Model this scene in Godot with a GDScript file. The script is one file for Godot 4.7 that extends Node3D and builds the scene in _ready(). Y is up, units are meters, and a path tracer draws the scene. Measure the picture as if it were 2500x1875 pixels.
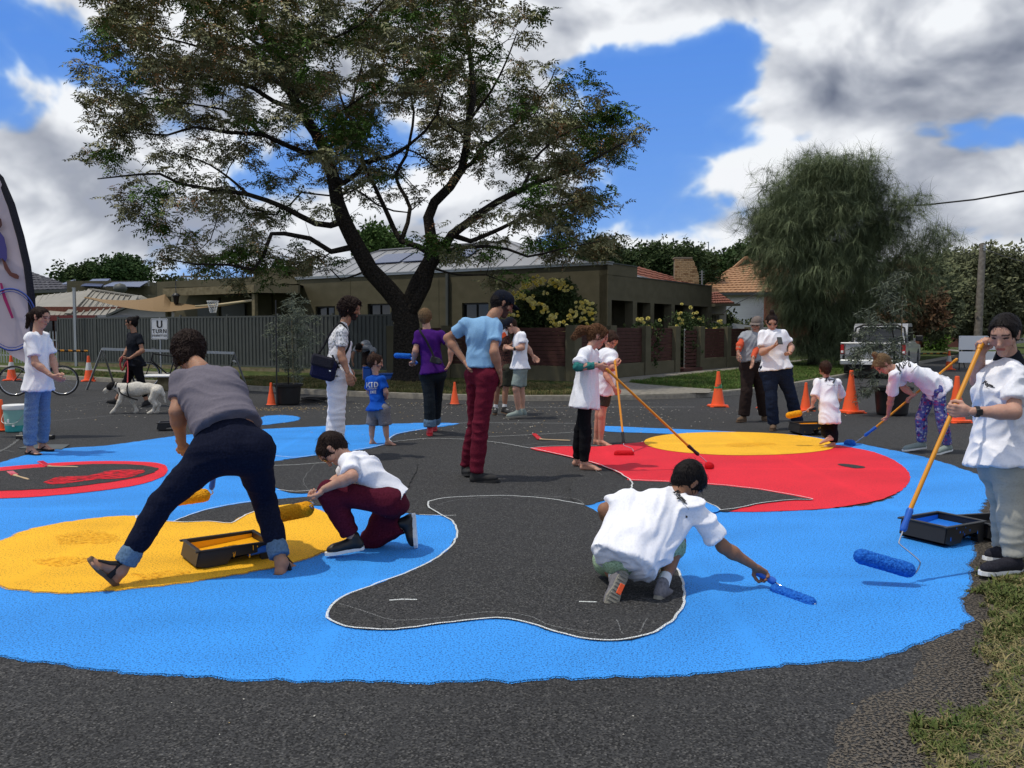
extends Node3D
# Neighbours painting a street mural at a suburban intersection. Units are metres, y up, the photographer stands at the origin looking along -z.

var M := {}
var jobs := []
var used := {}
var rng := RandomNumberGenerator.new()

func _ready() -> void:
	rng.seed = 7
	var cam := Camera3D.new()
	cam.name = "view_camera"
	add_child(cam)
	cam.position = Vector3(0,1.45,0)
	cam.rotation_degrees = Vector3(-3.535,0,0)
	cam.fov = 48.55
	cam.near = 0.05
	cam.far = 1200.0
	cam.current = true
	var we := WorldEnvironment.new()
	we.name = "world_environment"
	var env := Environment.new()
	env.background_mode = Environment.BG_SKY
	env.sky = make_sky()
	env.background_energy_multiplier = 1.15
	env.tonemap_mode = Environment.TONE_MAPPER_LINEAR
	env.tonemap_exposure = 1.0
	env.sdfgi_enabled = true
	env.ssao_enabled = true
	env.ssil_enabled = true
	we.environment = env
	add_child(we)
	var sun := DirectionalLight3D.new()
	sun.name = "sun"
	sun.light_color = Color(1.0,0.965,0.9)
	sun.light_energy = 0.86
	sun.light_angular_distance = 0.6
	sun.shadow_enabled = true
	add_child(sun)
	sun.look_at_from_position(Vector3.ZERO, -Vector3(-0.36,0.925,0.1), Vector3(0,0,1))
	make_materials()
	build_ground()
	build_mural()
	build_corner_house()
	build_far_houses()
	build_trees()
	build_street_things()
	build_truck()
	build_tools()
	build_people()
	build_dog()
	run_jobs()
	build_lettering()
	build_small_litter()

func v2(a: Array) -> PackedVector2Array:
	var o := PackedVector2Array()
	for i in range(0, a.size(),2): o.append(Vector2(a[i], a[i + 1]))
	return o

func v3(a: Array) -> PackedVector3Array:
	var o := PackedVector3Array()
	for i in range(0, a.size(),3): o.append(Vector3(a[i], a[i + 1], a[i + 2]))
	return o

func lin(r: float, g: float, b: float) -> Color:
	return Color(r, g, b).linear_to_srgb()

func mat(called: String, c: Color, rough := 0.8, spec := 0.4, metal := 0.0) -> StandardMaterial3D:
	var m := StandardMaterial3D.new()
	m.resource_name = called
	m.albedo_color = c
	m.roughness = rough
	m.metallic = metal
	m.metallic_specular = spec
	M[called] = m
	return m

func noise(sd: int, freq: float, oct := 4, type := FastNoiseLite.TYPE_SIMPLEX_SMOOTH) -> FastNoiseLite:
	var n := FastNoiseLite.new()
	n.seed = sd
	n.frequency = freq
	n.noise_type = type
	n.fractal_type = FastNoiseLite.FRACTAL_FBM if oct > 1 else FastNoiseLite.FRACTAL_NONE
	n.fractal_octaves = maxi(1, oct)
	return n

# a seamless grey image run through a colour ramp of [position, colour] stops
func ramp_tex(n: FastNoiseLite, size: int, stops: Array) -> ImageTexture:
	var src := n.get_seamless_image(size, size, false, false, 0.12, true)
	src.convert(Image.FORMAT_L8)
	var data := src.get_data()
	var lut := PackedColorArray()
	for i in 256:
		var t := i / 255.0
		var c: Color = stops[0][1]
		for k in stops.size() - 1:
			if t >= stops[k][0]:
				c = (stops[k][1] as Color).lerp(stops[k + 1][1], clampf((t - stops[k][0]) / maxf(1e-4, stops[k + 1][0] - stops[k][0]),0,1))
		lut.append(c)
	var outd := PackedByteArray()
	outd.resize(size * size * 4)
	for i in data.size():
		var c := lut[data[i]]
		outd[i * 4] = c.r8
		outd[i * 4 + 1] = c.g8
		outd[i * 4 + 2] = c.b8
		outd[i * 4 + 3] = c.a8
	return ImageTexture.create_from_image(Image.create_from_data(size, size, false, Image.FORMAT_RGBA8, outd))

func bump_tex(n: FastNoiseLite, size: int, strength: float) -> ImageTexture:
	var src := n.get_seamless_image(size, size, false, false, 0.12, true)
	src.convert(Image.FORMAT_RGBA8)
	src.bump_map_to_normal_map(strength)
	return ImageTexture.create_from_image(src)

func tri(m: StandardMaterial3D, scale: float, albedo: Texture2D = null, normal: Texture2D = null, nscale := 1.0, world := true) -> StandardMaterial3D:
	m.uv1_triplanar = true
	m.uv1_world_triplanar = world
	m.uv1_scale = Vector3.ONE * scale
	if albedo:
		m.albedo_texture = albedo
	if normal:
		m.normal_enabled = true
		m.normal_texture = normal
		m.normal_scale = nscale
	return m

# ---------------------------------------------------------------- scene nodes
func numbered(called: String) -> String:
	var k: int = used.get(called, -1) + 1
	used[called] = k
	return called if k == 0 else "%s_%03d" % [called, k]

func thing(called: String, label: String, category: String, at := Vector3.ZERO, turn := 0.0, group := "") -> Node3D:
	var o := Node3D.new()
	o.name = numbered(called)
	add_child(o)
	o.position = at
	o.rotation.y = turn
	tag(o, label, category, group)
	return o

func tag(o: Node, label: String, category: String, group := "", kind := "") -> void:
	if label: o.set_meta("label", label)
	if category: o.set_meta("category", category)
	if group: o.set_meta("group", group)
	if kind: o.set_meta("kind", kind)

func place(called: String, mesh: Mesh, m: Material, parent: Node = null, world := false) -> MeshInstance3D:
	var o := MeshInstance3D.new()
	if parent == null:
		o.name = numbered(called)
		add_child(o)
	else:
		o.name = called
		parent.add_child(o, true)
		if world:
			o.transform = to_parent(parent)
	o.mesh = mesh
	o.material_override = m
	return o

func to_parent(parent: Node) -> Transform3D:
	var t := Transform3D.IDENTITY
	var n: Node = parent
	while n is Node3D and n != self:
		t = (n as Node3D).transform * t
		n = n.get_parent()
	return t.affine_inverse()

# world-space shape collected in a builder, committed as a part of parent
func part(called: String, b: MB, m: Material, parent: Node = null) -> MeshInstance3D:
	return place(called, b.commit(), m, parent, true)

func local(called: String, b: MB, m: Material, parent: Node) -> MeshInstance3D:
	return place(called, b.commit(), m, parent, false)

func structure(called: String, b: MB, m: Material, label := "", parent: Node = null) -> MeshInstance3D:
	var o := place(called, b.commit(), m, parent, parent != null)
	if parent == null:
		o.set_meta("kind", "structure")
		if label: o.set_meta("label", label)
	return o

func copy_of(o: Node3D, at: Vector3, turn := 0.0, label := "") -> Node3D:
	var c: Node3D = o.duplicate()
	var base := String(o.name)
	if base.length() > 4 and base.substr(base.length() - 3).is_valid_int():
		base = base.substr(0, base.length() - 4)
	c.name = numbered(base)
	add_child(c)
	c.position = at
	c.rotation.y = turn
	if label: c.set_meta("label", label)
	return c

func r2(a: float, b: float) -> float:
	return rng.randf_range(a, b)

func rvec() -> Vector3:
	return Vector3(rng.randfn(), rng.randfn(), rng.randfn()).normalized()

# ---------------------------------------------------------------- mesh builder
class MB:
	var v := PackedVector3Array()
	var c := PackedColorArray()
	var uv := PackedVector2Array()
	var ix := PackedInt32Array()
	var col := Color(1,1,1)
	var has_col := false

	func tint(k: Color) -> MB:
		col = k
		has_col = true
		return self

	func p(a: Vector3) -> int:
		v.append(a)
		c.append(col)
		return v.size() - 1

	func t(a: int, b: int, d: int) -> void:
		ix.append(a)
		ix.append(b)
		ix.append(d)

	func q(a: Vector3, b: Vector3, d: Vector3, e: Vector3) -> void:
		var i := p(a)
		p(b)
		p(d)
		p(e)
		t(i, i + 1, i + 2)
		t(i, i + 2, i + 3)

	func f3(a: Vector3, b: Vector3, d: Vector3) -> void:
		var i := p(a)
		p(b)
		p(d)
		t(i, i + 1, i + 2)

	# a convex face with its corners counter-clockwise from outside
	func face(pts: Array) -> void:
		var i := v.size()
		for x in pts: p(x)
		for k in range(1, pts.size() - 1): t(i, i + k, i + k + 1)

	func box(o: Vector3, s: Vector3, b := Basis.IDENTITY) -> MB:
		var h := s * 0.5
		var k := []
		for i in 8:
			k.append(o + b * Vector3(h.x if i & 1 else -h.x, h.y if i & 2 else -h.y, h.z if i & 4 else -h.z))
		for f in [[1,3,7,5],[0,4,6,2],[2,6,7,3],[0,1,5,4],[4,5,7,6],[0,2,3,1]]:
			q(k[f[0]], k[f[1]], k[f[2]], k[f[3]])
		return self

	# a box with chamfered edges
	func cbox(o: Vector3, s: Vector3, e := 0.01, b := Basis.IDENTITY) -> MB:
		var h := s * 0.5
		var n := h - Vector3.ONE * minf(e, minf(h.x, minf(h.y, h.z)) * 0.9)
		var pt := func(x: float, y: float, z: float) -> Vector3: return o + b * Vector3(x, y, z)
		for sgn in [1.0,-1.0]:
			var r: float = sgn
			var fx := [pt.call(r * h.x, -n.y, -n.z), pt.call(r * h.x, n.y, -n.z), pt.call(r * h.x, n.y, n.z), pt.call(r * h.x, -n.y, n.z)]
			var fy := [pt.call(-n.x, r * h.y, -n.z), pt.call(-n.x, r * h.y, n.z), pt.call(n.x, r * h.y, n.z), pt.call(n.x, r * h.y, -n.z)]
			var fz := [pt.call(-n.x, -n.y, r * h.z), pt.call(n.x, -n.y, r * h.z), pt.call(n.x, n.y, r * h.z), pt.call(-n.x, n.y, r * h.z)]
			for f in [fx, fy, fz]:
				if r < 0: f.reverse()
				q(f[0], f[1], f[2], f[3])
		for sx in [1.0,-1.0]:
			for sy in [1.0,-1.0]:
				var ex := [pt.call(sx * h.x, sy * n.y, -n.z), pt.call(sx * n.x, sy * h.y, -n.z), pt.call(sx * n.x, sy * h.y, n.z), pt.call(sx * h.x, sy * n.y, n.z)]
				var ey := [pt.call(sx * h.x, -n.y, sy * n.z), pt.call(sx * h.x, n.y, sy * n.z), pt.call(sx * n.x, n.y, sy * h.z), pt.call(sx * n.x, -n.y, sy * h.z)]
				var ez := [pt.call(-n.x, sx * h.y, sy * n.z), pt.call(-n.x, sx * n.y, sy * h.z), pt.call(n.x, sx * n.y, sy * h.z), pt.call(n.x, sx * h.y, sy * n.z)]
				for f in [ex, ey, ez]:
					if sx * sy < 0: f.reverse()
					q(f[0], f[1], f[2], f[3])
				for sz in [1.0,-1.0]:
					var w := [pt.call(sx * h.x, sy * n.y, sz * n.z), pt.call(sx * n.x, sy * h.y, sz * n.z), pt.call(sx * n.x, sy * n.y, sz * h.z)]
					if sx * sy * sz < 0: w.reverse()
					f3(w[0], w[1], w[2])
		return self

	func beam(a: Vector3, b: Vector3, w: float, h: float, up := Vector3.UP, e := 0.0) -> MB:
		var z := (b - a).normalized()
		if absf(z.dot(up)) > 0.98: up = Vector3(0,0,1) if absf(z.z) < 0.9 else Vector3.RIGHT
		var x := up.cross(z).normalized()
		var y := z.cross(x)
		var s := Vector3(w, h, (b - a).length())
		if e > 0.0: return cbox((a + b) * 0.5, s, e, Basis(x, y, z))
		return box((a + b) * 0.5, s, Basis(x, y, z))

	func tube(pts: PackedVector3Array, rad: PackedFloat32Array, sides := 8, caps := true, flat := 1.0, flat_up := Vector3.ZERO) -> MB:
		var n := pts.size()
		if n < 2: return self
		var d0 := (pts[1] - pts[0]).normalized()
		var a := d0.cross(Vector3.UP)
		if flat_up != Vector3.ZERO: a = flat_up - d0 * flat_up.dot(d0)
		if a.length() < 0.05: a = d0.cross(Vector3.RIGHT)
		a = a.normalized()
		var first := v.size()
		for i in n:
			var d := (pts[mini(i + 1, n - 1)] - pts[maxi(i - 1,0)]).normalized()
			a = (a - d * a.dot(d)).normalized()
			var b := d.cross(a)
			var r := rad[i] if i < rad.size() else rad[rad.size() - 1]
			for j in sides:
				var th := TAU * j / sides
				p(pts[i] + (a * (cos(th) * flat) + b * sin(th)) * r)
		for i in n - 1:
			for j in sides:
				var k := (j + 1) % sides
				var A := first + i * sides
				t(A + j, A + k, A + sides + k)
				t(A + j, A + sides + k, A + sides + j)
		if caps:
			for e in 2:
				var r0 := first + (0 if e == 0 else (n - 1) * sides)
				var ids := v.size()
				for j in sides: p(v[r0 + j])
				for j in range(1, sides - 1):
					if e == 1: t(ids, ids + j, ids + j + 1)
					else: t(ids, ids + j + 1, ids + j)
		return self

	# profile of Vector2(radius, height) turned about an axis
	func lathe(o: Vector3, prof: Array, segs := 20, b := Basis.IDENTITY, hard := false) -> MB:
		for i in prof.size() - 1:
			pass
		var rings := []
		for i in prof.size():
			var r0 := v.size()
			for dup in (2 if hard and i > 0 and i < prof.size() - 1 else 1):
				for j in segs:
					var th := TAU * j / segs
					p(o + b * Vector3(prof[i].x * cos(th), prof[i].y, -prof[i].x * sin(th)))
			rings.append([r0, v.size() - segs])
		for i in prof.size() - 1:
			for j in segs:
				var k := (j + 1) % segs
				var A: int = rings[i][1]
				var B: int = rings[i + 1][0]
				t(A + j, A + k, B + k)
				t(A + j, B + k, B + j)
		return self

	# flat sheet facing up; polygon is (x, z)
	func sheet(poly: PackedVector2Array, y: float) -> MB:
		var tr := Geometry2D.triangulate_polygon(poly)
		var i := v.size()
		for k in poly: p(Vector3(k.x, y, k.y))
		for k in range(0, tr.size(),3):
			var a := poly[tr[k]]
			var b := poly[tr[k + 1]]
			var d := poly[tr[k + 2]]
			if (b - a).cross(d - a) > 0.0: t(i + tr[k], i + tr[k + 2], i + tr[k + 1])
			else: t(i + tr[k], i + tr[k + 1], i + tr[k + 2])
		return self

	# polygon in the plane of the basis' x and y, extruded along z from z0 to z1
	func prism(poly: PackedVector2Array, z0: float, z1: float, o := Vector3.ZERO, b := Basis.IDENTITY) -> MB:
		if Geometry2D.is_polygon_clockwise(poly) == false:
			pass
		var area := 0.0
		for i in poly.size(): area += poly[i].cross(poly[(i + 1) % poly.size()])
		var pl := poly.duplicate()
		if area < 0.0: pl.reverse()
		var tr := Geometry2D.triangulate_polygon(pl)
		for e in 2:
			var z := z1 if e == 0 else z0
			var i := v.size()
			for k in pl: p(o + b * Vector3(k.x, k.y, z))
			for k in range(0, tr.size(),3):
				var A := tr[k]
				var B := tr[k + 1]
				var D := tr[k + 2]
				var ccw := (pl[B] - pl[A]).cross(pl[D] - pl[A]) > 0.0
				if ccw == (e == 0): t(i + A, i + B, i + D)
				else: t(i + A, i + D, i + B)
		for k in pl.size():
			var a := pl[k]
			var d := pl[(k + 1) % pl.size()]
			q(o + b * Vector3(a.x, a.y, z0), o + b * Vector3(d.x, d.y, z0), o + b * Vector3(d.x, d.y, z1), o + b * Vector3(a.x, a.y, z1))
		return self

	func normals() -> PackedVector3Array:
		var nn := PackedVector3Array()
		nn.resize(v.size())
		for k in range(0, ix.size(),3):
			var a := ix[k]
			var b := ix[k + 1]
			var d := ix[k + 2]
			var f := (v[b] - v[a]).cross(v[d] - v[a])
			nn[a] += f
			nn[b] += f
			nn[d] += f
		for k in nn.size():
			nn[k] = nn[k].normalized() if nn[k].length_squared() > 1e-20 else Vector3.UP
		return nn

	func commit() -> ArrayMesh:
		var a := []
		a.resize(Mesh.ARRAY_MAX)
		a[Mesh.ARRAY_VERTEX] = v
		a[Mesh.ARRAY_NORMAL] = normals()
		if has_col: a[Mesh.ARRAY_COLOR] = c
		if uv.size() == v.size() and uv.size() > 0: a[Mesh.ARRAY_TEX_UV] = uv
		var w := PackedInt32Array()
		w.resize(ix.size())
		for k in range(0, ix.size(),3):
			w[k] = ix[k]
			w[k + 1] = ix[k + 2]
			w[k + 2] = ix[k + 1]
		a[Mesh.ARRAY_INDEX] = w
		var m := ArrayMesh.new()
		m.add_surface_from_arrays(Mesh.PRIMITIVE_TRIANGLES, a)
		return m

func mb(k: Variant = null) -> MB:
	var b := MB.new()
	if k is Color: b.tint(k)
	return b

# ---------------------------------------------------------------- sky: broken cumulus over blue
func cloud_rows(y0: int, y1: int, x0: int, x1: int, W: int, Hh: int) -> PackedByteArray:
	# blue gaps and grey undersides, as [azimuth, elevation, half width, half height, amount] in degrees
	var gaps := [[-30.5,16.8,5.5,3.2,1.15],[-32.0,12.4,4.5,1.3,.7],[-25.5,15.6,2.6,1.6,.6],[-30.0,21.0,4.0,1.2,.45],[6.5,17.0,4.0,2.0,.9],[10.5,15.0,5.0,2.8,1.15],[13.6,17.0,3.2,2.6,.9],[8.5,11.2,3.6,3.2,1.1],[9.5,7.4,3.4,1.6,.8],[16.5,11.9,4.0,.9,.7],[14.5,8.2,3.0,1.2,.4],
		[31.0,11.2,4.0,.9,.8],[24.0,12.0,4.0,.6,.4],[14.0,5.8,4.0,.7,.4],[-9.0,11.5,5.0,3.0,.8],[-17.0,9.6,3.0,1.8,.75],[-18.5,3.7,3.0,.7,.5],[0.5,6.0,4.0,2.0,.4]]
	var masses := [[20.0,20.5,16.0,2.2,.4],[24.0,16.0,11.0,2.6,.6],[18.0,9.5,4.5,1.8,.6],[27.0,8.4,7.0,2.4,.6],[3.0,20.5,9.0,1.6,.5],[-29.0,9.4,7.0,2.2,.6],[-24.0,19.0,4.0,2.4,.5],[-16.0,7.0,9.0,2.0,.4]]
	var greys := [[29.0,16.2,9.0,2.6,.55],[20.0,14.8,6.0,2.0,.40],[23.0,20.8,9.0,1.2,.34],[5.0,19.6,6.0,1.2,.26],[-27.0,7.2,8.0,1.0,.36],[-18.0,5.6,9.0,.7,.3],[27.0,6.2,8.0,1.0,.32],[13.5,4.4,5.0,.9,.3],[-24.5,18.0,2.4,1.4,.14],[33.0,4.0,6.0,1.5,.3]]
	var n1 := noise(11,2.4,6)
	var n2 := noise(23,6.0,5)
	var n3 := noise(37,1.15,3)
	var outd := PackedByteArray()
	outd.resize((y1 - y0) * (x1 - x0) * 3)
	var o := 0
	for y in range(y0, y1):
		var el := 90.0 - 180.0 * (y + 0.5) / Hh
		var er := deg_to_rad(maxf(el, -2.0))
		for x in range(x0, x1):
			var az := wrapf(360.0 * (x + 0.5) / W, -180.0,180.0)
			var ar := deg_to_rad(az)
			var d := Vector3(sin(ar) * cos(er), sin(er) * 1.7,-cos(ar) * cos(er)) * 2.0
			# flatten towards the horizon, where clouds crowd together
			var squeeze := 1.0 + 0.7 * exp(-maxf(el, 0.0) / 7.0)
			d.y *= squeeze
			var warp := n3.get_noise_3dv(d)
			var q := d + Vector3(warp, warp * 0.5,-warp) * 0.2
			var a := n1.get_noise_3dv(q)
			var fine := n2.get_noise_3dv(q)
			var up := n1.get_noise_3dv(q + Vector3(-0.05,0.16,0.0))
			var gap := 0.0
			var grey := 0.0
			if absf(az) < 50.0 and el < 40.0:
				for s in [[gaps, 0],[masses, 1],[greys, 2]]:
					for k in s[0]:
						var u: float = (az - k[0]) / k[2]
						var w: float = (el - k[1]) / k[3]
						var e := u * u + w * w
						if e > 6.0: continue
						var g: float = k[4] * exp(-e)
						if s[1] == 2: grey += g
						else: gap += g if s[1] == 0 else -g
			# away from the street the same broken cover goes on
			var off := smoothstep(33.0,50.0, absf(az)) + smoothstep(26.0,36.0, el)
			if off > 0.0:
				gap += minf(off, 1.0) * smoothstep(0.05,0.35, warp) * 0.8
				grey += minf(off, 1.0) * smoothstep(0.0,0.4,-warp) * 0.18
			# billows: rounded lumps on a broad cover
			var cover := 0.52 + a * 0.85 + (0.26 - absf(fine)) * 0.55 - gap * 0.95
			var alpha := smoothstep(-0.10,0.36, cover) * 0.88 + 0.12 * smoothstep(-0.5,0.2, cover)
			var thick := smoothstep(0.3,1.0, cover)
			# tops catch the sun, undersides and thick hearts go grey
			var lit := clampf(0.92 + (a - up) * 0.8 - absf(fine) * 0.16 - thick * 0.14 - grey * 0.9,0.0,1.0)
			var cl := Color(0.40,0.43,0.50).lerp(Color(0.905,0.915,0.93), lit)
			var t := clampf(el / 26.0,0.0,1.0)
			var sk := Color(0.56,0.72,0.92).lerp(Color(0.28,0.49,0.83), pow(t, 0.6))
			var c := sk.lerp(cl, alpha)
			c = c.lerp(Color(0.72,0.76,0.82),0.45 * exp(-maxf(el, 0.0) / 2.6))
			outd[o] = int(clampf(c.r, 0,1) * 255)
			outd[o + 1] = int(clampf(c.g, 0,1) * 255)
			outd[o + 2] = int(clampf(c.b, 0,1) * 255)
			o += 3
	return outd

func make_sky() -> Sky:
	var W := 4096
	var Hh := 2048
	# the whole dome coarsely, then the stretch above the street again in full detail
	var img := Image.create(512,256, false, Image.FORMAT_RGB8)
	img.fill(Color(0.30,0.29,0.28))
	img.blit_rect(Image.create_from_data(512,136, false, Image.FORMAT_RGB8, cloud_rows(0,136,0,512,512,256)), Rect2i(0,0,512,136), Vector2i.ZERO)
	img.resize(W, Hh, Image.INTERPOLATE_CUBIC)
	for x0 in [0, W - 410]:
		img.blit_rect(Image.create_from_data(410,332, false, Image.FORMAT_RGB8, cloud_rows(728,1060, x0, x0 + 410, W, Hh)), Rect2i(0,0,410,332), Vector2i(x0,728))
	var pm := PanoramaSkyMaterial.new()
	pm.panorama = ImageTexture.create_from_image(img)
	pm.filter = true
	var s := Sky.new()
	s.sky_material = pm
	return s

# ---------------------------------------------------------------- materials
func make_materials() -> void:
	var gw := func(a: float) -> Color: return Color(a, a, a)
	# bitumen with a chip seal: dark binder, paler stones
	var grit := noise(3,0.14,3, FastNoiseLite.TYPE_SIMPLEX)
	grit.fractal_gain = 0.75
	var stones := noise(4,.13,1, FastNoiseLite.TYPE_CELLULAR)
	stones.cellular_return_type = FastNoiseLite.RETURN_CELL_VALUE
	stones.cellular_jitter = 1.0
	var grit_tex := ramp_tex(stones, 1024,[[0.0, gw.call(.36)],[.25, gw.call(.50)],[.55, gw.call(.61)],[.8, gw.call(.71)],[.94, Color(.80,.79,.76)],[1.0, Color(1,.99,.97)]])
	var grit_bump := bump_tex(grit, 1024,3.0)
	var m := tri(mat("asphalt", lin(.122,.124,.129),.93,.3),1.05, grit_tex, grit_bump, .22)
	m.vertex_color_use_as_albedo = true
	# house paint rolled onto that bitumen: stones stand out, pits stay unpainted
	var pits := noise(5,.12,4, FastNoiseLite.TYPE_SIMPLEX)
	pits.fractal_gain = .8
	for k in [["paint_blue", lin(.040,.285,.78), lin(.02,.10,.32)],["paint_yellow", lin(.90,.475,.022), lin(.5,.24,.02)],["paint_red", lin(.74,.022,.040), lin(.34,.014,.02)]]:
		var c: Color = k[1]
		var d: Color = k[2]
		var speck := ramp_tex(pits, 1024,[[0.0, d.lerp(Color(.1,.1,.11),.8)],[.27, d.lerp(Color(.1,.1,.11),.3)],[.31, d],[.33, c.darkened(.04)],[.40, c],[1.0, c.lightened(.02)]])
		tri(mat(k[0], Color.WHITE, .74,.3),.5, speck, grit_bump, .14).vertex_color_use_as_albedo = true
		# the ragged rim, where paint only caught the tops of the stones
		var rag := tri(mat(k[0] + "_rim", Color.WHITE, .8,.3),1.3, ramp_tex(pits, 512,[[0, Color(c, 0.0)],[.50, Color(c, 0.0)],[.51, c.darkened(.06)],[1, c]]))
		rag.transparency = BaseMaterial3D.TRANSPARENCY_ALPHA_SCISSOR
		rag.alpha_scissor_threshold = .5
	var scf := tri(mat("scuff", Color.WHITE, .85,.2),1.2, ramp_tex(noise(81,.06,4),512,[[0, Color(.5,.4,.1,0)],[.62, Color(.5,.4,.1,0)],[.63, lin(.78,.41,.025)],[1, lin(.66,.35,.03)]]))
	scf.uv1_scale = Vector3(.7,1,2.4)
	scf.transparency = BaseMaterial3D.TRANSPARENCY_ALPHA_SCISSOR
	scf.alpha_scissor_threshold = .5
	var dn := noise(77,.15,4, FastNoiseLite.TYPE_SIMPLEX)
	dn.fractal_gain = .7
	var df := tri(mat("dirt_rim", Color.WHITE, .95,.2),.6, ramp_tex(dn, 512,[[0, Color(lin(.08,.07,.06),0.0)],[.5, Color(lin(.08,.07,.06),0.0)],[.51, lin(.085,.076,.066)],[1, lin(.17,.145,.11)]]))
	df.transparency = BaseMaterial3D.TRANSPARENCY_ALPHA_SCISSOR
	df.alpha_scissor_threshold = .5
	var chalkn := noise(8,.09,3)
	var chalk := tri(mat("chalk", Color.WHITE, .95,.2),2.6, ramp_tex(chalkn, 512,[[0, Color(.8,.82,.82,0)],[.36, Color(.8,.82,.82,0)],[.40, Color(.80,.82,.82,1)],[1, Color(.86,.87,.87,1)]]))
	chalk.transparency = BaseMaterial3D.TRANSPARENCY_ALPHA_SCISSOR
	chalk.alpha_scissor_threshold = .5
	chalk = tri(mat("chalk_faint", Color.WHITE, .95,.2),2.6, ramp_tex(chalkn, 512,[[0, Color(.5,.5,.5,0)],[.52, Color(.5,.5,.5,0)],[.56, Color(.52,.53,.53,1)],[1, Color(.62,.63,.63,1)]]))
	chalk.transparency = BaseMaterial3D.TRANSPARENCY_ALPHA_SCISSOR
	chalk.alpha_scissor_threshold = .5
	var smear := tri(mat("red_smear", Color.WHITE, .8,.3),.9, ramp_tex(noise(14,.03,4),512,[[0, Color(.8,.1,.15,0)],[.42, Color(.8,.1,.15,0)],[.46, Color(.78,.12,.17,1)],[1, Color(.88,.16,.22,1)]]))
	smear.uv1_scale = Vector3(.5,1,2.6)
	smear.transparency = BaseMaterial3D.TRANSPARENCY_ALPHA_SCISSOR
	smear.alpha_scissor_threshold = .5
	var worn := tri(mat("dirt", Color.WHITE, .95,.2),.6, ramp_tex(noise(15,.03,5),512,[[0, lin(.05,.046,.042)],[.4, lin(.085,.076,.066)],[.6, lin(.13,.112,.09)],[1, lin(.21,.175,.13)]]), grit_bump, .4)
	worn = tri(mat("lawn_soil", Color.WHITE, .95,.2),.35, ramp_tex(noise(16,.02,5),512,[[0, lin(.022,.035,.012)],[.45, lin(.045,.070,.02)],[.62, lin(.075,.095,.03)],[1, lin(.16,.13,.06)]]), grit_bump, 1.0)
	worn = tri(mat("concrete", Color.WHITE, .9,.3),.45, ramp_tex(noise(17,.03,5),512,[[0, lin(.13,.12,.10)],[.45, lin(.20,.185,.155)],[1, lin(.29,.27,.23)]]), grit_bump, .35)
	var render_n := noise(18,.012,5)
	tri(mat("olive_render", Color.WHITE, .92,.2),.3, ramp_tex(render_n, 512,[[0, lin(.088,.080,.052)],[.5, lin(.108,.098,.064)],[1, lin(.128,.116,.078)]]), grit_bump, .3)
	var woodn := noise(19,.02,4)
	tri(mat("merbau", Color.WHITE, .7,.35),.8, ramp_tex(woodn, 256,[[0, lin(.038,.014,.011)],[.5, lin(.058,.022,.018)],[1, lin(.085,.034,.027)]]))
	tri(mat("old_timber", Color.WHITE, .85,.3),.8, ramp_tex(woodn, 256,[[0, lin(.12,.10,.06)],[.5, lin(.20,.17,.10)],[1, lin(.27,.23,.15)]]))
	tri(mat("grey_timber", Color.WHITE, .9,.2),.8, ramp_tex(woodn, 256,[[0, lin(.13,.115,.10)],[.5, lin(.20,.18,.155)],[1, lin(.28,.26,.23)]]))
	tri(mat("steel_fence", Color.WHITE, .55,.4),.4, ramp_tex(woodn, 256,[[0, lin(.060,.066,.062)],[.5, lin(.068,.075,.07)],[1, lin(.08,.087,.082)]]))
	tri(mat("roof_iron", Color.WHITE, .45,.5),.2, ramp_tex(render_n, 256,[[0, lin(.20,.205,.21)],[.5, lin(.23,.235,.245)],[1, lin(.27,.275,.285)]]))
	tri(mat("roof_beige", Color.WHITE, .6,.4),.2, ramp_tex(render_n, 256,[[0, lin(.20,.19,.16)],[1, lin(.27,.255,.215)]]))
	tri(mat("roof_slate", Color.WHITE, .8,.3),.6, ramp_tex(woodn, 256,[[0, lin(.045,.045,.055)],[1, lin(.10,.10,.115)]]))
	tri(mat("terracotta", Color.WHITE, .85,.3),.7, ramp_tex(woodn, 256,[[0, lin(.27,.145,.078)],[.5, lin(.34,.19,.10)],[1, lin(.42,.25,.14)]]))
	tri(mat("weatherboard", Color.WHITE, .6,.4),.7, ramp_tex(woodn, 256,[[0, lin(.70,.72,.70)],[1, lin(.78,.80,.78)]]))
	tri(mat("cream_brick", Color.WHITE, .9,.2),1.5, ramp_tex(woodn, 256,[[0, lin(.30,.20,.10)],[.5, lin(.44,.31,.17)],[1, lin(.52,.39,.23)]]))
	tri(mat("cream_brick_dark", Color.WHITE, .9,.2),1.5, ramp_tex(woodn, 256,[[0, lin(.20,.12,.06)],[1, lin(.36,.24,.13)]]))
	mat("mortar", lin(.20,.17,.13),.95,.2)
	tri(mat("red_brick", Color.WHITE, .9,.2),1.5, ramp_tex(woodn, 256,[[0, lin(.12,.05,.035)],[1, lin(.25,.10,.07)]]))
	tri(mat("bark", Color.WHITE, .95,.15),.9, ramp_tex(noise(20,.03,5),512,[[0, lin(.010,.009,.008)],[.5, lin(.030,.026,.022)],[1, lin(.075,.064,.054)]]), bump_tex(noise(21,.03,4),512,14.0),1.6)
	for k in [["leaf", .75],["leaf_far", .8],["needle", .8],["grass_blade", .85],["petal", .7]]:
		m = mat(k[0], Color.WHITE, k[1],.3)
		m.vertex_color_use_as_albedo = true
		m.backlight = Color(.68,.74,.42) if k[0] != "petal" else Color(.3,.3,.1)
		m.cull_mode = BaseMaterial3D.CULL_DISABLED
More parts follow.
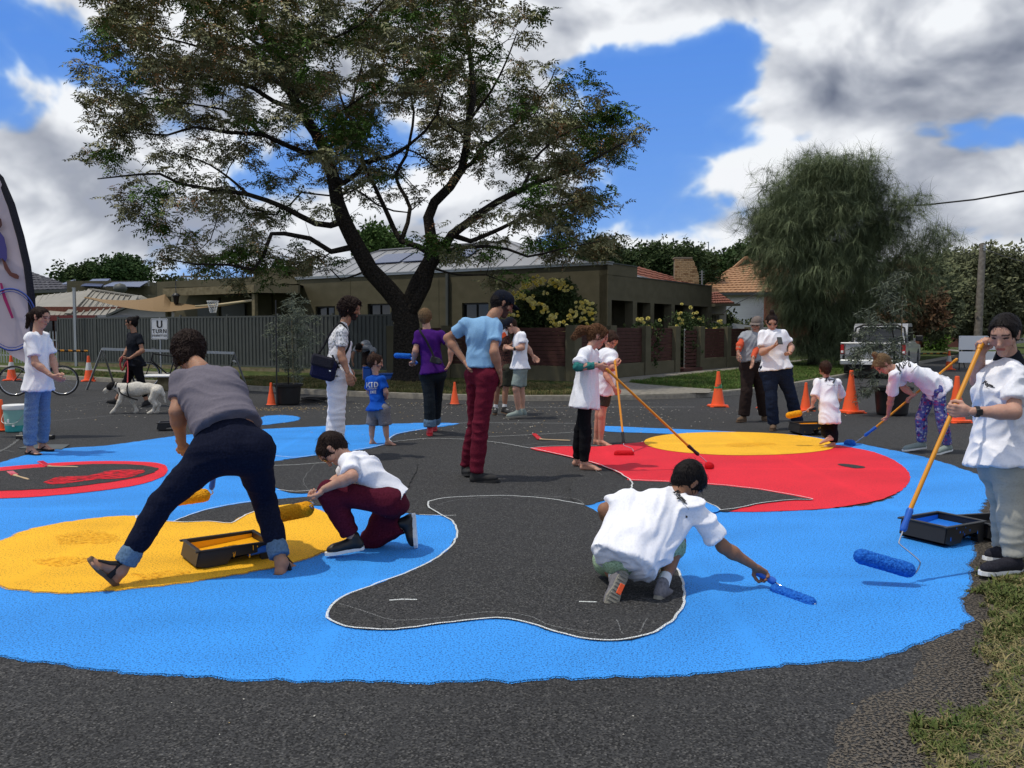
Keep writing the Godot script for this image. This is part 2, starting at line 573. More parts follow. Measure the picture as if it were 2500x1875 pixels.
	# plain paints, plastics and metals
	for k in [["white_paint", .78,.78,.76,.5],["black_plastic", .012,.012,.013,.42],["dark_void", .006,.006,.008,.6],["cone_orange", .86,.105,.022,.55],["cone_base", .03,.03,.03,.8],["cone_white", .62,.62,.6,.6],
		["green_tape", .06,.50,.16,.5],["yellow_pole", .66,.27,.015,.38],["blue_plastic", .012,.10,.46,.35],["blue_wet", .018,.17,.66,.22],["yellow_wet", .88,.42,.012,.25],["red_wet", .62,.012,.022,.25],["red_plastic", .5,.02,.03,.4],
		["bristle", .10,.02,.02,.8],["raw_wood", .46,.33,.19,.7],["teal", .04,.33,.33,.5],["bucket_white", .72,.73,.72,.4],["bucket_green", .22,.44,.40,.45],["rubber", .018,.018,.019,.8],["shade_cloth", .20,.13,.062,.9],["beige_edge", .48,.40,.25,.85],
		["red_trim", .16,.03,.028,.6],["black_gloss", .008,.008,.009,.15],["lens", .012,.008,.006,.12],["sign_white", .74,.75,.76,.4],["sign_black", .012,.012,.012,.5],["tail_red", .42,.012,.012,.25],["chain_red", .25,.015,.02,.7],["solar", .08,.10,.17,.25],["cork", .12,.075,.045,.9]]:
		mat(k[0], lin(k[1], k[2], k[3]), k[4],.45)
	mat("galvanised", lin(.40,.42,.43),.45,.5,.7)
	mat("chrome", lin(.62,.62,.63),.2,.5,1.0)
	m = mat("silver_paint", lin(.42,.425,.43),.35,.5,.55)
	m.clearcoat_enabled = true
	m.clearcoat = .8
	m.clearcoat_roughness = .08
	m = mat("dark_glass", lin(.012,.014,.016),.06,.6)
	# cloth
	var weave := bump_tex(noise(30,.22,2),256,3.0)
	var wool := noise(31,.05,4)
	for k in [["tee_white", .80,.81,.86,.08],["tee_grey", .142,.130,.158,.12],["tee_blue", .215,.40,.62,.1],["tee_purple", .052,.010,.135,.12],["tee_kid", .008,.072,.38,.1],["tee_black", .012,.014,.020,.3],["tee_ash", .30,.32,.35,.15],["jumper_orange", .60,.095,.045,.15],["tee_teal", .035,.19,.175,.15],
		["denim_dark", .006,.008,.021,.3],["denim_blue", .14,.22,.36,.3],["denim_black", .012,.017,.022,.4],["denim_navy", .012,.020,.045,.4],["denim_pale", .38,.38,.34,.08],["denim_cuff", .10,.17,.26,.3],["maroon", .115,.010,.024,.25],["maroon_dark", .075,.008,.020,.25],["white_drill", .74,.74,.78,.1],
		["shorts_grey", .17,.165,.18,.3],["shorts_sage", .24,.29,.27,.2],["shorts_olive", .05,.05,.035,.4],["shorts_mint", .36,.50,.32,.5],["trousers_brown", .030,.020,.018,.3],["leggings_black", .008,.008,.010,.3],["canvas_navy", .012,.014,.045,.3],["canvas_charcoal", .022,.022,.030,.3],["sock_white", .7,.7,.7,.1],["cap_navy", .008,.010,.018,.3],["cap_taupe", .17,.14,.125,.2],["strap_dark", .02,.02,.022,.2],["felt_gear", .55,.55,.55,.2]]:
		var b := lin(k[1], k[2], k[3])
		m = tri(mat(k[0], Color.WHITE, .9,.2),9.0, ramp_tex(wool, 128,[[0, b.darkened(k[4])],[.5, b],[1, b.lightened(k[4] * .2)]]), weave, .16)
	# printed cloth: scribbled white tee and the pattern on the leggings and patched shirt
	tri(mat("tee_scribble", Color.WHITE, .9,.2),2.2, ramp_tex(noise(33,.045,4),256,[[0, lin(.10,.12,.13)],[.36, lin(.16,.18,.19)],[.44, lin(.6,.6,.62)],[.55, lin(.74,.74,.76)],[1, lin(.78,.78,.8)]]), weave, .5)
	var cell := noise(34,.03,1, FastNoiseLite.TYPE_CELLULAR)
	cell.cellular_return_type = FastNoiseLite.RETURN_CELL_VALUE
	tri(mat("leggings_print", Color.WHITE, .85,.2),3.2, ramp_tex(cell, 512,[[0, lin(.055,.07,.26)],[.62, lin(.10,.12,.36)],[.64, lin(.35,.03,.12)],[.72, lin(.40,.05,.14)],[.74, lin(.5,.56,.6)],[.86, lin(.45,.55,.6)],[.88, lin(.02,.025,.09)],[1, lin(.02,.025,.09)]]), weave, .4)
	tri(mat("shirt_pattern", Color.WHITE, .9,.2),3.0, ramp_tex(noise(35,.04,3),256,[[0, lin(.008,.008,.01)],[.5, lin(.022,.015,.016)],[.62, lin(.10,.04,.03)],[1, lin(.14,.06,.05)]]), weave, .4)
	m = tri(mat("skin", Color.WHITE, .55,.35),6.0, ramp_tex(noise(36,.02,4),256,[[0, Color(.90,.87,.86)],[.5, Color(.97,.96,.95)],[1, Color(1,1,1)]]), weave, .12, false)
	m.vertex_color_use_as_albedo = true
	m.subsurf_scatter_enabled = true
	m.subsurf_scatter_strength = .12
	for k in [["hair_brown", .040,.020,.013],["hair_black", .009,.007,.007],["hair_darkbrown", .018,.010,.008],["hair_auburn", .10,.045,.02],["hair_fair", .16,.10,.05],["hair_grey", .3,.29,.27]]:
		var b := lin(k[1], k[2], k[3])
		var hn := noise(40,.05,3)
		m = tri(mat(k[0], Color.WHITE, .55,.2),5.0, ramp_tex(hn, 128,[[0, b.darkened(.5)],[.5, b],[1, b.lightened(.16)]]), bump_tex(hn, 128,8.0),.9)
		m.uv1_scale = Vector3(34,5,34)
	tri(mat("nap_blue", Color.WHITE, .8,.2),2.5, ramp_tex(noise(41,.09,3),256,[[0, lin(.006,.045,.24)],[.5, lin(.014,.12,.52)],[1, lin(.05,.25,.72)]]), bump_tex(noise(42,.12,3),256,8.0),1.0)
	tri(mat("nap_yellow", Color.WHITE, .8,.2),2.5, ramp_tex(noise(41,.09,3),256,[[0, lin(.52,.20,.008)],[.5, lin(.75,.33,.012)],[1, lin(.86,.44,.03)]]), bump_tex(noise(42,.12,3),256,8.0),1.0)
	tri(mat("nap_red", Color.WHITE, .8,.2),2.5, ramp_tex(noise(41,.09,3),256,[[0, lin(.35,.006,.010)],[.5, lin(.58,.012,.02)],[1, lin(.72,.03,.04)]]), bump_tex(noise(42,.12,3),256,8.0),1.0)
	tri(mat("fur_white", Color.WHITE, .85,.2),3.0, ramp_tex(noise(43,.03,4),256,[[0, lin(.40,.36,.29)],[.4, lin(.60,.57,.50)],[1, lin(.70,.67,.62)]]), bump_tex(noise(44,.15,3),256,8.0),.8).vertex_color_use_as_albedo = true

# ---------------------------------------------------------------- ground
var kerb := PackedVector2Array()
var block := PackedVector2Array()

func subdiv(poly: PackedVector2Array, step: float, rough: float, closed := true, sd := 1, freq := 3.0) -> PackedVector2Array:
	# Catmull-Rom through the corners, then a hand-painted wobble
	var n := poly.size()
	var o := PackedVector2Array()
	var nz := noise(sd, freq, 3)
	for i in (n if closed else n - 1):
		var a := poly[(i - 1 + n) % n] if closed or i > 0 else poly[0]
		var b := poly[i]
		var c := poly[(i + 1) % n]
		var d := poly[(i + 2) % n] if closed or i + 2 < n else poly[n - 1]
		var k := maxi(1, int(b.distance_to(c) / step))
		for j in k:
			var t := float(j) / k
			var q := b.cubic_interpolate(c, a, d, t)
			if rough > 0.0:
				q += Vector2(nz.get_noise_2d(q.x, q.y), nz.get_noise_2d(q.x + 40.0, q.y)) * rough
			o.append(q)
	if not closed: o.append(poly[n - 1])
	return o

func strip(b: MB, line: PackedVector2Array, w: float, y: float) -> void:
	for i in line.size() - 1:
		var d0 := (line[mini(i + 1, line.size() - 1)] - line[maxi(i - 1,0)]).normalized().orthogonal() * w * .5
		var d1 := (line[mini(i + 2, line.size() - 1)] - line[i]).normalized().orthogonal() * w * .5
		var a := line[i]
		var c := line[i + 1]
		var k := [a + d0, c + d1, c - d1, a - d0]
		var u: Vector2 = k[1] - k[0]
		if u.cross(k[2] - k[0]) > 0.0: k.reverse()
		b.q(Vector3(k[0].x, y, k[0].y), Vector3(k[1].x, y, k[1].y), Vector3(k[2].x, y, k[2].y), Vector3(k[3].x, y, k[3].y))

func build_ground() -> void:
	var b := mb()
	b.box(Vector3(0,-.35,-300), Vector3(1200,.5,1200))
	structure("terrain", b, M.lawn_soil)
	# road surface in half-metre cells, with patchy binder and stains
	b = mb(Color.WHITE)
	var nz := noise(50,.35,4)
	var nx := 150
	var nzz := 110
	for j in nzz + 1:
		for i in nx + 1:
			var x := -35.0 + i * .5
			var z := 5.0 - j * .5
			var k := 1.0 + nz.get_noise_2d(x, z) * .22 + nz.get_noise_2d(x * 4.0, z * 4.0) * .08
			b.col = Color(k, k * .995, k * .985)
			b.p(Vector3(x, 0, z))
	for j in nzz:
		for i in nx:
			var a := j * (nx + 1) + i
			b.t(a, a + 1, a + nx + 2)
			b.t(a, a + nx + 2, a + nx + 1)
	var fix := PackedInt32Array()
	for k in range(0, b.ix.size(),3):
		fix.append_array([b.ix[k], b.ix[k + 2], b.ix[k + 1]])
	b.ix = fix
	structure("road", b, M.asphalt)
	b = mb(Color.WHITE)
	b.q(Vector3(8,-.01,-49), Vector3(70,-.01,-49), Vector3(150,-.01,-190), Vector3(90,-.01,-190))
	structure("road", b, M.asphalt)
	# the corner block: kerb line from the left street round to the right one
	kerb = subdiv(v2([-12.15,-24.73,-7.63,-21.69,-4.19,-19.32,-1.3,-18.04,0.43,-17.72,2.16,-17.93,4.04,-18.6,5.37,-19.7,7.38,-22.17,10.02,-26.01]),.5,.015, false, 4)
	var l0 := kerb[0]
	var ld := (kerb[0] - kerb[6]).normalized()
	kerb.insert(0, l0 + ld * 30.0)
	var e := kerb[kerb.size() - 1]
	kerb.append(e + Vector2(.565,-.825) * 60.0)
	block = kerb.duplicate()
	block.append(Vector2(60,-160))
	block.append(Vector2(-120,-160))
	var bl := mb()
	bl.sheet(block, .10)
	structure("verge", bl, M.lawn_soil)
	# kerb stones, each a separate length of concrete
	var kp := Node3D.new()
	kp.name = "kerb"
	add_child(kp)
	kp.set_meta("kind", "structure")
	var run := 0.0
	var seg := PackedVector2Array()
	for i in kerb.size():
		seg.append(kerb[i])
		if seg.size() > 1: run += seg[-1].distance_to(seg[-2])
		if run > 2.4 or i == kerb.size() - 1:
			if seg.size() > 1: kerb_stone(seg, kp)
			seg = PackedVector2Array([kerb[i]])
			run = 0.0
	# footpaths and the ramp down to the road
	var slabs := [v2([1.61,-22.34,3.3,-24.93,6.97,-30.19,9.3,-33.93,15.14,-42.55,23.85,-57.03,21.79,-52.11,14.33,-40.28,8.54,-31.12,7.4,-29.02,4.72,-25.14,3.08,-22.67,2.37,-21.38,1.49,-20.65]), v2([1.88,-20.51,2.35,-21.23,3.06,-22.5,3.34,-21.69,3.98,-20.65,4.66,-19.83,4.32,-18.6,3.48,-18.48,2.04,-18.26,1.67,-18.26])]
	for s in slabs:
		var fb := mb()
		fb.sheet(s, .108)
		structure("footpath", fb, M.concrete)
	var fb := mb()
	fb.sheet(v2([-31.96,-40.28,-20.4,-33.93,-16.9,-31.78,-10.08,-27.19,-9.56,-25.79,-16.05,-30.19,-19.32,-32.12,-30.34,-38.23]),.108)
	structure("footpath", fb, M.concrete)
	# bare dirt shoulder and the lawn by the camera's side of the corner
	var db := mb()
	dirt_edge = subdiv(v2([5.58,-8.79,4.35,-7.46,3.73,-6.59,3.39,-6.08,2.89,-5.21,2.6,-4.71,2.41,-4.29,2.18,-3.94,1.94,-3.55,1.72,-3.23,1.5,-3.09,1.39,-2.92,1.32,-2.75,1.18,-2.47,2.15,-2.47,7.46,-8.79]),.06,.07, true, 9)
	for piece in Geometry2D.offset_polygon(dirt_edge, -.08): db.sheet(piece, .005)
	structure("ground", db, M.dirt)
	for grow in [.0,.09,.2]:
		db = mb()
		for piece in Geometry2D.offset_polygon(dirt_edge, grow): db.sheet(piece, .0042 - grow * .01)
		structure("ground", db, M.dirt_rim)
	var gb := mb()
	lawn_edge = subdiv(v2([3.65,-5.72,3,-5.03,2.69,-4.74,2.52,-4.63,2.6,-4.58,2.42,-4.2,2.23,-3.93,2.08,-3.68,1.89,-3.3,1.73,-3.15,1.51,-3.04,1.44,-2.92,1.37,-2.75,1.22,-2.47,2.15,-2.47,4.88,-5.72]),.05,.06, true, 12)
	gb.sheet(lawn_edge, .0065)
	structure("lawn", gb, M.dirt)
	# far side of the side street
	var vb := mb()
	vb.sheet(v2([28.51,-57.03,25.37,-45.1,25.37,-40.28,23.73,-29.89,23.68,-16.64,68.55,-42.55,97.78,-116.35,134.62,-201.74]),.1)
	structure("verge", vb, M.lawn_soil)
	vb = mb()
	vb.sheet(v2([31.13,-61.7,27.86,-49.54,27.58,-43.79,26.34,-33.18,28.2,-35.53,29.74,-47.22,29.82,-53.02,33.48,-65.73]),.106)
	structure("footpath", vb, M.concrete)
	grow_grass()

var lawn_edge := PackedVector2Array()
var dirt_edge := PackedVector2Array()

func kerb_stone(seg: PackedVector2Array, parent: Node3D) -> void:
	var b := mb()
	var prof := [Vector2(-.02,0), Vector2(-.005,.085), Vector2(.02,.112), Vector2(.15,.115), Vector2(.15,.0)]
	for i in seg.size() - 1:
		var d := (seg[i + 1] - seg[i]).normalized()
		var nrm := Vector2(d.y, -d.x)
		var a := seg[i] + (d * .006 if i == 0 else Vector2.ZERO)
		var c := seg[i + 1] - (d * .006 if i == seg.size() - 2 else Vector2.ZERO)
		for k in prof.size() - 1:
			var p0: Vector2 = prof[k]
			var p1: Vector2 = prof[k + 1]
			b.q(Vector3(a.x + nrm.x * p0.x, p0.y, a.y + nrm.y * p0.x), Vector3(c.x + nrm.x * p0.x, p0.y, c.y + nrm.y * p0.x), Vector3(c.x + nrm.x * p1.x, p1.y, c.y + nrm.y * p1.x), Vector3(a.x + nrm.x * p1.x, p1.y, a.y + nrm.y * p1.x))
	part("kerb_stone", b, M.concrete, parent)

func tuft(n: int, spread: float, h: float, lean: float) -> ArrayMesh:
	var b := mb(Color.WHITE)
	for i in n:
		var o := Vector3(r2(-spread, spread),0, r2(-spread, spread))
		var d := Vector3(r2(-1,1),0, r2(-1,1)).normalized()
		var s := d.cross(Vector3.UP) * r2(.0022,.0045)
		var hh := h * r2(.5,1.1)
		var l := lean * r2(.3,1.2) * hh
		var m := o + Vector3.UP * hh * .6 + d * l * .4
		var t := o + Vector3.UP * hh * .85 + d * l
		b.q(o - s, o + s, m + s * .8, m - s * .8)
		b.f3(m - s * .8, m + s * .8, t)
	return b.commit()

func scatter(called: String, mesh: Mesh, m: Material, xf: Array, cols: Array, parent: Node, label := "", category := "") -> MultiMeshInstance3D:
	var mm := MultiMesh.new()
	mm.transform_format = MultiMesh.TRANSFORM_3D
	mm.use_colors = true
	mm.mesh = mesh
	mm.instance_count = xf.size()
	for i in xf.size():
		mm.set_instance_transform(i, xf[i])
		mm.set_instance_color(i, cols[i])
	var o := MultiMeshInstance3D.new()
	o.multimesh = mm
	o.material_override = m
	if parent == null:
		o.name = numbered(called)
		add_child(o)
	else:
		o.name = called
		parent.add_child(o, true)
		o.transform = to_parent(parent)
	tag(o, label, category, "", "stuff")
	return o

func grow_grass() -> void:
	var near := [tuft(10,.024,.045,1.3), tuft(8,.03,.028,2.0)]
	var far := tuft(10,.06,.09,.8)
	var nz := noise(61,.9,3)
	# the corner lawn in front: green tufts between worn straw patches
	for kind in 2:
		var xf := []
		var cols := []
		for i in 14000:
			var p := Vector2(r2(1.35,4.2), r2(-5.4,-2.3))
			if p.x > .62 * -p.y + .35: continue
			var w := nz.get_noise_2d(p.x, p.y) + nz.get_noise_2d(p.x * 4.0, p.y * 4.0) * .45
			var inside := Geometry2D.is_point_in_polygon(p, lawn_edge)
			if not inside and (rng.randf() > .03 or not Geometry2D.is_point_in_polygon(p, dirt_edge)): continue
			if kind == 0 and w < .04: continue
			if kind == 1 and w > .34: continue
			var sc := r2(.7,1.35) * (1.25 if w > .25 else .85)
			xf.append(Transform3D(Basis(Vector3.UP, r2(0, TAU)).scaled(Vector3(sc, sc * r2(.7,1.2), sc)), Vector3(p.x, .005, p.y)))
			var dry := rng.randf() < (.2 if kind == 0 else .5)
			var g := Color(.11,.125,.036).lerp(Color(.05,.08,.02), rng.randf())
			var s := Color(.26,.21,.10).lerp(Color(.15,.14,.06), rng.randf())
			cols.append(s if dry else g)
		scatter("grass", near[kind], M.grass_blade, xf, cols, null, "patchy green grass on the corner lawn" if kind == 0 else "dry straw coloured grass on the corner lawn", "grass")
	# verges: watered lawn on the side street, thin shaded grass under the tree
	var lush := v2([3.08,-22.67,4.72,-25.14,7.4,-29.02,8.54,-31.12,14.33,-40.28,16.57,-42.55,14.02,-35.11,10.33,-26.94,7.49,-22.5,5.45,-19.96,4.7,-19.96])
	var thin := [v2([-11.5,-25.14,-9.56,-25.79,-4.81,-22.17,-1.46,-20.23,1.59,-19.44,1.48,-18.04,0.43,-17.93,-1.32,-18.26,-4.25,-19.57,-7.74,-22.01,-11.22,-24.52]), v2([-8.28,-24.93,-4.04,-23.94,1.55,-21.38,1.61,-19.7,-1.46,-20.23,-4.81,-22.17,-9.56,-25.79])]
	var polys := [[lush, 15000, Color(.05,.105,.018), Color(.10,.145,.035),.05],[thin[0],9000, Color(.05,.075,.02), Color(.14,.13,.05),.3],[thin[1],4000, Color(.05,.07,.02), Color(.15,.13,.05),.4],[v2([-23.46,-31.45,-15.74,-29.59,-12.43,-27.19,-11.41,-24.93,-14.21,-26.7,-22.29,-29.89]),2500, Color(.05,.09,.02), Color(.1,.12,.04),.2]]
	for k in polys:
		var poly: PackedVector2Array = k[0]
		var r := Rect2(poly[0], Vector2.ZERO)
		for p in poly: r = r.expand(p)
		var xf := []
		var cols := []
		var tries := 0
		while xf.size() < k[1] and tries < k[1] * 5:
			tries += 1
			var p := Vector2(r2(r.position.x, r.end.x), r2(r.position.y, r.end.y))
			if not Geometry2D.is_point_in_polygon(p, poly): continue
			var w := nz.get_noise_2d(p.x * .8, p.y * .8)
			if k[4] > .15 and w < -.12: continue
			var sc := r2(.6,1.2)
			xf.append(Transform3D(Basis(Vector3.UP, r2(0, TAU)).scaled(Vector3(sc, sc * (1.0 + w * .6), sc)), Vector3(p.x, .1, p.y)))
			cols.append((k[2] as Color).lerp(k[3], rng.randf()) if rng.randf() > k[4] else Color(.2,.16,.07))
		scatter("grass", far, M.grass_blade, xf, cols, null, ["watered green grass on the side street verge", "thin grass along the kerb under the big tree", "sparse grass below the steel fence", "strip of grass along the kerb of the far street"][polys.find(k)], "grass")

# ---------------------------------------------------------------- the street mural
func paint(called: String, poly: PackedVector2Array, m: Material, y: float, parent: Node3D, rough := .03, sd := 1, label := "") -> MeshInstance3D:
	# the sheet is cut into small cells so that roller passes can differ in tone
	var edge := subdiv(poly, .045, rough, true, sd, 7.0)
	var b := mb(Color.WHITE)
	var nz := noise(sd + 70,.9,3)
	var r := Rect2(edge[0], Vector2.ZERO)
	for p in edge: r = r.expand(p)
	var cell := .25
	for j in int(ceil(r.size.y / cell)):
		for i in int(ceil(r.size.x / cell)):
			var x := r.position.x + i * cell
			var z := r.position.y + j * cell
			if x + cell < -14 or x > 14: continue
			var sq := PackedVector2Array([Vector2(x, z), Vector2(x + cell, z), Vector2(x + cell, z + cell), Vector2(x, z + cell)])
			for piece in Geometry2D.intersect_polygons(sq, edge):
				if Geometry2D.triangulate_polygon(piece).is_empty(): continue
				var s := b.v.size()
				b.sheet(piece, y)
				for k in range(s, b.v.size()):
					var w := nz.get_noise_2d(b.v[k].x * .5, b.v[k].z * 2.2) * .20 + nz.get_noise_2d(b.v[k].x * 3.0, b.v[k].z * 3.0) * .10
					b.c[k] = Color(1,1,1) * (0.96 + w)
	if rough > .018:
		var rb := mb()
		for piece in Geometry2D.offset_polygon(edge, .016): rb.sheet(piece, y - .0015)
		part("ragged_rim", rb, M[m.resource_name + "_rim"], parent)
	var o := part(called, b, m, parent)
	if label: o.set_meta("label", label)
	return o

func bare(poly: PackedVector2Array, y: float, parent: Node3D, sd := 1, label := "") -> void:
	var b := mb(Color(.96,.96,.96))
	b.sheet(subdiv(poly, .05,.02, true, sd, 7.0), y)
	var o := part("bare_patch", b, M.asphalt, parent)
	if label: o.set_meta("label", label)

func chalk_line(line: PackedVector2Array, w: float, y: float, parent: Node3D, faint := false, sd := 3) -> void:
	var b := mb()
	strip(b, subdiv(line, .05,.012, false, sd, 5.0), w * .5, y)
	part("chalk_line", b, M.chalk_faint if faint else M.chalk, parent)

func build_mural() -> void:
	var t := thing("street_mural", "huge half painted blue, yellow and red mural on the asphalt", "mural")
	var blue := v2([-3.79,-5.02,-5.3,-7.69,-5.65,-9.34,-5.59,-10.37,-5.11,-10.79,-4.67,-11.7,-4.22,-12.13,-3.74,-12.53,-2.87,-12.96,-2.27,-13.16,-1.36,-13.43,-0.88,-13.36,-0.91,-13.16,-1.28,-12.59,-1.61,-11.97,-1.66,-11.35,-1.58,-10.97,-1.76,-10.53,-1.94,-10.25,-2.25,-9.9,-2.47,-9.68,-2.6,-9.4,-2.45,-8.17,-1.96,-7.65,-1.72,-7.74,-1.48,-7.37,-1.08,-6.88,-0.75,-6.64,-0.44,-6.59,-0.02,-6.23,0.61,-7.03,0.77,-6.88,1.09,-6.78,1.67,-6.78,2.21,-6.78,2.84,-6.96,3.33,-7.37,3.97,-8.44,4.23,-9.27,4.17,-10.25,4.05,-10.66,4.23,-10.97,4.46,-10.97,4.57,-10.53,4.7,-10.05,4.76,-9.4,4.72,-8.66,4.67,-8.28,4.51,-7.88,4.24,-7.47,3.87,-6.96,3.61,-6.46,3.25,-5.94,2.99,-5.44,2.81,-5.17,2.63,-4.81,2.42,-4.5,2.27,-4.17,2.1,-4.02,1.9,-3.87,1.73,-3.78,1.59,-3.69,1.41,-3.66,1.2,-3.63,0.98,-3.57,0.77,-3.53,0.28,-3.48,-0.2,-3.45,-0.78,-3.45,-1.27,-3.49,-1.81,-3.58,-2.28,-3.72,-2.81,-3.88])
	paint("blue_field", blue, M.paint_blue, .005, t, .035,2)
	paint("blue_lobe", v2([-4.17,-13.99,-4.21,-14.53,-3.98,-14.69,-3.68,-14.45,-3.53,-14.07,-3.52,-13.7,-3.69,-13.36,-3.89,-13.16]), M.paint_blue, .005, t, .02,3)
	paint("blue_strip", v2([1.32,-12.42,1.39,-12.96,2.04,-12.72,2.68,-12.48,3.29,-12.19,3.98,-11.86,4.27,-11.25,3.96,-11.06,3.45,-11.6,2.55,-11.86,1.94,-12.08,1.49,-12.19]), M.paint_blue, .005, t, .015,4)
	paint("blue_sliver", v2([0.58,-7.03,0.66,-7.15,0.8,-7.19,0.85,-6.88,0.74,-6.57,0.66,-6.74]), M.paint_blue, .009, t, .01,5)
	# red bird shape with a bare wedge, yellow disc on top
	paint("red_wing", v2([0.23,-10.45,0.55,-10.62,1.07,-10.62,1.32,-10.79,1.79,-11.11,2.5,-11.6,3.72,-11.45,4.25,-10.45,4.33,-9.9,4.23,-9.21,3.98,-8.44,3.59,-7.74,3.15,-7.23,2.63,-6.9,2.21,-6.78,1.9,-6.74,1.67,-6.78,1.89,-6.97,1.92,-7.69,1.52,-8.07,1.15,-8.17,1.13,-8.38,1.02,-8.89,0.81,-9.44,0.51,-9.97]), M.paint_red, .009, t, .012,6)
	bare(v2([1.02,-8.28,1.15,-8.17,1.52,-8.07,1.86,-7.95,2.18,-7.74,2.43,-7.45,2.57,-7.21,2.4,-7.19,2.2,-7.11,2.01,-6.99,1.86,-6.86,1.68,-6.74,1.63,-6.99,1.55,-7.19,1.31,-7.15,1.08,-7.19,0.93,-7.27,0.76,-7.15,0.6,-6.99,0.51,-7.43,0.65,-8.28]),.013, t, 7, "unpainted wedge inside the red wing")
	paint("yellow_disc", v2([1.71,-10.93,1.84,-11.4,2.15,-11.81,2.67,-12.08,3.26,-12.13,3.8,-11.91,4.11,-11.5,4.18,-11.02,4.05,-10.62,3.84,-10.29,3.42,-10.01,2.94,-9.86,2.45,-9.86,2.01,-10.09,1.77,-10.45]), M.paint_yellow, .013, t, .006,8)
	paint("blue_curl", v2([1.55,-7.19,1.62,-7.11,1.67,-6.92,1.67,-6.76,1.59,-6.67,1.54,-6.78,1.38,-6.88]), M.paint_blue, .017, t, .008,12)
	# left side: red ring, yellow cloud
	paint("red_ring", v2([-5.43,-7.88,-5.67,-8.66,-5.44,-8.98,-5.09,-9.24,-4.66,-9.4,-4.13,-9.37,-3.82,-9.21,-3.6,-8.83,-3.47,-8.33,-3.55,-7.88,-3.84,-7.56,-4.15,-7.37,-4.42,-7.29,-4.81,-7.27]), M.paint_red, .010, t, .012,9)
	bare(v2([-5.35,-8.02,-5.43,-8.49,-5.28,-8.72,-4.95,-8.98,-4.55,-9.17,-4.09,-9.14,-3.73,-8.89,-3.66,-8.57,-3.76,-8.2,-4.09,-7.81,-4.4,-7.67,-4.63,-7.63,-4.93,-7.65]),.014, t, 10, "bare dark middle of the red ring")
	var b := mb()
	b.sheet(subdiv(v2([-4.45,-8.02,-4.46,-8.33,-4.22,-8.41,-4.14,-8.72,-3.87,-8.77,-3.75,-8.6,-3.79,-8.28,-4.06,-8.17,-4.24,-7.93]),.05,.03, true, 3),.018)
	part("red_smear", b, M.red_smear, t)
	paint("yellow_cloud", v2([-3.57,-5.33,-3.59,-5.6,-3.52,-5.78,-3.52,-6.11,-3.38,-6.36,-3.15,-6.54,-2.94,-6.59,-2.87,-6.47,-2.66,-6.41,-2.49,-6.36,-2.31,-6.39,-2.11,-6.33,-2.1,-6.47,-2.07,-6.71,-1.98,-6.92,-1.8,-7.03,-1.55,-6.78,-1.27,-6.3,-1.16,-5.94,-1.18,-5.63,-1.23,-5.5,-1.35,-5.26,-1.53,-5.07,-1.77,-4.89,-2.03,-4.74,-2.21,-4.68,-2.44,-4.62,-2.69,-4.66,-2.91,-4.76,-3.24,-4.94]), M.paint_yellow, .011, t, .025,11)
	bare(v2([-2.57,-6.38,-2.52,-6.67,-2.42,-6.92,-2.25,-7.11,-2.09,-7.23,-1.93,-7.31,-1.66,-7.43,-1.54,-7.65,-1.34,-7.07,-1.6,-6.99,-1.81,-7.07,-1.97,-6.96,-2.06,-6.72,-2.1,-6.52,-2.11,-6.32,-2.3,-6.38,-2.48,-6.35]),.009, t, 13, "bare wedge above the yellow cloud")
	bare(v2([-2.66,-9.34,-2.42,-9.47,-2.15,-9.68,-1.9,-10.05,-1.49,-10.62,-1.05,-9.34,-0.98,-7.27,-1.2,-7.17,-1.54,-7.65,-1.92,-7.52,-2.19,-7.81,-2.52,-8.44]),.0105, t, 14)
	# the big unpainted lobe in the middle
	bare(v2([-0.71,-7.15,-0.67,-6.88,-0.57,-6.65,-0.46,-6.41,-0.4,-6.08,-0.4,-5.71,-0.48,-5.35,-0.61,-5.04,-0.8,-4.75,-0.92,-4.54,-0.95,-4.34,-0.9,-4.16,-0.76,-4.06,-0.57,-4.04,-0.36,-4.12,-0.13,-4.2,0.03,-4.17,0.21,-4.01,0.36,-3.91,0.51,-3.9,0.65,-3.97,0.79,-4.15,0.9,-4.4,0.97,-4.73,1,-5.1,0.96,-5.56,0.86,-5.94,0.74,-6.3,0.68,-6.71,0.6,-6.99,0.49,-7.19,-0.02,-7.56,-0.44,-7.52]),.0118, t, 15, "large unpainted asphalt lobe in the blue field")
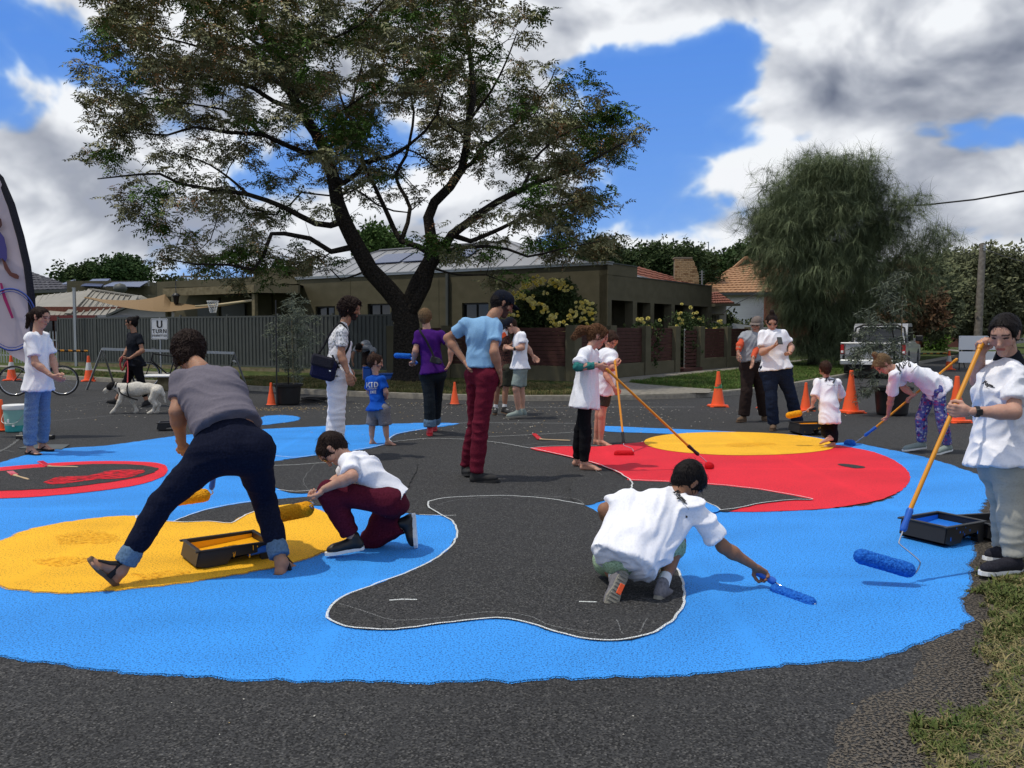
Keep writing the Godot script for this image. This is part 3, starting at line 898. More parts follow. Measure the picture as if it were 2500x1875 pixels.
	var lines := [
		[v2([-0.71,-7.15,-0.67,-6.88,-0.57,-6.65,-0.46,-6.41,-0.4,-6.08,-0.4,-5.71,-0.48,-5.35,-0.61,-5.04,-0.8,-4.75,-0.92,-4.54,-0.95,-4.34,-0.9,-4.16,-0.76,-4.06,-0.57,-4.04,-0.36,-4.12,-0.13,-4.2,0.03,-4.17,0.21,-4.01,0.36,-3.91,0.51,-3.9,0.65,-3.97,0.79,-4.15,0.9,-4.4,0.97,-4.73,1,-5.1,0.96,-5.56]),.028,.014, false],
		[v2([-0.71,-7.15,-0.58,-7.29,-0.35,-7.37,-0.02,-7.39,0.3,-7.27,0.6,-7.01]),.028,.014, false],
		[v2([-0.62,-6.99,-0.46,-7.21,-0.18,-7.31,-0.02,-7.23]),.014,.014, true],
		[v2([-0.91,-4.42,-0.72,-4.27,-0.59,-4.17,-0.36,-4.2,-0.13,-4.29,0.06,-4.24,0.21,-4.07,0.43,-3.96]),.016,.014, true],
		[v2([0.6,-7.01,0.53,-7.27,0.18,-7.39]),.02,.014, true],
		[v2([0.23,-10.45,0.81,-9.44,1.02,-8.89,1.12,-8.41,1.14,-8.02,1.07,-7.65,0.94,-7.35]),.03,.018, false],
		[v2([0.23,-10.45,0.55,-10.62,1.07,-10.62]),.022,.018, false],
		[v2([1.15,-8.17,1.52,-8.07,1.86,-7.95,2.18,-7.74,2.43,-7.45,2.57,-7.21,2.4,-7.19,2.2,-7.11,2.01,-6.99,1.86,-6.86,1.67,-6.76]),.022,.021, false],
		[v2([1.55,-7.19,1.62,-7.13,1.67,-6.92,1.67,-6.76]),.022,.021, false],
		[v2([-1.66,-11.35,-1.58,-10.97,-1.76,-10.53,-1.94,-10.25]),.03,.012, false],
		[v2([-1.66,-11.35,-1.61,-11.97,-1.28,-12.59,-0.88,-13.29,-0.04,-13.36,0.97,-13.29]),.026,.012, false],
		[v2([-1.59,-11.02,-1.16,-11.4,-0.59,-11.3,-0.16,-10.97,0.23,-10.45]),.026,.012, false],
		[v2([-0.54,-11.55,0.09,-11.75,0.89,-12.13]),.022,.012, false],
		[v2([-0.15,-10.53,0.32,-10.88,0.83,-11.35]),.02,.012, true],
		[v2([-2.77,-9.82,-2.47,-9.68,-2.25,-9.9,-1.95,-9.75]),.028,.013, false],
		[v2([-2.57,-9.08,-2.33,-9.14,-2.06,-9.27,-1.73,-9.14]),.026,.013, false],
		[v2([-2.14,-7.69,-1.94,-7.6,-1.71,-7.69,-1.44,-7.56]),.028,.013, false],
		[v2([-2.57,-6.38,-2.52,-6.67,-2.42,-6.92,-2.25,-7.11,-2.02,-7.27]),.022,.014, false],
		[v2([-2.94,-6.59,-2.85,-6.44,-2.66,-6.39,-2.48,-6.35,-2.3,-6.38,-2.11,-6.32,-2.1,-6.51,-2.06,-6.72,-1.97,-6.96]),.03,.016, false],
		[v2([-0.44,-6.59,-0.56,-6.59,-0.73,-6.62]),.02,.014, false],
		[v2([-0.66,-4.48,-0.59,-4.5,-0.51,-4.49]),.03,.014, false],[v2([0.36,-4.46,0.45,-4.45]),.03,.014, false],
		[v2([0.52,-4.17,0.53,-3.97]),.012,.014, true],[v2([0.68,-4.2,0.61,-3.99]),.014,.014, true],
		[v2([0.04,-16.22,1.09,-16.13,2.25,-16.22,3.49,-16.22]),.03,.008, false],[v2([-3.24,-16.22,-1.8,-16.03,-0.94,-16.22]),.03,.008, true],
		[v2([2.08,-17.06,2.96,-17.28]),.03,.008, true],
		[v2([4.93,-14.14,5.94,-15.03,6.7,-15.47]),.02,.008, true],
		[v2([-7.87,-13.03,-7.67,-13.43,-7.38,-13.85,-6.83,-14.61,-6.29,-15.47]),.045,.008, true],[v2([-9.57,-17.99,-9.46,-18.75,-8.7,-18.23,-8.6,-16.84,-8.46,-16.22,-8.01,-16.03]),.03,.008, true],[v2([-8.06,-15.29,-7.57,-16.22]),.03,.008, true],
		[v2([-6.08,-9.86,-6.33,-10.66,-6.88,-11.86,-7.85,-13.36,-8.49,-14.07]),.07,.008, true],[v2([-6.27,-10.37,-5.96,-10.13]),.03,.008, true],
		[v2([-7.45,-13.56,-7.15,-13.99,-6.91,-14.45]),.03,.008, true],[v2([-2.14,-9.17,-2.02,-8.17,-1.81,-7.58]),.012,.014, true],[v2([0.97,-9.34,0.87,-8.86,0.9,-8.44]),.012,.014, true]]
	for i in lines.size():
		chalk_line(lines[i][0], lines[i][1], lines[i][2], t, lines[i][3], i + 5)
	# scuffs and thin places on the yellow
	for q in [v2([-3.22,-5.94,-2.96,-6.08,-2.74,-5.87,-2.85,-5.71,-3.09,-5.74]), v2([-3.04,-5.28,-2.87,-5.39,-2.69,-5.27,-2.81,-5.16]), v2([-2.3,-4.97,-2.08,-5.06,-1.93,-4.96,-2.11,-4.85]), v2([-2.1,-5.56,-1.83,-5.68,-1.67,-5.56,-1.87,-5.42]), v2([2.68,-10.79,3.26,-10.97,3.37,-10.75,2.86,-10.57])]:
		b = mb()
		b.sheet(subdiv(q, .05,.12, true, 31),.0185)
		part("scuff", b, M.scuff, t)
	b = mb()
	b.sheet(subdiv(v2([3.55,-9.21,3.71,-9.11,3.74,-8.92,3.62,-8.89,3.54,-9.05]),.03,.03, true, 8),.0135)
	part("bare_patch", b, M.asphalt, t)

# ---------------------------------------------------------------- the rendered corner house and its fences
var HU := Vector3(.829,0,.559)
var HB := Basis(Vector3(.829,0,.559), Vector3.UP, Vector3(-.559,0,.829))
var HO := Vector3(3.0,.1,-27.0)

func hp(x: float, y: float, z: float) -> Vector3:
	return HO + HB * Vector3(x, y, z)

# wall in the plane of basis x/y from x0 to x1, openings [xa, xb, ya, yb]
func wall_with(b: MB, o: Vector3, bs: Basis, x0: float, x1: float, y1: float, thick: float, holes: Array) -> void:
	var xs := [x0, x1]
	for h in holes: xs.append_array([h[0], h[1]])
	xs.sort()
	for i in xs.size() - 1:
		var a: float = xs[i]
		var c: float = xs[i + 1]
		if c - a < .001: continue
		var ys := [[0.0, y1]]
		for h in holes:
			if h[0] < (a + c) * .5 and h[1] > (a + c) * .5: ys = [[0.0, h[2]],[h[3], y1]]
		for s in ys:
			if s[1] - s[0] < .01: continue
			b.box(o + bs * Vector3((a + c) * .5, (s[0] + s[1]) * .5,-thick * .5), Vector3(c - a, s[1] - s[0], thick), bs)

func window_in(parent: Node3D, o: Vector3, bs: Basis, h: Array, depth: float, bars := 1) -> void:
	var w := Node3D.new()
	w.name = "window"
	parent.add_child(w, true)
	w.transform = to_parent(parent)
	var fr := mb()
	var cx: float = (h[0] + h[1]) * .5
	var cy: float = (h[2] + h[3]) * .5
	var ww: float = h[1] - h[0]
	var hh: float = h[3] - h[2]
	for s in [-1.0,1.0]:
		fr.box(o + bs * Vector3(cx + s * (ww * .5 - .03), cy, -depth), Vector3(.055, hh - .01,.06), bs)
		fr.box(o + bs * Vector3(cx, cy + s * (hh * .5 - .03),-depth), Vector3(ww - .12,.055,.06), bs)
	for k in bars:
		fr.box(o + bs * Vector3(cx - ww * .5 + ww * (k + 1) / (bars + 1), cy, -depth), Vector3(.035, hh - .12,.05), bs)
	place("frame", fr.commit(), M.black_plastic, w)
	var gl := mb()
	gl.box(o + bs * Vector3(cx, cy, -depth - .03), Vector3(ww - .02, hh - .02,.012), bs)
	place("pane", gl.commit(), M.dark_glass, w)

func build_corner_house() -> void:
	var t := thing("corner_house", "low olive rendered house with flat parapet behind the big tree", "house", HO)
	var holes := [[-13.15,-12.05,1.15,2.35],[-10.3,-9.15,1.15,2.4],[-5.75,-4.6,.2,2.35],[-3.6,-1.9,.9,2.3]]
	var b := mb()
	wall_with(b, HO, HB, -14.2,0,3.45,.25, holes)
	b.box(hp(-14.075,1.725,-5.2), Vector3(.25,3.45,9.8), HB)
	part("wall", b, M.olive_render, t)
	for h in holes: window_in(t, HO, HB, h, .12)
	b = mb()
	b.box(hp(-7.1,3.49,-.125), Vector3(14.3,.07,.34), HB)
	b.box(hp(-7.1,3.54,-.125), Vector3(14.36,.03,.4), HB)
	part("parapet_cap", b, M.galvanised, t)
	# control joints in the render are real slots
	b = mb()
	for x in [-11.2,-6.8,-4.1]:
		b = mb()
		b.box(hp(x, 1.72,.004), Vector3(.018,3.3,.012), HB)
		part("joint_strip", b, M.olive_render, t)
	b = mb()
	b.box(hp(-6.35,1.7,.08), Vector3(.10,3.4,.08), HB)
	part("downpipe", b, M.steel_fence, t)
	# porch side: a colonnade under a stepped parapet, in its own shade
	var RB := Basis(Vector3(.559,0,-.829), Vector3.UP, Vector3(.829,0,.559))
	var po := [[.28,1.82,.1,2.35],[2.13,3.2,.1,2.33],[3.5,5.0,.1,2.33],[5.3,6.78,.1,2.33],[7.07,8.65,.1,2.33]]
	b = mb()
	wall_with(b, HO + Vector3(.829,0,.559) * .02, RB, 0.0,9.0,3.15,.3, po)
	b.box(HO + RB * Vector3(1.065,3.31,-.13), Vector3(2.13,.38,.3), RB)
	part("colonnade", b, M.olive_render, t)
	b = mb()
	b.box(HO + RB * Vector3(4.6,1.6,-2.3), Vector3(9.0,3.1,.2), RB)
	b.box(HO + RB * Vector3(9.0,1.6,-1.25), Vector3(.2,3.1,1.9), RB)
	part("porch_wall", b, M.olive_render, t)
	b = mb()
	b.box(HO + RB * Vector3(4.6,.04,-1.2), Vector3(8.8,.08,2.0), RB)
	part("porch_floor", b, M.concrete, t)
	b = mb()
	b.box(HO + RB * Vector3(4.6,2.75,-1.2), Vector3(8.7,.12,1.9), RB)
	part("porch_ceiling", b, M.olive_render, t)
	b = mb()
	b.cbox(HO + RB * Vector3(1.2,1.1,-2.17), Vector3(.95,2.1,.05),.01, RB)
	part("front_door", b, M.black_plastic, t)
	b = mb()
	b.box(HO + RB * Vector3(1.065,3.515,-.13), Vector3(2.2,.03,.36), RB)
	b.box(HO + RB * Vector3(5.57,3.165,-.13), Vector3(6.85,.03,.36), RB)
	part("parapet_cap", b, M.steel_fence, t)
	# hipped sheet-metal roof with rolled ridges
	var ev := 2.95
	var A := hp(-19.5, ev, -.5)
	var Bq := hp(-.5, ev, -.5)
	var C := hp(-.5, ev, -8.7)
	var Dq := hp(-19.5, ev, -8.7)
	var r0 := hp(-14.0,5.0,-4.8)
	var r1 := hp(-7.0,5.0,-4.8)
	for k in [["roof_slope", [A, Bq, r1, r0]],["roof_slope", [Bq, C, r1]],["roof_slope", [C, Dq, r0, r1]],["roof_slope", [Dq, A, r0]]]:
		b = mb()
		b.face(k[1])
		var q: Array = k[1]
		# standing seams
		if q.size() == 4:
			for i in range(1,26):
				var f := i / 26.0
				var lo: Vector3 = (q[0] as Vector3).lerp(q[1], f)
				var top: Vector3 = (q[3] as Vector3).lerp(q[2], clampf((f - .28) / .4,0,1))
				if f < .28: top = (q[0] as Vector3).lerp(q[3], f / .28)
				if f > .68: top = (q[1] as Vector3).lerp(q[2], (1 - f) / .32)
				b.beam(lo + Vector3.UP * .012, top + Vector3.UP * .012,.03,.03)
		part(k[0], b, M.roof_iron, t)
	b = mb()
	b.beam(r0 + Vector3.UP * .02, r1 + Vector3.UP * .02,.25,.05)
	for k in [[A, r0],[Bq, r1],[C, r1],[Dq, r0]]: b.beam(k[0], k[1],.2,.06)
	part("ridge_cap", b, M.roof_iron, t)
	for k in 3:
		b = mb()
		var n := (r0 - A).cross(Bq - A).normalized()
		if n.y < 0: n = -n
		var ux := HU
		var up := n.cross(ux).normalized()
		if up.y < 0: up = -up
		var pz := ux.cross(up)
		b.cbox(hp(-12.2 + k * 1.75,4.42,-3.55) + Vector3.UP * .06, Vector3(1.6,1.05,.04),.008, Basis(ux, up, pz))
		part("solar_panel", b, M.solar, t)
	build_carport(t)
	build_fences()
	build_rose()

func build_carport(t: Node3D) -> void:
	var p := thing("carport", "weathered timber beam carport beside the olive house", "carport", Vector3(-14.0,.1,-34))
	var b := mb()
	var tl := Vector3(-14.317,3.047,-35.2)
	var tr := Vector3(-9.974,3.099,-33.2)
	b.beam(tl, tr, .12,.31)
	part("beam", b, M.old_timber, p)
	b = mb()
	b.beam(tr + (tr - tl).normalized() * .01, Vector3(-8.06,3.043,-32.4),.12,.30)
	part("beam", b, M.olive_render, p)
	for k in [[Vector3(-14.128,2.942,-35.1),.17],[Vector3(-10.022,2.993,-33.3),.16],[Vector3(-13.041,3.029,-38),.15]]:
		b = mb()
		var top: Vector3 = k[0]
		b.box(Vector3(top.x, (top.y + .1) * .5 - .04, top.z - .02), Vector3(k[1], top.y - .18, k[1]), HB)
		part("post", b, M.old_timber if k[1] > .155 else M.olive_render, p)
	b = mb()
	var q := [Vector3(-14.388,3.186,-35.3), Vector3(-8.114,3.188,-32.5), Vector3(-9.142,3.405,-39), Vector3(-16.087,3.349,-41)]
	for i in 4: q[i] = (q[i] as Vector3) + Vector3.UP * (.06 if i < 2 else .0)
	b.face([q[0], q[1], q[2], q[3]])
	b.face([q[3] - Vector3.UP * .1, q[2] - Vector3.UP * .1, q[1] - Vector3.UP * .1, q[0] - Vector3.UP * .1])
	part("roof_slab", b, M.olive_render, p)
	b = mb()
	b.box(Vector3(-13.991,2.387,-40), Vector3(8.4,3.0,.2), HB)
	b.box(Vector3(-10.032,2.541,-37.4), Vector3(3.6,3.4,.2), HB)
	part("back_wall", b, M.olive_render, p)
	b = mb()
	b.box(Vector3(-13.412,1.997,-39.4), Vector3(3.4,1.4,.08), HB)
	part("roller_door", b, M.steel_fence, p)
	# shade sail slung from the carport
	var s := thing("shade_sail", "sagging tan shade sail tied to the carport post", "shade sail", Vector3(-8.813,3.193,-33.5))
	s.position = Vector3(-15.119,2.514,-34)
	var top := v3([-18.22,2.93,-36.5,-17.3,2.8,-36.2,-16.35,2.75,-35.8,-15.41,2.76,-35.4,-14.74,2.84,-35.2,-14.2,2.97,-35,-13.93,2.65,-34.9,-12.78,2.5,-34.5,-11.55,2.53,-34.1,-10.15,2.67,-33.6])
	var bot := v3([-18.22,2.92,-36.5,-16.73,2.62,-35,-15.81,2.43,-34.6,-14.95,2.31,-34.3,-14.33,2.25,-34.2,-13.85,2.23,-34.1,-13.58,2.24,-34,-12.6,2.35,-34,-11.45,2.46,-33.8,-10.12,2.65,-33.5])
	b = mb()
	for i in top.size() - 1:
		for j in 5:
			var f0 := j / 5.0
			var f1 := (j + 1) / 5.0
			var bulge := func(a: Vector3, c: Vector3, f: float) -> Vector3: return a.lerp(c, f) + Vector3(0,-.05,.12) * sin(f * PI)
			b.q(bulge.call(bot[i], top[i], f0), bulge.call(bot[i + 1], top[i + 1], f0), bulge.call(bot[i + 1], top[i + 1], f1), bulge.call(bot[i], top[i], f1))
	part("cloth", b, M.shade_cloth, s)
	b = mb()
	b.tube(v3([-12.56,2.45,-33.9,-11.41,2.51,-33.7,-10.09,2.67,-33.4]), PackedFloat32Array([.03,.06,.05]),6)
	part("edge_band", b, M.beige_edge, s)
	# lantern and hoop
	var l := thing("wall_lantern", "black lantern hanging under the carport beam", "lantern", Vector3(-13.588,2.715,-34.6))
	b = mb()
	b.lathe(Vector3(-13.592,2.559,-34.6),[Vector2(0,-.02), Vector2(.09,0), Vector2(.13,.30), Vector2(.19,.33), Vector2(.10,.42), Vector2(.02,.45), Vector2(.015,.95), Vector2(0,.95)],6)
	part("cage", b, M.black_plastic, l)
	var h := thing("basketball_hoop", "white basketball hoop with hanging net behind the fence", "hoop", Vector3(-11.371,2.589,-32.5))
	b = mb()
	var ring := PackedVector3Array()
	for i in 17: ring.append(Vector3(-11.371,2.589,-32.5) + Vector3(cos(TAU * i / 16.0),0, sin(TAU * i / 16.0)) * .21)
	b.tube(ring, PackedFloat32Array([.016]),6, false)
	part("rim", b, M.sign_white, h)
	b = mb()
	for i in 12:
		for s2 in [-1.0,1.0]:
			var pts := PackedVector3Array()
			for j in 5:
				var an: float = TAU * i / 12.0 + s2 * j * .26
				pts.append(Vector3(-11.371,2.589,-32.5) + Vector3(cos(an),0, sin(an)) * (.21 - .026 * j) + Vector3.DOWN * .11 * j)
			b.tube(pts, PackedFloat32Array([.007]),3, false)
	part("net", b, M.sign_white, h)
	b = mb()
	b.beam(Vector3(-11.371,2.589,-32.5) + Vector3(0,0,-.22), Vector3(-13.209,2.754,-38),.05,.05)
	part("bracket", b, M.black_plastic, h)

func rib_panel(a: Vector3, c: Vector3, y0: float, y1: float, ribs: int) -> MB:
	var b := mb()
	var d := (c - a) / ribs
	var n := Vector3(d.z, 0,-d.x).normalized() * -.028
	if n.z < 0: n = -n
	for i in ribs:
		var p0 := a + d * i
		var prof := [[0.0,0.0],[.30,0.0],[.42,1.0],[.88,1.0],[1.0,0.0]]
		for k in 4:
			var A: Vector3 = p0 + d * prof[k][0] + n * prof[k][1]
			var C: Vector3 = p0 + d * prof[k + 1][0] + n * prof[k + 1][1]
			b.q(A + Vector3.UP * y0, C + Vector3.UP * y0, C + Vector3.UP * y1, A + Vector3.UP * y1)
	return b

func build_fences() -> void:
	# folded steel fence along the left street
	var a := Vector3(-18.023,0.001,-33.9)
	var z := Vector3(-3.683,0.027,-26.2)
	a.y = .1
	z.y = .1
	var t := thing("steel_fence", "long dark green-grey ribbed steel fence along the left street", "fence", a.lerp(z, .5))
	var n := 7
	for i in n:
		var p0 := a.lerp(z, float(i) / n)
		var p1 := a.lerp(z, float(i + 1) / n)
		var e := (p1 - p0).normalized() * .035
		part("panel", rib_panel(p0 + e, p1 - e, .18,1.83,14), M.steel_fence, t)
		for y in [.17,1.85]:
			var rb := mb()
			rb.beam(p0 + e + Vector3.UP * y, p1 - e + Vector3.UP * y, .06,.055)
			part("rail", rb, M.steel_fence, t)
		var sl := mb()
		sl.beam(p0 + e + Vector3.UP * .06, p1 - e + Vector3.UP * .06,.05,.13)
		part("plinth_board", sl, M.old_timber, t)
	for i in n + 1:
		var pb := mb()
		pb.box(a.lerp(z, float(i) / n) + Vector3.UP * .97, Vector3(.065,1.94,.065), HB)
		part("post", pb, M.steel_fence, t)
	var gp := mb()
	for s in [[270,512,33.0],[845,690,29.6],[552,706,31.2]]:
		pass
	# old gate pole
	var tp := thing("gate_post", "tall thin grey steel post standing at the steel fence", "post", Vector3(Vector3(-16.891,0.119,-33).x, .1,-33.0))
	gp.box(Vector3(Vector3(-16.891,0.119,-33).x, 1.6,-33.0), Vector3(.09,3.0,.09))
	part("shaft", gp, M.galvanised, tp)
	gp = mb()
	gp.box(Vector3(Vector3(-16.891,0.119,-33).x, 3.12,-33.0), Vector3(.11,.03,.11))
	part("cap", gp, M.galvanised, tp)
	# pale picket fence further down the left street
	var pf := thing("picket_fence", "pale grey metal picket fence beyond the steel fence", "fence", Vector3(-19.866,0.089,-35))
	pf.position.y = .1
	var pa := Vector3(-25.919,0.138,-38.5)
	var pz := Vector3(-18.37,0.029,-34.4)
	for y in [.35,1.0]:
		var rb := mb()
		rb.beam(Vector3(pa.x, .1 + y, pa.z), Vector3(pz.x, .1 + y, pz.z),.04,.04)
		part("rail", rb, M.galvanised, pf)
	for i in 44:
		var k := pa.lerp(pz, i / 43.0)
		var pk := mb()
		pk.box(Vector3(k.x, .78, k.z + .03), Vector3(.035,1.3,.02))
		pk.f3(Vector3(k.x - .0175,1.43, k.z + .03), Vector3(k.x + .0175,1.43, k.z + .03), Vector3(k.x, 1.48, k.z + .03))
		part("picket", pk, M.galvanised, pf)
	# merbau slat fence with rendered piers
	var c := Vector3(1.662,-0.01,-23)
	c.y = .1
	var e := Vector3(15.479,-0.032,-43.5)
	e.y = .1
	var dr := Vector3(.585,0,-.811)
	var s1 := thing("slat_fence", "dark red-brown timber slat fence between rendered piers", "fence", c)
	# along the side street: piers at measured distances from the corner
	var piers := [0.0,1.95,4.15,6.3,8.3,10.75,13.2,16.0]
	var bs := Basis(dr, Vector3.UP, Vector3(.811,0,.585))
	for i in piers.size():
		var pb := mb()
		pb.cbox(c + dr * piers[i] + Vector3.UP * .76, Vector3(.36,1.52,.30),.008, bs)
		part("pier", pb, M.olive_render, s1)
	var slat_len := {}
	for i in piers.size() - 1:
		if i == 3: continue
		slat_bay(c + dr * (piers[i] + .18), c + dr * (piers[i + 1] - .18), s1, bs)
	# open gate leaf and the step behind it
	var gt := thing("slat_gate", "narrow timber slat gate standing open in the slat fence", "gate", c + dr * 7.55)
	var g0 := c + dr * 7.15
	var gw := .95
	for k in 10:
		var sb := mb()
		sb.cbox(g0 + dr * gw * .5 + Vector3.UP * (.20 + k * .125), Vector3(gw, .10,.022),.004, bs)
		part("slat", sb, M.merbau, gt)
	for k in 2:
		var sb := mb()
		sb.cbox(g0 + dr * (.04 + k * (gw - .08)) + Vector3.UP * .73 - bs.z * .03, Vector3(.05,1.4,.04),.004, bs)
		part("stile", sb, M.galvanised if k == 0 else M.merbau, gt)
	var st := mb()
	st.cbox(c + dr * 7.3 + Vector3.UP * .06, Vector3(1.55,.12,.5),.01, bs)
	part("door_step", st, M.merbau, s1)
	# along the left street, from the corner back to the steel fence
	var dl := (Vector3(-3.75,.1,-26.05) - c).normalized()
	var total := (Vector3(-3.75,.1,-26.05) - c).length()
	var bl := Basis(-dl, Vector3.UP, (-dl).cross(Vector3.UP))
	var s2 := thing("slat_fence", "shaded timber slat fence running from the corner pier towards the tree", "fence", c + dl * 3.0)
	for i in 3:
		var p0 := c + dl * (.2 + i * (total - .2) / 3.0)
		var p1 := c + dl * (.2 + (i + 1) * (total - .2) / 3.0 - .3)
		slat_bay(p1, p0, s2, bl)
		var pb := mb()
		pb.cbox(p1 + dl * .15 + Vector3.UP * .76, Vector3(.30,1.52,.30),.008, bl)
		part("pier", pb, M.olive_render, s2)

func slat_bay(p0: Vector3, p1: Vector3, t: Node3D, bs: Basis) -> void:
	var l := (p1 - p0).length() - .006
	var mid := (p0 + p1) * .5
	var pl := mb()
	pl.cbox(mid + Vector3.UP * .20, Vector3(l, .40,.2),.006, bs)
	part("plinth", pl, M.olive_render, t)
	var mesh := mb().cbox(Vector3.ZERO, Vector3(l, .096,.022),.004).commit()
	for k in 10:
		var o := place("slat", mesh, M.merbau, t)
		o.transform = to_parent(t) * Transform3D(bs.rotated(bs.x, r2(-.02,.02)), mid + Vector3.UP * (.46 + k * .105) + bs.z * r2(-.004,.004))
	for k in 2:
		var sb := mb()
		sb.box(p0.lerp(p1,.2 + .6 * k) + Vector3.UP * .93 - bs.z * .05, Vector3(.05,1.05,.05), bs)
		part("batten", sb, M.merbau, t)

func build_rose() -> void:
	var t := thing("rose_bush", "big climbing bush covered in pale yellow roses behind the slat fence", "bush", Vector3(1.1,.1,-25.6))
	var ol := v2([0,1.41,0.02,2.05,0.15,2.42,0.49,2.64,0.98,2.78,1.22,2.93,1.65,2.95,1.9,2.78,1.86,2.48,2.21,2.32,2.43,2.23,2.42,1.68,2.33,1.38])
	var leafm := leaf_mesh(5,.05,.09)
	var xf := []
	var cols := []
	var bb := Rect2(ol[0], Vector2.ZERO)
	for p in ol: bb = bb.expand(p)
	while xf.size() < 5200:
		var p := Vector2(r2(bb.position.x, bb.end.x), r2(bb.position.y - .8, bb.end.y))
		if not Geometry2D.is_point_in_polygon(Vector2(p.x, maxf(p.y, bb.position.y + .05)), ol): continue
		var o := Vector3(p.x, p.y, -25.6 + rng.randfn() * .42)
		xf.append(Transform3D(Basis(rvec(), r2(0, TAU)) * r2(.7,1.3), o))
		cols.append(Color(.018,.034,.010).lerp(Color(.05,.075,.022), rng.randf()))
	scatter("foliage", leafm, M.leaf, xf, cols, t)
	var stems := mb()
	for i in 9:
		var x := lerpf(bb.position.x + .3, bb.end.x - .3, i / 8.0)
		stems.tube(PackedVector3Array([Vector3(lerpf(x, 1.2,.4),.1,-25.6), Vector3(x, .9,-25.6 + r2(-.2,.2)), Vector3(x + r2(-.3,.3),1.7,-25.5 + r2(-.2,.2)), Vector3(x + r2(-.4,.4),2.2,-25.5)]), PackedFloat32Array([.025,.018,.012,.006]),5)
	part("stem", stems, M.bark, t)
	# rose heads: a few rings of petals, set along the arching canes
	var rose := mb(Color.WHITE)
	for ring in 3:
		for k in 6:
			var an := TAU * (k + ring * .5) / 6.0
			var d := Vector3(cos(an),0, sin(an))
			var s := d.cross(Vector3.UP)
			var R := .055 - ring * .014
			var hh := .012 + ring * .016
			rose.q(Vector3.UP * .0 + d * .008 - s * .02, Vector3.UP * .0 + d * .008 + s * .02, d * R + s * .028 + Vector3.UP * hh, d * R - s * .028 + Vector3.UP * hh)
	var rm := rose.commit()
	xf = []
	cols = []
	var canes := [v3([0.01,2.56,-24.7,0.45,2.35,-24.5,0.79,2.22,-24.5,0.97,1.99,-24.5,1.16,1.81,-24.5,1.27,1.62,-24.5]), v3([1.28,2.86,-24.7,1.43,2.78,-24.7,1.54,2.71,-24.7]), v3([0.19,2.6,-24.7,0.64,2.89,-24.7,1.2,2.89,-24.7]), v3([1.86,2.14,-24.5,2.09,2.25,-24.5,2.27,2.22,-24.5,2.27,1.99,-24.5,2.24,1.77,-24.5]), v3([0.04,2.44,-24.5,-0.03,1.99,-24.5,0.08,1.85,-24.5]), v3([1.64,1.7,-24.5,1.83,2.15,-24.6]), v3([0.9,2.59,-24.6,1.01,2.63,-24.6]), v3([1.98,1.77,-24.5,2.16,1.62,-24.5]), v3([1.05,2.78,-24.7,1.54,2.86,-24.7]), v3([1.2,1.62,-24.5,1.5,1.53,-24.5])]
	for c in canes:
		for i in c.size() - 1:
			for k in int(maxf(3.0, c[i].distance_to(c[i + 1]) * 40.0)):
				var o: Vector3 = c[i].lerp(c[i + 1], rng.randf()) + Vector3(rng.randfn() * .08, rng.randfn() * .08, r2(-.05,.15))
				var up := (Vector3(r2(-.5,.3), r2(.1,.9), r2(.4,1.0))).normalized()
				var sd := up.cross(rvec()).normalized()
				xf.append(Transform3D(Basis(sd, up, sd.cross(up)) * r2(.7,1.05), o))
				cols.append(Color(.80,.66,.12).lerp(Color(.84,.78,.38), rng.randf()))
	scatter("blossoms", rm, M.petal, xf, cols, t)
	# smaller roses over the fence further along
	for k in [[Vector3(6.798,1.736,-31.5),.55, "thin rose bush with a few yellow flowers behind the open slat gate"],[Vector3(7.979,1.592,-33),.4, "low rose bush with yellow flowers at the far end of the porch"],[Vector3(5.883,1.888,-29.5),.7, "tall narrow rose bush with yellow flowers in front of the fourth porch opening"],[Vector3(4.21,1.566,-27),.4, "small rose bush with pale flowers in front of the second porch opening"]]:
		var o: Vector3 = k[0]
		var s := thing("rose_bush", k[2], "bush", Vector3(o.x, .1, o.z),0, "rose bushes along the porch")
		var x2 := []
		var c2 := []
		var x3 := []
		var c3 := []
		for i in 420:
			var q := Vector3(rng.randfn() * .22, r2(.4,1.75) * (o.y / 1.6), rng.randfn() * .2)
			x2.append(Transform3D(Basis(rvec(), r2(0, TAU)) * r2(.8,1.3), Vector3(o.x, 0, o.z) + q))
			c2.append(Color(.022,.04,.012).lerp(Color(.05,.08,.024), rng.randf()))
		for i in 9:
			var up := Vector3(r2(-.4,.4), r2(.1,.8),1).normalized()
			var sd := up.cross(rvec()).normalized()
			x3.append(Transform3D(Basis(sd, up, sd.cross(up)) * r2(.8,1.2), o + Vector3(rng.randfn() * .18, r2(-.25,.45) * k[1] * 1.6,.25)))
			c3.append(Color(.72,.64,.22))
		scatter("foliage", leafm, M.leaf, x2, c2, s)
		scatter("blossoms", rm, M.petal, x3, c3, s)
		var sb := mb()
		sb.tube(PackedVector3Array([Vector3(o.x, .1, o.z), Vector3(o.x + .05,.8, o.z), o]), PackedFloat32Array([.02,.014,.006]),5)
		part("stem", sb, M.bark, s)

func leaf_mesh(n: int, w: float, l: float) -> ArrayMesh:
	var b := mb(Color.WHITE)
	for i in n:
		var d := rvec()
		var s := d.cross(rvec()).normalized() * w * .5
		var o := rvec() * l * .7
		var up := d.cross(s).normalized() * w * .12
		var m := o + d * l * .5
		var t := o + d * l
		b.f3(o, m + s + up, t)
		b.f3(o, t, m - s + up)
	return b.commit()

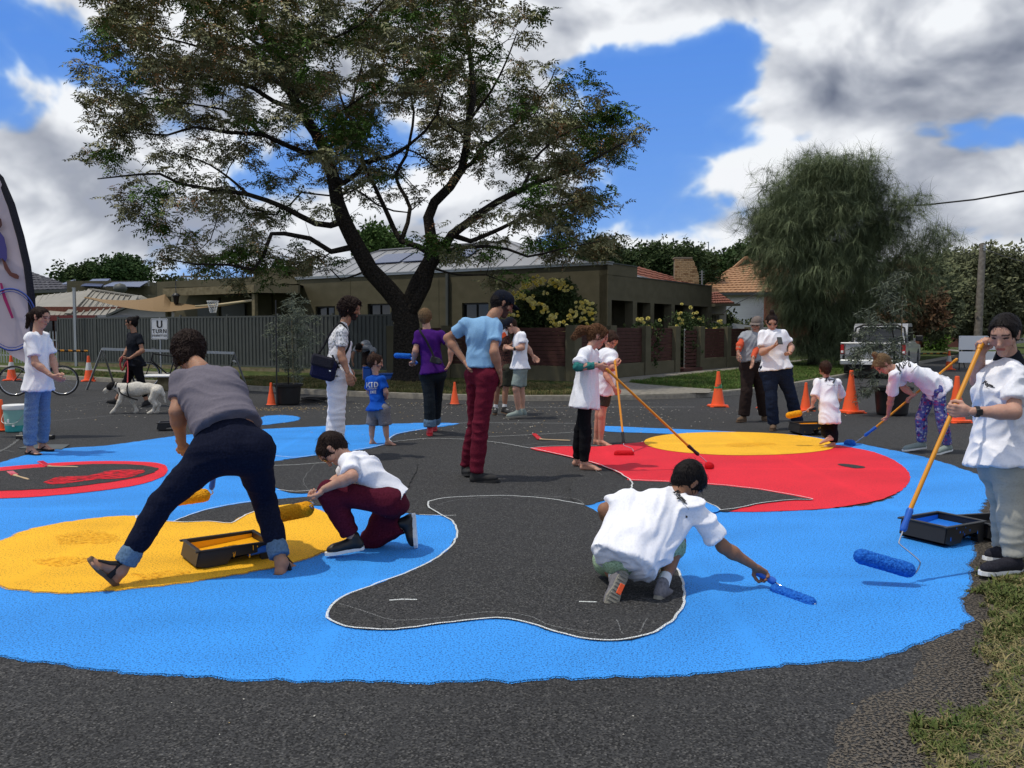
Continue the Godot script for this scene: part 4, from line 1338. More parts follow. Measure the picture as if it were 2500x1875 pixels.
# ---------------------------------------------------------------- houses further off
# a roof slope laid in overlapping courses of tiles, each course a piece of its own
func tiled_slope(t: Node3D, bl: Vector3, br: Vector3, tr: Vector3, tl: Vector3, rows: int, m: Material, tw := .33) -> void:
	var n := (br - bl).cross(tl - bl).normalized()
	if n.y < 0: n = -n
	for i in rows:
		var f0 := float(i) / rows
		var f1 := minf(1.0, float(i + 1.12) / rows)
		var a := bl.lerp(tl, f0)
		var c := br.lerp(tr, f0)
		var d := br.lerp(tr, f1)
		var e := bl.lerp(tl, f1)
		var w := a.distance_to(c)
		var k := maxi(1, int(w / tw))
		var b := mb()
		# each tile rolls up in the middle
		for j in k:
			var g0 := float(j) / k
			var g1 := float(j + 1) / k
			var gm := (g0 + g1) * .5
			var lift := n * (.055 + r2(-.008,.008))
			var roll := n * .03
			var p0 := a.lerp(c, g0) + lift
			var pm := a.lerp(c, gm) + lift + roll
			var p1 := a.lerp(c, g1) + lift
			var q0 := e.lerp(d, g0) + n * .008
			var qm := e.lerp(d, gm) + n * .03
			var q1 := e.lerp(d, g1) + n * .008
			b.q(p0, pm, qm, q0)
			b.q(pm, p1, q1, qm)
			b.q(a.lerp(c, g0) - n * .01, a.lerp(c, g1) - n * .01, p1, p0)
			b.f3(p0, p1, pm)
		part("tile_course", b, m, t)

func clad(t: Node3D, a: Vector3, c: Vector3, y0: float, y1: float, n: int) -> void:
	var nn := (c - a).cross(Vector3.UP).normalized()
	if nn.z < 0: nn = -nn
	for i in n:
		var h0 := lerpf(y0, y1, float(i) / n)
		var h1 := lerpf(y0, y1, float(i + 1) / n)
		var b := mb()
		var A := Vector3(a.x, h0, a.z)
		var C := Vector3(c.x, h0, c.z)
		var U := Vector3.UP * (h1 - h0)
		b.q(A + nn * .05, C + nn * .05, C + U + nn * .012, A + U + nn * .012)
		b.q(A, C, C + nn * .05, A + nn * .05)
		part("weatherboard", b, M.weatherboard, t)

func build_far_houses() -> void:
	var b: MB
	# house with the cream brick chimney behind the porch
	var h := thing("brick_house", "tiled house with a cream brick chimney behind the corner house", "house", Vector3(8.654,1.627,-41))
	h.position.y = .1
	var e0 := Vector3(6.078,3.779,-41)
	var e1 := Vector3(10.043,3.05,-38.5)
	var rt := Vector3(7.526,4.476,-45)
	tiled_slope(h, Vector3(5.411,3.387,-39), Vector3(8.635,2.996,-37.2), Vector3(9.047,3.892,-43), Vector3(6.555,4.861,-45),8, M.red_brick)
	tiled_slope(h, Vector3(8.594,2.635,-37), Vector3(10.271,2.734,-39.5), Vector3(10.048,3.396,-42), Vector3(9.476,3.271,-41),5, M.red_brick)
	b = mb()
	b.beam(Vector3(8.536,2.579,-36.9), Vector3(10.31,2.677,-39.5),.5,.12)
	part("eave", b, M.olive_render, h)
	b = mb()
	b.face([Vector3(6.442,4.612,-44.5), Vector3(6.445,4.274,-44.5), Vector3(7.478,3.945,-42.5), Vector3(7.348,4.119,-42.7)])
	part("gable_board", b, M.weatherboard, h)
	b = mb()
	var wa := Vector3(8.478,1.612,-37.6)
	var wc := Vector3(9.94,1.622,-40)
	b.beam(Vector3(wa.x, 1.4, wa.z), Vector3(wc.x, 1.4, wc.z),.2,2.6)
	part("wall", b, M.roof_beige, h)
	b = mb()
	b.beam(Vector3(8.64,2.184,-37.4), Vector3(9.342,2.207,-38.6),.5,.06)
	for i in 7:
		b.beam(Vector3(8.64,2.184,-37.4).lerp(Vector3(9.342,2.207,-38.6), i / 6.0), Vector3(8.598,1.895,-37.2).lerp(Vector3(9.298,1.909,-38.4), i / 6.0),.05,.03)
	part("window_awning", b, M.olive_render, h)
	# chimney of separate bricks, curved shoulder on one side
	var ch := Node3D.new()
	ch.name = "chimney"
	h.add_child(ch, true)
	ch.transform = to_parent(h)
	var co := Vector3(8.558,3.636,-42)
	var core := mb()
	var prof := []
	var rows := 17
	for i in rows:
		var y := i * .086
		var wr: float = .62 - pow(maxf(0.0, i - 5.0) / 12.0,1.7) * .36
		prof.append(wr)
		core.box(co + Vector3((wr - .56) * .5, y + .043 - .1,-.25), Vector3(wr + .54,.086,.42))
	part("mortar_core", core, M.mortar, ch)
	for i in rows:
		var y := i * .086
		var x := -.58 + (.0 if i % 2 == 0 else -.0)
		var first := true
		while x < prof[i]:
			var w: float = .22 if not (first and i % 2) else .11
			first = false
			w = minf(w, prof[i] - x)
			if w > .04:
				var bb := mb()
				bb.box(co + Vector3(x + w * .5, y + .043 - .1,-.03), Vector3(w - .012,.074,.05 + r2(0,.012)))
				part("brick", bb, M.cream_brick if rng.randf() > .3 else M.cream_brick_dark, ch)
			x += w
	var cp := mb()
	cp.cbox(co + Vector3(-.16, rows * .086 - .06,-.25), Vector3(.88,.08,.52),.01)
	part("chimney_cap", cp, M.mortar, ch)
	# white weatherboard house with an orange tile roof
	var w := thing("weatherboard_house", "white weatherboard house with orange tiled gable roof", "house", Vector3(15.548,1.424,-54))
	w.position.y = .1
	var L := Vector3(11.265,3.826,-53.5)
	var R := Vector3(20.546,4.067,-56.5)
	clad(w, Vector3(12.868,1.372,-54.5), Vector3(20.241,1.423,-57),.6,3.9,22)
	b = mb()
	b.beam(Vector3(12.915,1.371,-54.7) + Vector3.UP * .55, Vector3(20.312,1.423,-57.2) + Vector3.UP * .55,.2,3.7)
	part("wall", b, M.white_paint, w)
	tiled_slope(w, L, R, Vector3(18.409,6.679,-62), Vector3(15.932,6.09,-62),13, M.terracotta)
	tiled_slope(w, R, Vector3(26.217,4.256,-66), Vector3(22.387,6.139,-66), Vector3(18.112,6.737,-62),10, M.terracotta)
	b = mb()
	b.beam(L + Vector3(0,-.08,.06), R + Vector3(0,-.08,.06),.1,.16)
	part("gutter", b, M.steel_fence, w)
	# the little gablet on top
	var g := [Vector3(15.806,5.907,-61.5), Vector3(17.83,5.988,-61.8), Vector3(16.788,6.762,-61.6)]
	b = mb()
	b.face(g)
	part("gablet", b, M.olive_render, w)
	for k in [[0,2],[1,2]]:
		b = mb()
		b.beam((g[k[0]] as Vector3) + (g[k[0]] as Vector3).direction_to(g[k[1]]) * -.35, g[k[1]],.35,.16)
		part("barge_board", b, M.terracotta, w)
	b = mb()
	b.cbox(Vector3(19.034,6.787,-64), Vector3(1.0,.8,.8),.02)
	part("chimney", b, M.red_brick, w)
	for k in [[1600,580,640,44.0],[1716,610,660,60.0]]:
		var an := thing("roof_antenna", "thin television antenna mast on the tiled roof behind the porch" if k[0] == 1600 else "tall thin antenna mast beside the orange tiled roof", "antenna", Vector3(7.353,4.994,-44))
		b = mb()
		if k[0] == 1600:
			an.position = Vector3(8.883,3.151,-40)
			b.beam(Vector3(8.883,3.151,-40), Vector3(8.867,4.292,-40),.05,.05)
			for i in 4: b.beam(Vector3(8.753,4.216,-40) + Vector3.DOWN * .12 * i, Vector3(8.983,4.216,-40) + Vector3.DOWN * .12 * i, .02,.02)
		else:
			an.position = Vector3(13.312,4.744,-58)
			b.beam(Vector3(13.312,4.744,-58), Vector3(13.273,7.494,-58),.06,.06)
			for i in 3: b.beam(Vector3(13.071,6.121,-58) + Vector3.UP * .3 * i, Vector3(13.513,6.231,-58) + Vector3.UP * .3 * i, .03,.03)
		part("mast", b, M.galvanised, an)
	# low dark shed roof and the paling wall beyond the slat fence
	var sh := thing("garden_shed", "low dark shed roof behind the slat fence", "shed", Vector3(10.554,1.622,-40))
	sh.position.y = .1
	b = mb()
	b.face([Vector3(9.729,1.618,-39), Vector3(13.408,1.387,-44), Vector3(13.902,1.648,-46), Vector3(10.618,1.842,-41)])
	part("roof", b, M.steel_fence, sh)
	b = mb()
	b.beam(Vector3(Vector3(9.766,1.618,-39).x, .85,-39.2), Vector3(Vector3(13.408,1.387,-44).x, .8,-44.2),.1,1.5)
	part("wall", b, M.olive_render, sh)
	# two-tone garden wall by the pickup
	var gw := thing("garden_wall", "low garden wall, pale top half and grey lower half", "wall", Vector3(15.005,-0.009,-40))
	gw.position.y = .1
	var g0 := Vector3(14.849,-0.183,-42)
	var g1 := Vector3(15.061,0.223,-36)
	b = mb()
	b.beam(Vector3(g0.x, .5, g0.z), Vector3(g1.x, .5, g1.z),.2,.8)
	part("lower_band", b, M.steel_fence, gw)
	b = mb()
	b.beam(Vector3(g0.x, 1.2, g0.z), Vector3(g1.x, 1.2, g1.z),.21,.6)
	part("upper_band", b, M.roof_beige, gw)
	var hd := thing("veranda_house", "shaded house front with white veranda post behind the she-oak", "house", Vector3(19.731,0.677,-52))
	hd.position.y = .1
	b = mb()
	b.box(Vector3(20.459,1.941,-54), Vector3(9,3.4,.3))
	part("wall", b, M.red_brick, hd)
	tiled_slope(hd, Vector3(16.368,2.889,-51), Vector3(22.477,2.84,-51), Vector3(23.161,3.919,-55), Vector3(18.686,3.919,-55),6, M.terracotta)
	b = mb()
	b.box(Vector3(19.561,1.918,-51.5), Vector3(.16,2.9,.16))
	part("veranda_post", b, M.white_paint, hd)
	b = mb()
	b.box(Vector3(20.879,1.681,-53.6), Vector3(1.5,1.4,.1))
	part("window", b, M.dark_glass, hd)
	build_left_houses()

func build_left_houses() -> void:
	var b: MB
	var h := thing("slate_house", "house with a dark slate-tiled hip roof behind the banner", "house", Vector3(-32.266,1.977,-58))
	h.position.y = .1
	tiled_slope(h, Vector3(-38.022,4.082,-58), Vector3(-29.273,4.303,-58), Vector3(-35.518,5.866,-63), Vector3(-39.405,6.524,-63),9, M.roof_slate)
	b = mb()
	b.box(Vector3(-34.787,2.856,-60), Vector3(9,3.4,.3))
	part("wall", b, M.roof_beige, h)
	b = mb()
	b.beam(Vector3(-37.895,3.99,-57.8), Vector3(-29.175,4.21,-57.8),.2,.2)
	part("gutter", b, M.steel_fence, h)
	# flat-roofed place with tilted solar panels
	var f := thing("flat_roof_building", "low grey flat-roofed building carrying tilted solar panels", "building", Vector3(-25.315,2.213,-55))
	f.position.y = .1
	b = mb()
	b.box(Vector3(-25.895,2.709,-56), Vector3(4.9,3.9,3))
	b.box(Vector3(-25.162,4.053,-54.5), Vector3(5.0,.55,.2))
	part("wall", b, M.olive_render, f)
	for k in [[Vector3(-30.509,4.689,-58), Vector3(-30.206,4.634,-58), Vector3(-30.4,5.09,-59.6), Vector3(-30.487,5.062,-59.6)],[Vector3(-27.221,4.337,-54), Vector3(-25.931,4.286,-54), Vector3(-26.1,4.872,-55.6), Vector3(-27.217,4.846,-55.6)],[Vector3(-25.349,4.258,-53), Vector3(-23.069,4.208,-53), Vector3(-23.181,4.655,-54.6), Vector3(-25.323,4.629,-54.6)]]:
		b = mb()
		var p0: Vector3 = k[0]
		var p1: Vector3 = k[1]
		var p2: Vector3 = k[2]
		var p3: Vector3 = k[3]
		b.face([p0, p1, p2, p3])
		b.face([p3 - Vector3.UP * .06, p2 - Vector3.UP * .06, p1 - Vector3.UP * .06, p0 - Vector3.UP * .06])
		var o := part("solar_panel", b, M.solar, f)
		b = mb()
		b.beam(p2, Vector3(p2.x, p2.y - .9, p2.z),.05,.05)
		part("strut", b, M.galvanised, f)
	b = mb()
	b.lathe(Vector3(-23.812,3.799,-52),[Vector2(.25,0), Vector2(.38,.15), Vector2(.40,.3), Vector2(.28,.5), Vector2(0,.58)],12)
	part("roof_vent", b, M.steel_fence, f)
	# beige iron roof with a hip, in front of it
	var g := thing("beige_roof_house", "low house with a broad beige iron hip roof behind the steel fence", "house", Vector3(-22.509,1.648,-46))
	g.position.y = .1
	var rp := Vector3(-23.607,3.765,-48)
	var rq := Vector3(-20.697,3.359,-47)
	for k in [[Vector3(-25.098,2.229,-44), Vector3(-23.142,2.28,-44.5), rp, Vector3(-27.76,3.528,-50)],[Vector3(-23.142,2.28,-44.5), Vector3(-19.583,2.129,-43), rq, rp],[Vector3(-19.583,2.129,-43), Vector3(-18.467,2.551,-47), Vector3(-21.225,3.486,-49), rq]]:
		b = mb()
		b.face(k)
		for i in range(1,9):
			var fr := i / 9.0
			b.beam((k[0] as Vector3).lerp(k[1], fr) + Vector3.UP * .02, (k[3] as Vector3).lerp(k[2], fr) + Vector3.UP * .02,.05,.04)
		part("roof_slope", b, M.roof_beige, g)
	b = mb()
	b.beam(Vector3(-23.088,2.321,-44.4) + Vector3.UP * .04, rp + Vector3.UP * .04,.3,.08)
	b.beam(rp + Vector3.UP * .04, rq + Vector3.UP * .04,.3,.08)
	b.beam(rq + Vector3.UP * .04, Vector3(-19.536,2.168,-42.9) + Vector3.UP * .04,.3,.08)
	part("ridge_cap", b, M.roof_beige, g)
	b = mb()
	b.beam(Vector3(-24.987,2.142,-43.8), Vector3(-21.144,2.142,-43.8),.12,.28)
	part("fascia", b, M.red_trim, g)
	b = mb()
	b.box(Vector3(-23.315,1.644,-45), Vector3(6.6,2.2,.2))
	part("wall", b, M.red_brick, g)
	for x in [Vector3(-24.226,1.471,-44.6), Vector3(-23.648,1.471,-44.6), Vector3(-22.364,1.471,-44.6)]:
		b = mb()
		b.box(x, Vector3(.45,1.2,.1))
		part("window", b, M.dark_glass, g)
	var s := thing("iron_shed", "pale blue-grey gabled iron shed beyond the fence", "shed", Vector3(-18.09,1.823,-41))
	s.position.y = .1
	b = mb()
	b.face([Vector3(-19.817,1.941,-41), Vector3(-15.823,1.929,-40), Vector3(-15.812,2.387,-40), Vector3(-18.138,2.631,-40.5)])
	part("gable", b, M.roof_iron, s)
	b = mb()
	b.beam(Vector3(-19.797,1.977,-40.8), Vector3(-18.028,2.664,-40.3),.2,.1)
	b.beam(Vector3(-18.028,2.664,-40.3), Vector3(-15.733,2.402,-39.8),.2,.1)
	part("barge_cap", b, M.steel_fence, s)
	b = mb()
	b.box(Vector3(-17.915,1.78,-40.6), Vector3(3.6,.9,.1))
	part("wall", b, M.roof_iron, s)
	b = mb()
	b.box(Vector3(-18.504,1.95,-40.2), Vector3(1.2,.3,.06))
	part("window", b, M.dark_glass, s)
	# power poles
	pole("power_pole", "far timber power pole with a single crossarm above the carport", Vector3(-27.802,5.353,-75), Vector3(-27.776,6.494,-75).y, .22, true)
	pole("power_pole", "bare grey timber power pole beside the side street", Vector3(25.113,1.648,-46), Vector3(25.004,6.157,-46).y, .22, false)
	for k in [[v3([24.847,5.634,-46,31.083,6.443,-62,39.355,7.514,-80]), "thin service wire leaving the bare power pole towards the trees"],[v3([25.188,5.917,-46,22.908,4.956,-40,21.227,4.186,-35]), "thin service wire running from the bare power pole over the street"],[v3([14.875,6.388,-34,15.368,6.143,-32,15.576,5.88,-29,15.684,5.715,-26]), "thick black overhead cable reaching into the she-oak"],[v3([-27.671,6.351,-75,-27.112,5.426,-70,-25.804,4.529,-62]), "thin wire dropping from the far crossarm pole"],[v3([-27.886,6.351,-75,-25.104,5.426,-70,-21.455,4.678,-65]), "thin wire from the far crossarm pole to the carport"],[v3([15.545,4.052,-50,12.92,3.47,-45,10.087,2.643,-39,9.132,2.229,-37]), "thin service wire running down to the brick house"]]:
		b = mb()
		var pts: PackedVector3Array = k[0]
		var c := Curve3D.new()
		for i in pts.size():
			var d := (pts[mini(i + 1, pts.size() - 1)] - pts[maxi(i - 1,0)]) / 6.0
			c.add_point(pts[i],-d, d)
		b.tube(c.tessellate(3), PackedFloat32Array([.03 if String(k[1]).begins_with("thick") else .018]),5)
		var o := part("overhead_wire", b, M.rubber, null)
		tag(o, k[1], "wire")

func pole(called: String, label: String, at: Vector3, top: float, r: float, arm: bool) -> void:
	var t := thing(called, label, "pole", Vector3(at.x, 0, at.z))
	var b := mb()
	b.tube(PackedVector3Array([Vector3(at.x, -.2, at.z), Vector3(at.x + .05, top * .5, at.z), Vector3(at.x + .12, top, at.z)]), PackedFloat32Array([r, r * .88, r * .72]),10)
	part("shaft", b, M.grey_timber, t)
	if arm:
		b = mb()
		b.box(Vector3(at.x + .1, top - .25, at.z), Vector3(2.6,.16,.14))
		part("crossarm", b, M.grey_timber, t)
		for i in 4:
			b = mb()
			b.lathe(Vector3(at.x - .95 + i * .7, top - .17, at.z),[Vector2(.06,0), Vector2(.09,.12), Vector2(.04,.26), Vector2(0,.28)],8)
			part("insulator", b, M.roof_beige, t)
	else:
		b = mb()
		b.cbox(Vector3(at.x + .12, top - .25, at.z + r * .75), Vector3(.12,.3,.06),.01)
		part("bracket", b, M.galvanised, t)

# ---------------------------------------------------------------- trees
# Limbs are laid by hand; every twig tip is then joined to the nearest wood, and thickness follows the number of tips carried.
class Wood:
	var pos := PackedVector3Array()
	var par := PackedInt32Array()
	var keep := PackedFloat32Array()
	var cnt := PackedFloat32Array()

	func add(p: Vector3, parent: int, r := 0.0) -> int:
		pos.append(p)
		par.append(parent)
		keep.append(r)
		return pos.size() - 1

	func nearest(p: Vector3, from := 0) -> int:
		var best := 1e9
		var bi := 0
		for i in range(from, pos.size()):
			var d := pos[i].distance_squared_to(p)
			if d < best:
				best = d
				bi = i
		return bi

	func limb(pts: PackedVector3Array, r0: float, r1: float, step := .35) -> void:
		var prev := -1 if pos.is_empty() else nearest(pts[0])
		if prev >= 0 and pos[prev].distance_to(pts[0]) > .05: pass
		var total := 0.0
		for i in pts.size() - 1: total += pts[i].distance_to(pts[i + 1])
		var run := 0.0
		for i in pts.size() - 1:
			var a := pts[maxi(0, i - 1)]
			var d := pts[mini(pts.size() - 1, i + 2)]
			var l := pts[i].distance_to(pts[i + 1])
			var k := maxi(1, int(l / step))
			for j in k:
				var t := float(j) / k
				if i == 0 and j == 0 and prev >= 0: continue
				prev = add(pts[i].cubic_interpolate(pts[i + 1], a, d, t), prev, lerpf(r0, r1, (run + l * t) / total))
			run += l
		add(pts[-1], prev, r1)

	func twig(p: Vector3, rg: RandomNumberGenerator, wander: float, from := 1, step := .3) -> int:
		var n := nearest(p, from)
		var a := pos[n]
		var l := a.distance_to(p)
		var k := maxi(1, int(l / step))
		# leave the parent branch at a shallow angle, then bend up to the tip
		var dirp := (a - pos[par[n]]).normalized() if par[n] >= 0 else Vector3.UP
		var m := a + dirp * l * .35
		var prev := n
		for j in range(1, k + 1):
			var t := float(j) / k
			var q := a.lerp(m, t).lerp(m.lerp(p, t), t)
			if j < k: q += Vector3(rg.randfn(), rg.randfn(), rg.randfn()) * wander
			prev = add(q, prev)
		return prev

	func mesh(b: MB, r0: float, e: float) -> void:
		var n := pos.size()
		cnt.resize(n)
		cnt.fill(0.0)
		var kids := []
		kids.resize(n)
		for i in n: kids[i] = []
		for i in range(1, n):
			if par[i] >= 0: kids[par[i]].append(i)
		for i in range(n - 1,-1,-1):
			if kids[i].is_empty(): cnt[i] = 1.0
			if par[i] >= 0: cnt[par[i]] += cnt[i]
		var rad := PackedFloat32Array()
		rad.resize(n)
		for i in n: rad[i] = maxf(keep[i], r0 * pow(cnt[i],1.0 / e))
		var starts := [[0,-1]]
		while not starts.is_empty():
			var s: Array = starts.pop_back()
			var pts := PackedVector3Array()
			var rr := PackedFloat32Array()
			var i: int = s[0]
			if s[1] >= 0:
				pts.append(pos[s[1]])
				rr.append(minf(rad[i] * 1.25, rad[s[1]]))
			while true:
				pts.append(pos[i])
				rr.append(rad[i])
				var big := -1
				for k in kids[i]:
					if big < 0 or rad[k] > rad[big]: big = k
				for k in kids[i]:
					if k != big: starts.append([k, i])
				if big < 0: break
				i = big
			if pts.size() > 1:
				var mx := rr[0] if rr.size() < 2 else maxf(rr[0], rr[1])
				b.tube(pts, rr, 12 if mx > .12 else (7 if mx > .04 else (5 if mx > .015 else 3)), false)

# pinnate spray: a curved stalk with pairs of leaflets
func spray_mesh(pairs: int, len: float, lw: float, ll: float, droop: float) -> ArrayMesh:
	var b := mb(Color.WHITE)
	for st in 2:
		var base := Basis(Vector3.UP, st * 2.4)
		for i in pairs:
			var t := (i + .6) / pairs
			var o := base * Vector3(t * len, -droop * t * t * len, 0)
			for s in [-1.0,1.0]:
				var d: Vector3 = base * Vector3(.55 + r2(-.2,.2), r2(-.55,.1), s * r2(.7,1.0)).normalized()
				var w := d.cross(Vector3(r2(-.4,.4),1, r2(-.4,.4)).normalized()).normalized() * lw * .5
				var m := o + d * ll * .45
				var e := o + d * ll + Vector3.DOWN * ll * .2
				b.q(o, m + w, e, m - w)
	return b.commit()

func in_polys(p: Vector2, polys: Array) -> bool:
	for k in polys:
		if Geometry2D.is_point_in_polygon(p, k): return true
	return false

func build_trees() -> void:
	build_big_tree()
	build_sheoak()
	build_far_trees()
	build_potted()

func build_big_tree() -> void:
	var D := 22.6
	var base := Vector3(Vector3(-2.763,0.063,-22.6).x, .1,-22.6)
	var t := thing("shade_tree", "huge spreading street tree with forked trunk and sparse olive and russet crown", "tree", base)
	var w := Wood.new()
	w.limb(PackedVector3Array([base - Vector3.UP * .25, base + Vector3.UP * .25, base + Vector3(-.02,.9,0), base + Vector3(-.04,1.7,0), Vector3(-2.886,1.883,-22.6)]),.42,.33,.2)
	w.keep[0] = .62
	w.keep[1] = .52
	w.limb(v3([-2.89,1.88,-22.6,-2.97,2.19,-22.6,-3.26,2.56,-22.5,-3.72,3.06,-22.4,-4.03,3.66,-22.3,-4.34,4.31,-22.2,-4.48,4.76,-22.1,-4.55,5.33,-22,-4.74,5.98,-22,-4.98,6.48,-21.9,-5.27,6.9,-21.8,-5.56,7.45,-21.7,-5.79,7.93,-21.6,-5.91,8.37,-21.6,-6.16,8.87,-21.6,-6.33,9.57,-21.8,-6.63,10.54,-22]),.26,.035)
	w.limb(v3([-2.8,2.05,-22.6,-2.73,2.26,-22.7,-2.56,2.75,-22.9,-2.29,3.24,-23,-2.16,3.53,-23.1,-2.2,4.09,-23.2,-2.27,4.52,-23.3,-2.11,4.95,-23.4,-1.68,5.37,-23.4,-1.36,5.85,-23.4,-1.22,6.46,-23.3,-1.18,7.07,-23.3,-1.04,7.72,-23.4,-1.11,8.64,-23.5,-1.26,9.7,-23.6,-1.47,10.87,-23.8]),.19,.03)
	w.limb(v3([-2.8,1.88,-22.6,-2.51,2.18,-22.4,-2.25,2.65,-22.3,-2.12,3.12,-22.3,-1.84,3.48,-22.2,-1.55,3.92,-22,-1.04,4.26,-21.8,-0.38,4.67,-21.5,0.58,5.09,-21.2,1.39,5.34,-21,2.13,5.67,-20.8,2.69,5.98,-20.8]),.16,.02)
	var side := [[v3([-4.54,5.26,-22,-4.25,5.2,-21.8,-3.87,5.37,-21.5,-3.62,5.6,-21.2,-2.99,5.64,-20.8,-2.44,5.83,-20.4,-2.05,6.09,-20.2,-1.73,6.45,-20,-1.53,7.04,-19.8]),.10,.02],[v3([-4.78,5.66,-22,-5.17,5.9,-21.6,-5.52,6,-21.2,-6,6.19,-20.9,-6.71,6.13,-20.4,-7.43,6.21,-20.2,-7.96,5.98,-20,-8.68,6.04,-20]),.10,.02],
		[v3([-4.41,4.18,-22.2,-4.99,4.18,-21.8,-5.69,4.54,-21.5,-6.44,4.78,-21,-7.18,4.84,-20.6,-7.84,4.93,-20.4,-8.24,5.13,-20.2,-9.06,5.04,-20,-9.61,4.98,-20]),.11,.02],[v3([-4.14,3.42,-22.3,-4.64,3.49,-22,-5.08,3.78,-21.6,-5.62,3.86,-21.2,-5.88,3.83,-21,-5.97,3.24,-20.6,-6.16,2.92,-20.4,-6.71,3.02,-20.2,-7.41,3.02,-20.1,-8.07,3.14,-20.1]),.10,.02],
		[v3([-5.27,6.97,-21.8,-5.99,7.22,-21.8,-6.44,7.49,-21.6,-7.14,7.68,-21.4,-7.64,7.69,-21.2,-8.32,7.81,-21,-9.13,7.93,-21]),.09,.02],[v3([-5.56,7.45,-21.7,-6.4,8.1,-22.4,-7.19,8.56,-22.8,-8.14,8.95,-23.2,-8.9,9.22,-23.4,-10.24,9.56,-23.6]),.08,.02],[v3([-5.91,8.31,-21.6,-6.78,9.02,-22.6,-7.57,9.69,-23.2,-8.12,10.24,-23.6,-8.73,11.01,-23.8]),.07,.02],
		[v3([-2.19,3.49,-23.1,-2.53,3.75,-23.3,-3.04,3.91,-23.5,-3.43,4.66,-23.8,-3.92,5.65,-24.2,-4.17,6.11,-24.4,-4.45,7.07,-24.8,-4.92,8.14,-25,-5.25,9.38,-25.2]),.11,.02],[v3([-1.59,3.67,-22.1,-1.07,3.79,-22.3,-0.27,4.16,-22.6,0.42,4.52,-22.8,1.32,4.82,-23,2.31,5.06,-23.2,2.81,5.21,-23.3]),.09,.02],[v3([-1.66,3.57,-22.1,-0.65,3.59,-21.6,-0.12,3.48,-21.2,0.38,3.27,-20.9,1.19,3.43,-20.6,2.1,3.59,-20.4]),.07,.015],
		[v3([-1.26,5.79,-23.4,-0.71,6.58,-23.9,-0.14,7.1,-24.3,0.45,7.68,-24.6,1.04,8.45,-24.8,1.27,8.99,-24.9]),.08,.02],[v3([-2.98,4.14,-23.6,-2.83,4.88,-23.9,-3.28,5.81,-24.3,-3.02,6.44,-24.6,-2.82,7.75,-24.9,-3.05,8.73,-25,-3.2,9.86,-25.1,-3.43,10.99,-25.2]),.08,.02],[v3([0.39,5.05,-21.3,0.53,5.75,-21.8,1.28,6.5,-22.3,2.03,6.9,-22.6,2.46,7.22,-22.8]),.06,.015],
		[v3([-4.48,4.76,-22.1,-4.2,5.23,-22.6,-3.59,4.82,-23,-2.79,4.65,-23.2,-2.32,5.09,-23.4]),.05,.02],[v3([-5.79,7.93,-21.6,-5.06,8.18,-21,-4.28,8.35,-20.6,-3.47,8.57,-20.2,-2.84,9.13,-20]),.07,.02],[v3([-1.18,7.07,-23.3,-0.54,7.76,-22.8,-0.13,8.43,-22.4,0.14,9.08,-22.2]),.06,.02],[v3([-4.74,5.98,-22,-4.43,6.89,-22.8,-4.25,7.85,-23.4,-4.03,9.07,-23.8,-3.84,10.25,-24]),.07,.02],
		[v3([-3.72,3.06,-22.4,-3.99,2.9,-22,-4.31,2.74,-21.6,-4.48,2.97,-21.2,-4.82,2.9,-21]),.04,.015],[v3([-2.12,3.12,-22.3,-1.35,2.86,-21.4,-0.63,2.83,-21,-0.12,2.63,-20.8,0.26,2.38,-20.7]),.045,.012],[v3([-4.98,6.41,-21.9,-4.39,6.58,-21,-3.77,6.79,-20.4,-3.04,7.1,-20]),.05,.02],[v3([-6,6.16,-20.9,-6.28,6.42,-20.6,-6.82,6.67,-20.4,-7.48,6.74,-20.2,-8.44,6.86,-20.2]),.05,.015],[v3([-6.44,4.78,-21,-7.2,5.36,-21.8,-8.06,5.87,-22.4,-9.02,6.15,-22.8]),.05,.015]]
	for s in side: w.limb(s[0], s[1] * .78, s[2] * .7)
	var main := w.pos.size()
	# crown outline (as an elevation of the tree) and the thinner places inside it
	var crown := [v2([-10.89,5.4,-10.42,5.6,-10.54,6,-9.99,6.59,-9.51,6.72,-10.37,7.38,-10.48,7.97,-10.21,8.23,-10.65,9.08,-10.69,9.8,-10,10.9,-8.19,11.6,-5.67,11.99,-3.37,11.6,-1.58,10.7,-0.66,9.8,-0.13,9.21,0.67,8.95,0.54,8.56,0.94,8.3,1.14,7.84,2.01,7.65,2.48,7.32,2.42,6.86,3.43,6.39,3.16,6.06,2.83,5.73,2.9,5.33,2.77,4.94,1.96,4.47,1.63,4,2.71,3.93,2.58,3.6,1.29,3.4,0.96,2.93,0.28,2.39,-0.67,2.52,-1.48,3.06,-1.75,3.33,-2.83,4,-3.91,3.8,-4.46,3.6,-5.14,3.2,-4.74,2.72,-5.15,2.72,-5.95,3.2,-6.36,2.79,-6.91,2.72,-7.99,2.86,-8.26,2.99,-9,3.13,-9.2,3.4,-8.51,3.67,-7.43,3.6,-6.48,4,-6.88,4.4,-7.82,4.33,-8.84,4,-9.17,4.27,-9.84,4.4,-9.9,4.74,-9.42,5.07,-9.82,5.33])]
	var thin := [v2([-6.48,4.13,-6.87,4.94,-7.39,5.73,-6.44,6.26,-5.1,5.87,-4.44,5.2,-3.09,4.94,-2.21,6.26,-1.07,6.26,0.28,5.47,-0.06,4.67,-1.41,4.13,-2.83,4,-4.46,3.73,-5.4,3.6]), v2([-9.54,5.73,-8.32,6.26,-7.38,6.26,-6.99,5.33,-7.68,4.8,-8.62,4.8])]
	var xs := v2([-10.69,11.99,3.47,2.39])
	var holes := noise(92,.55,2)
	var tips := []
	var tries := 0
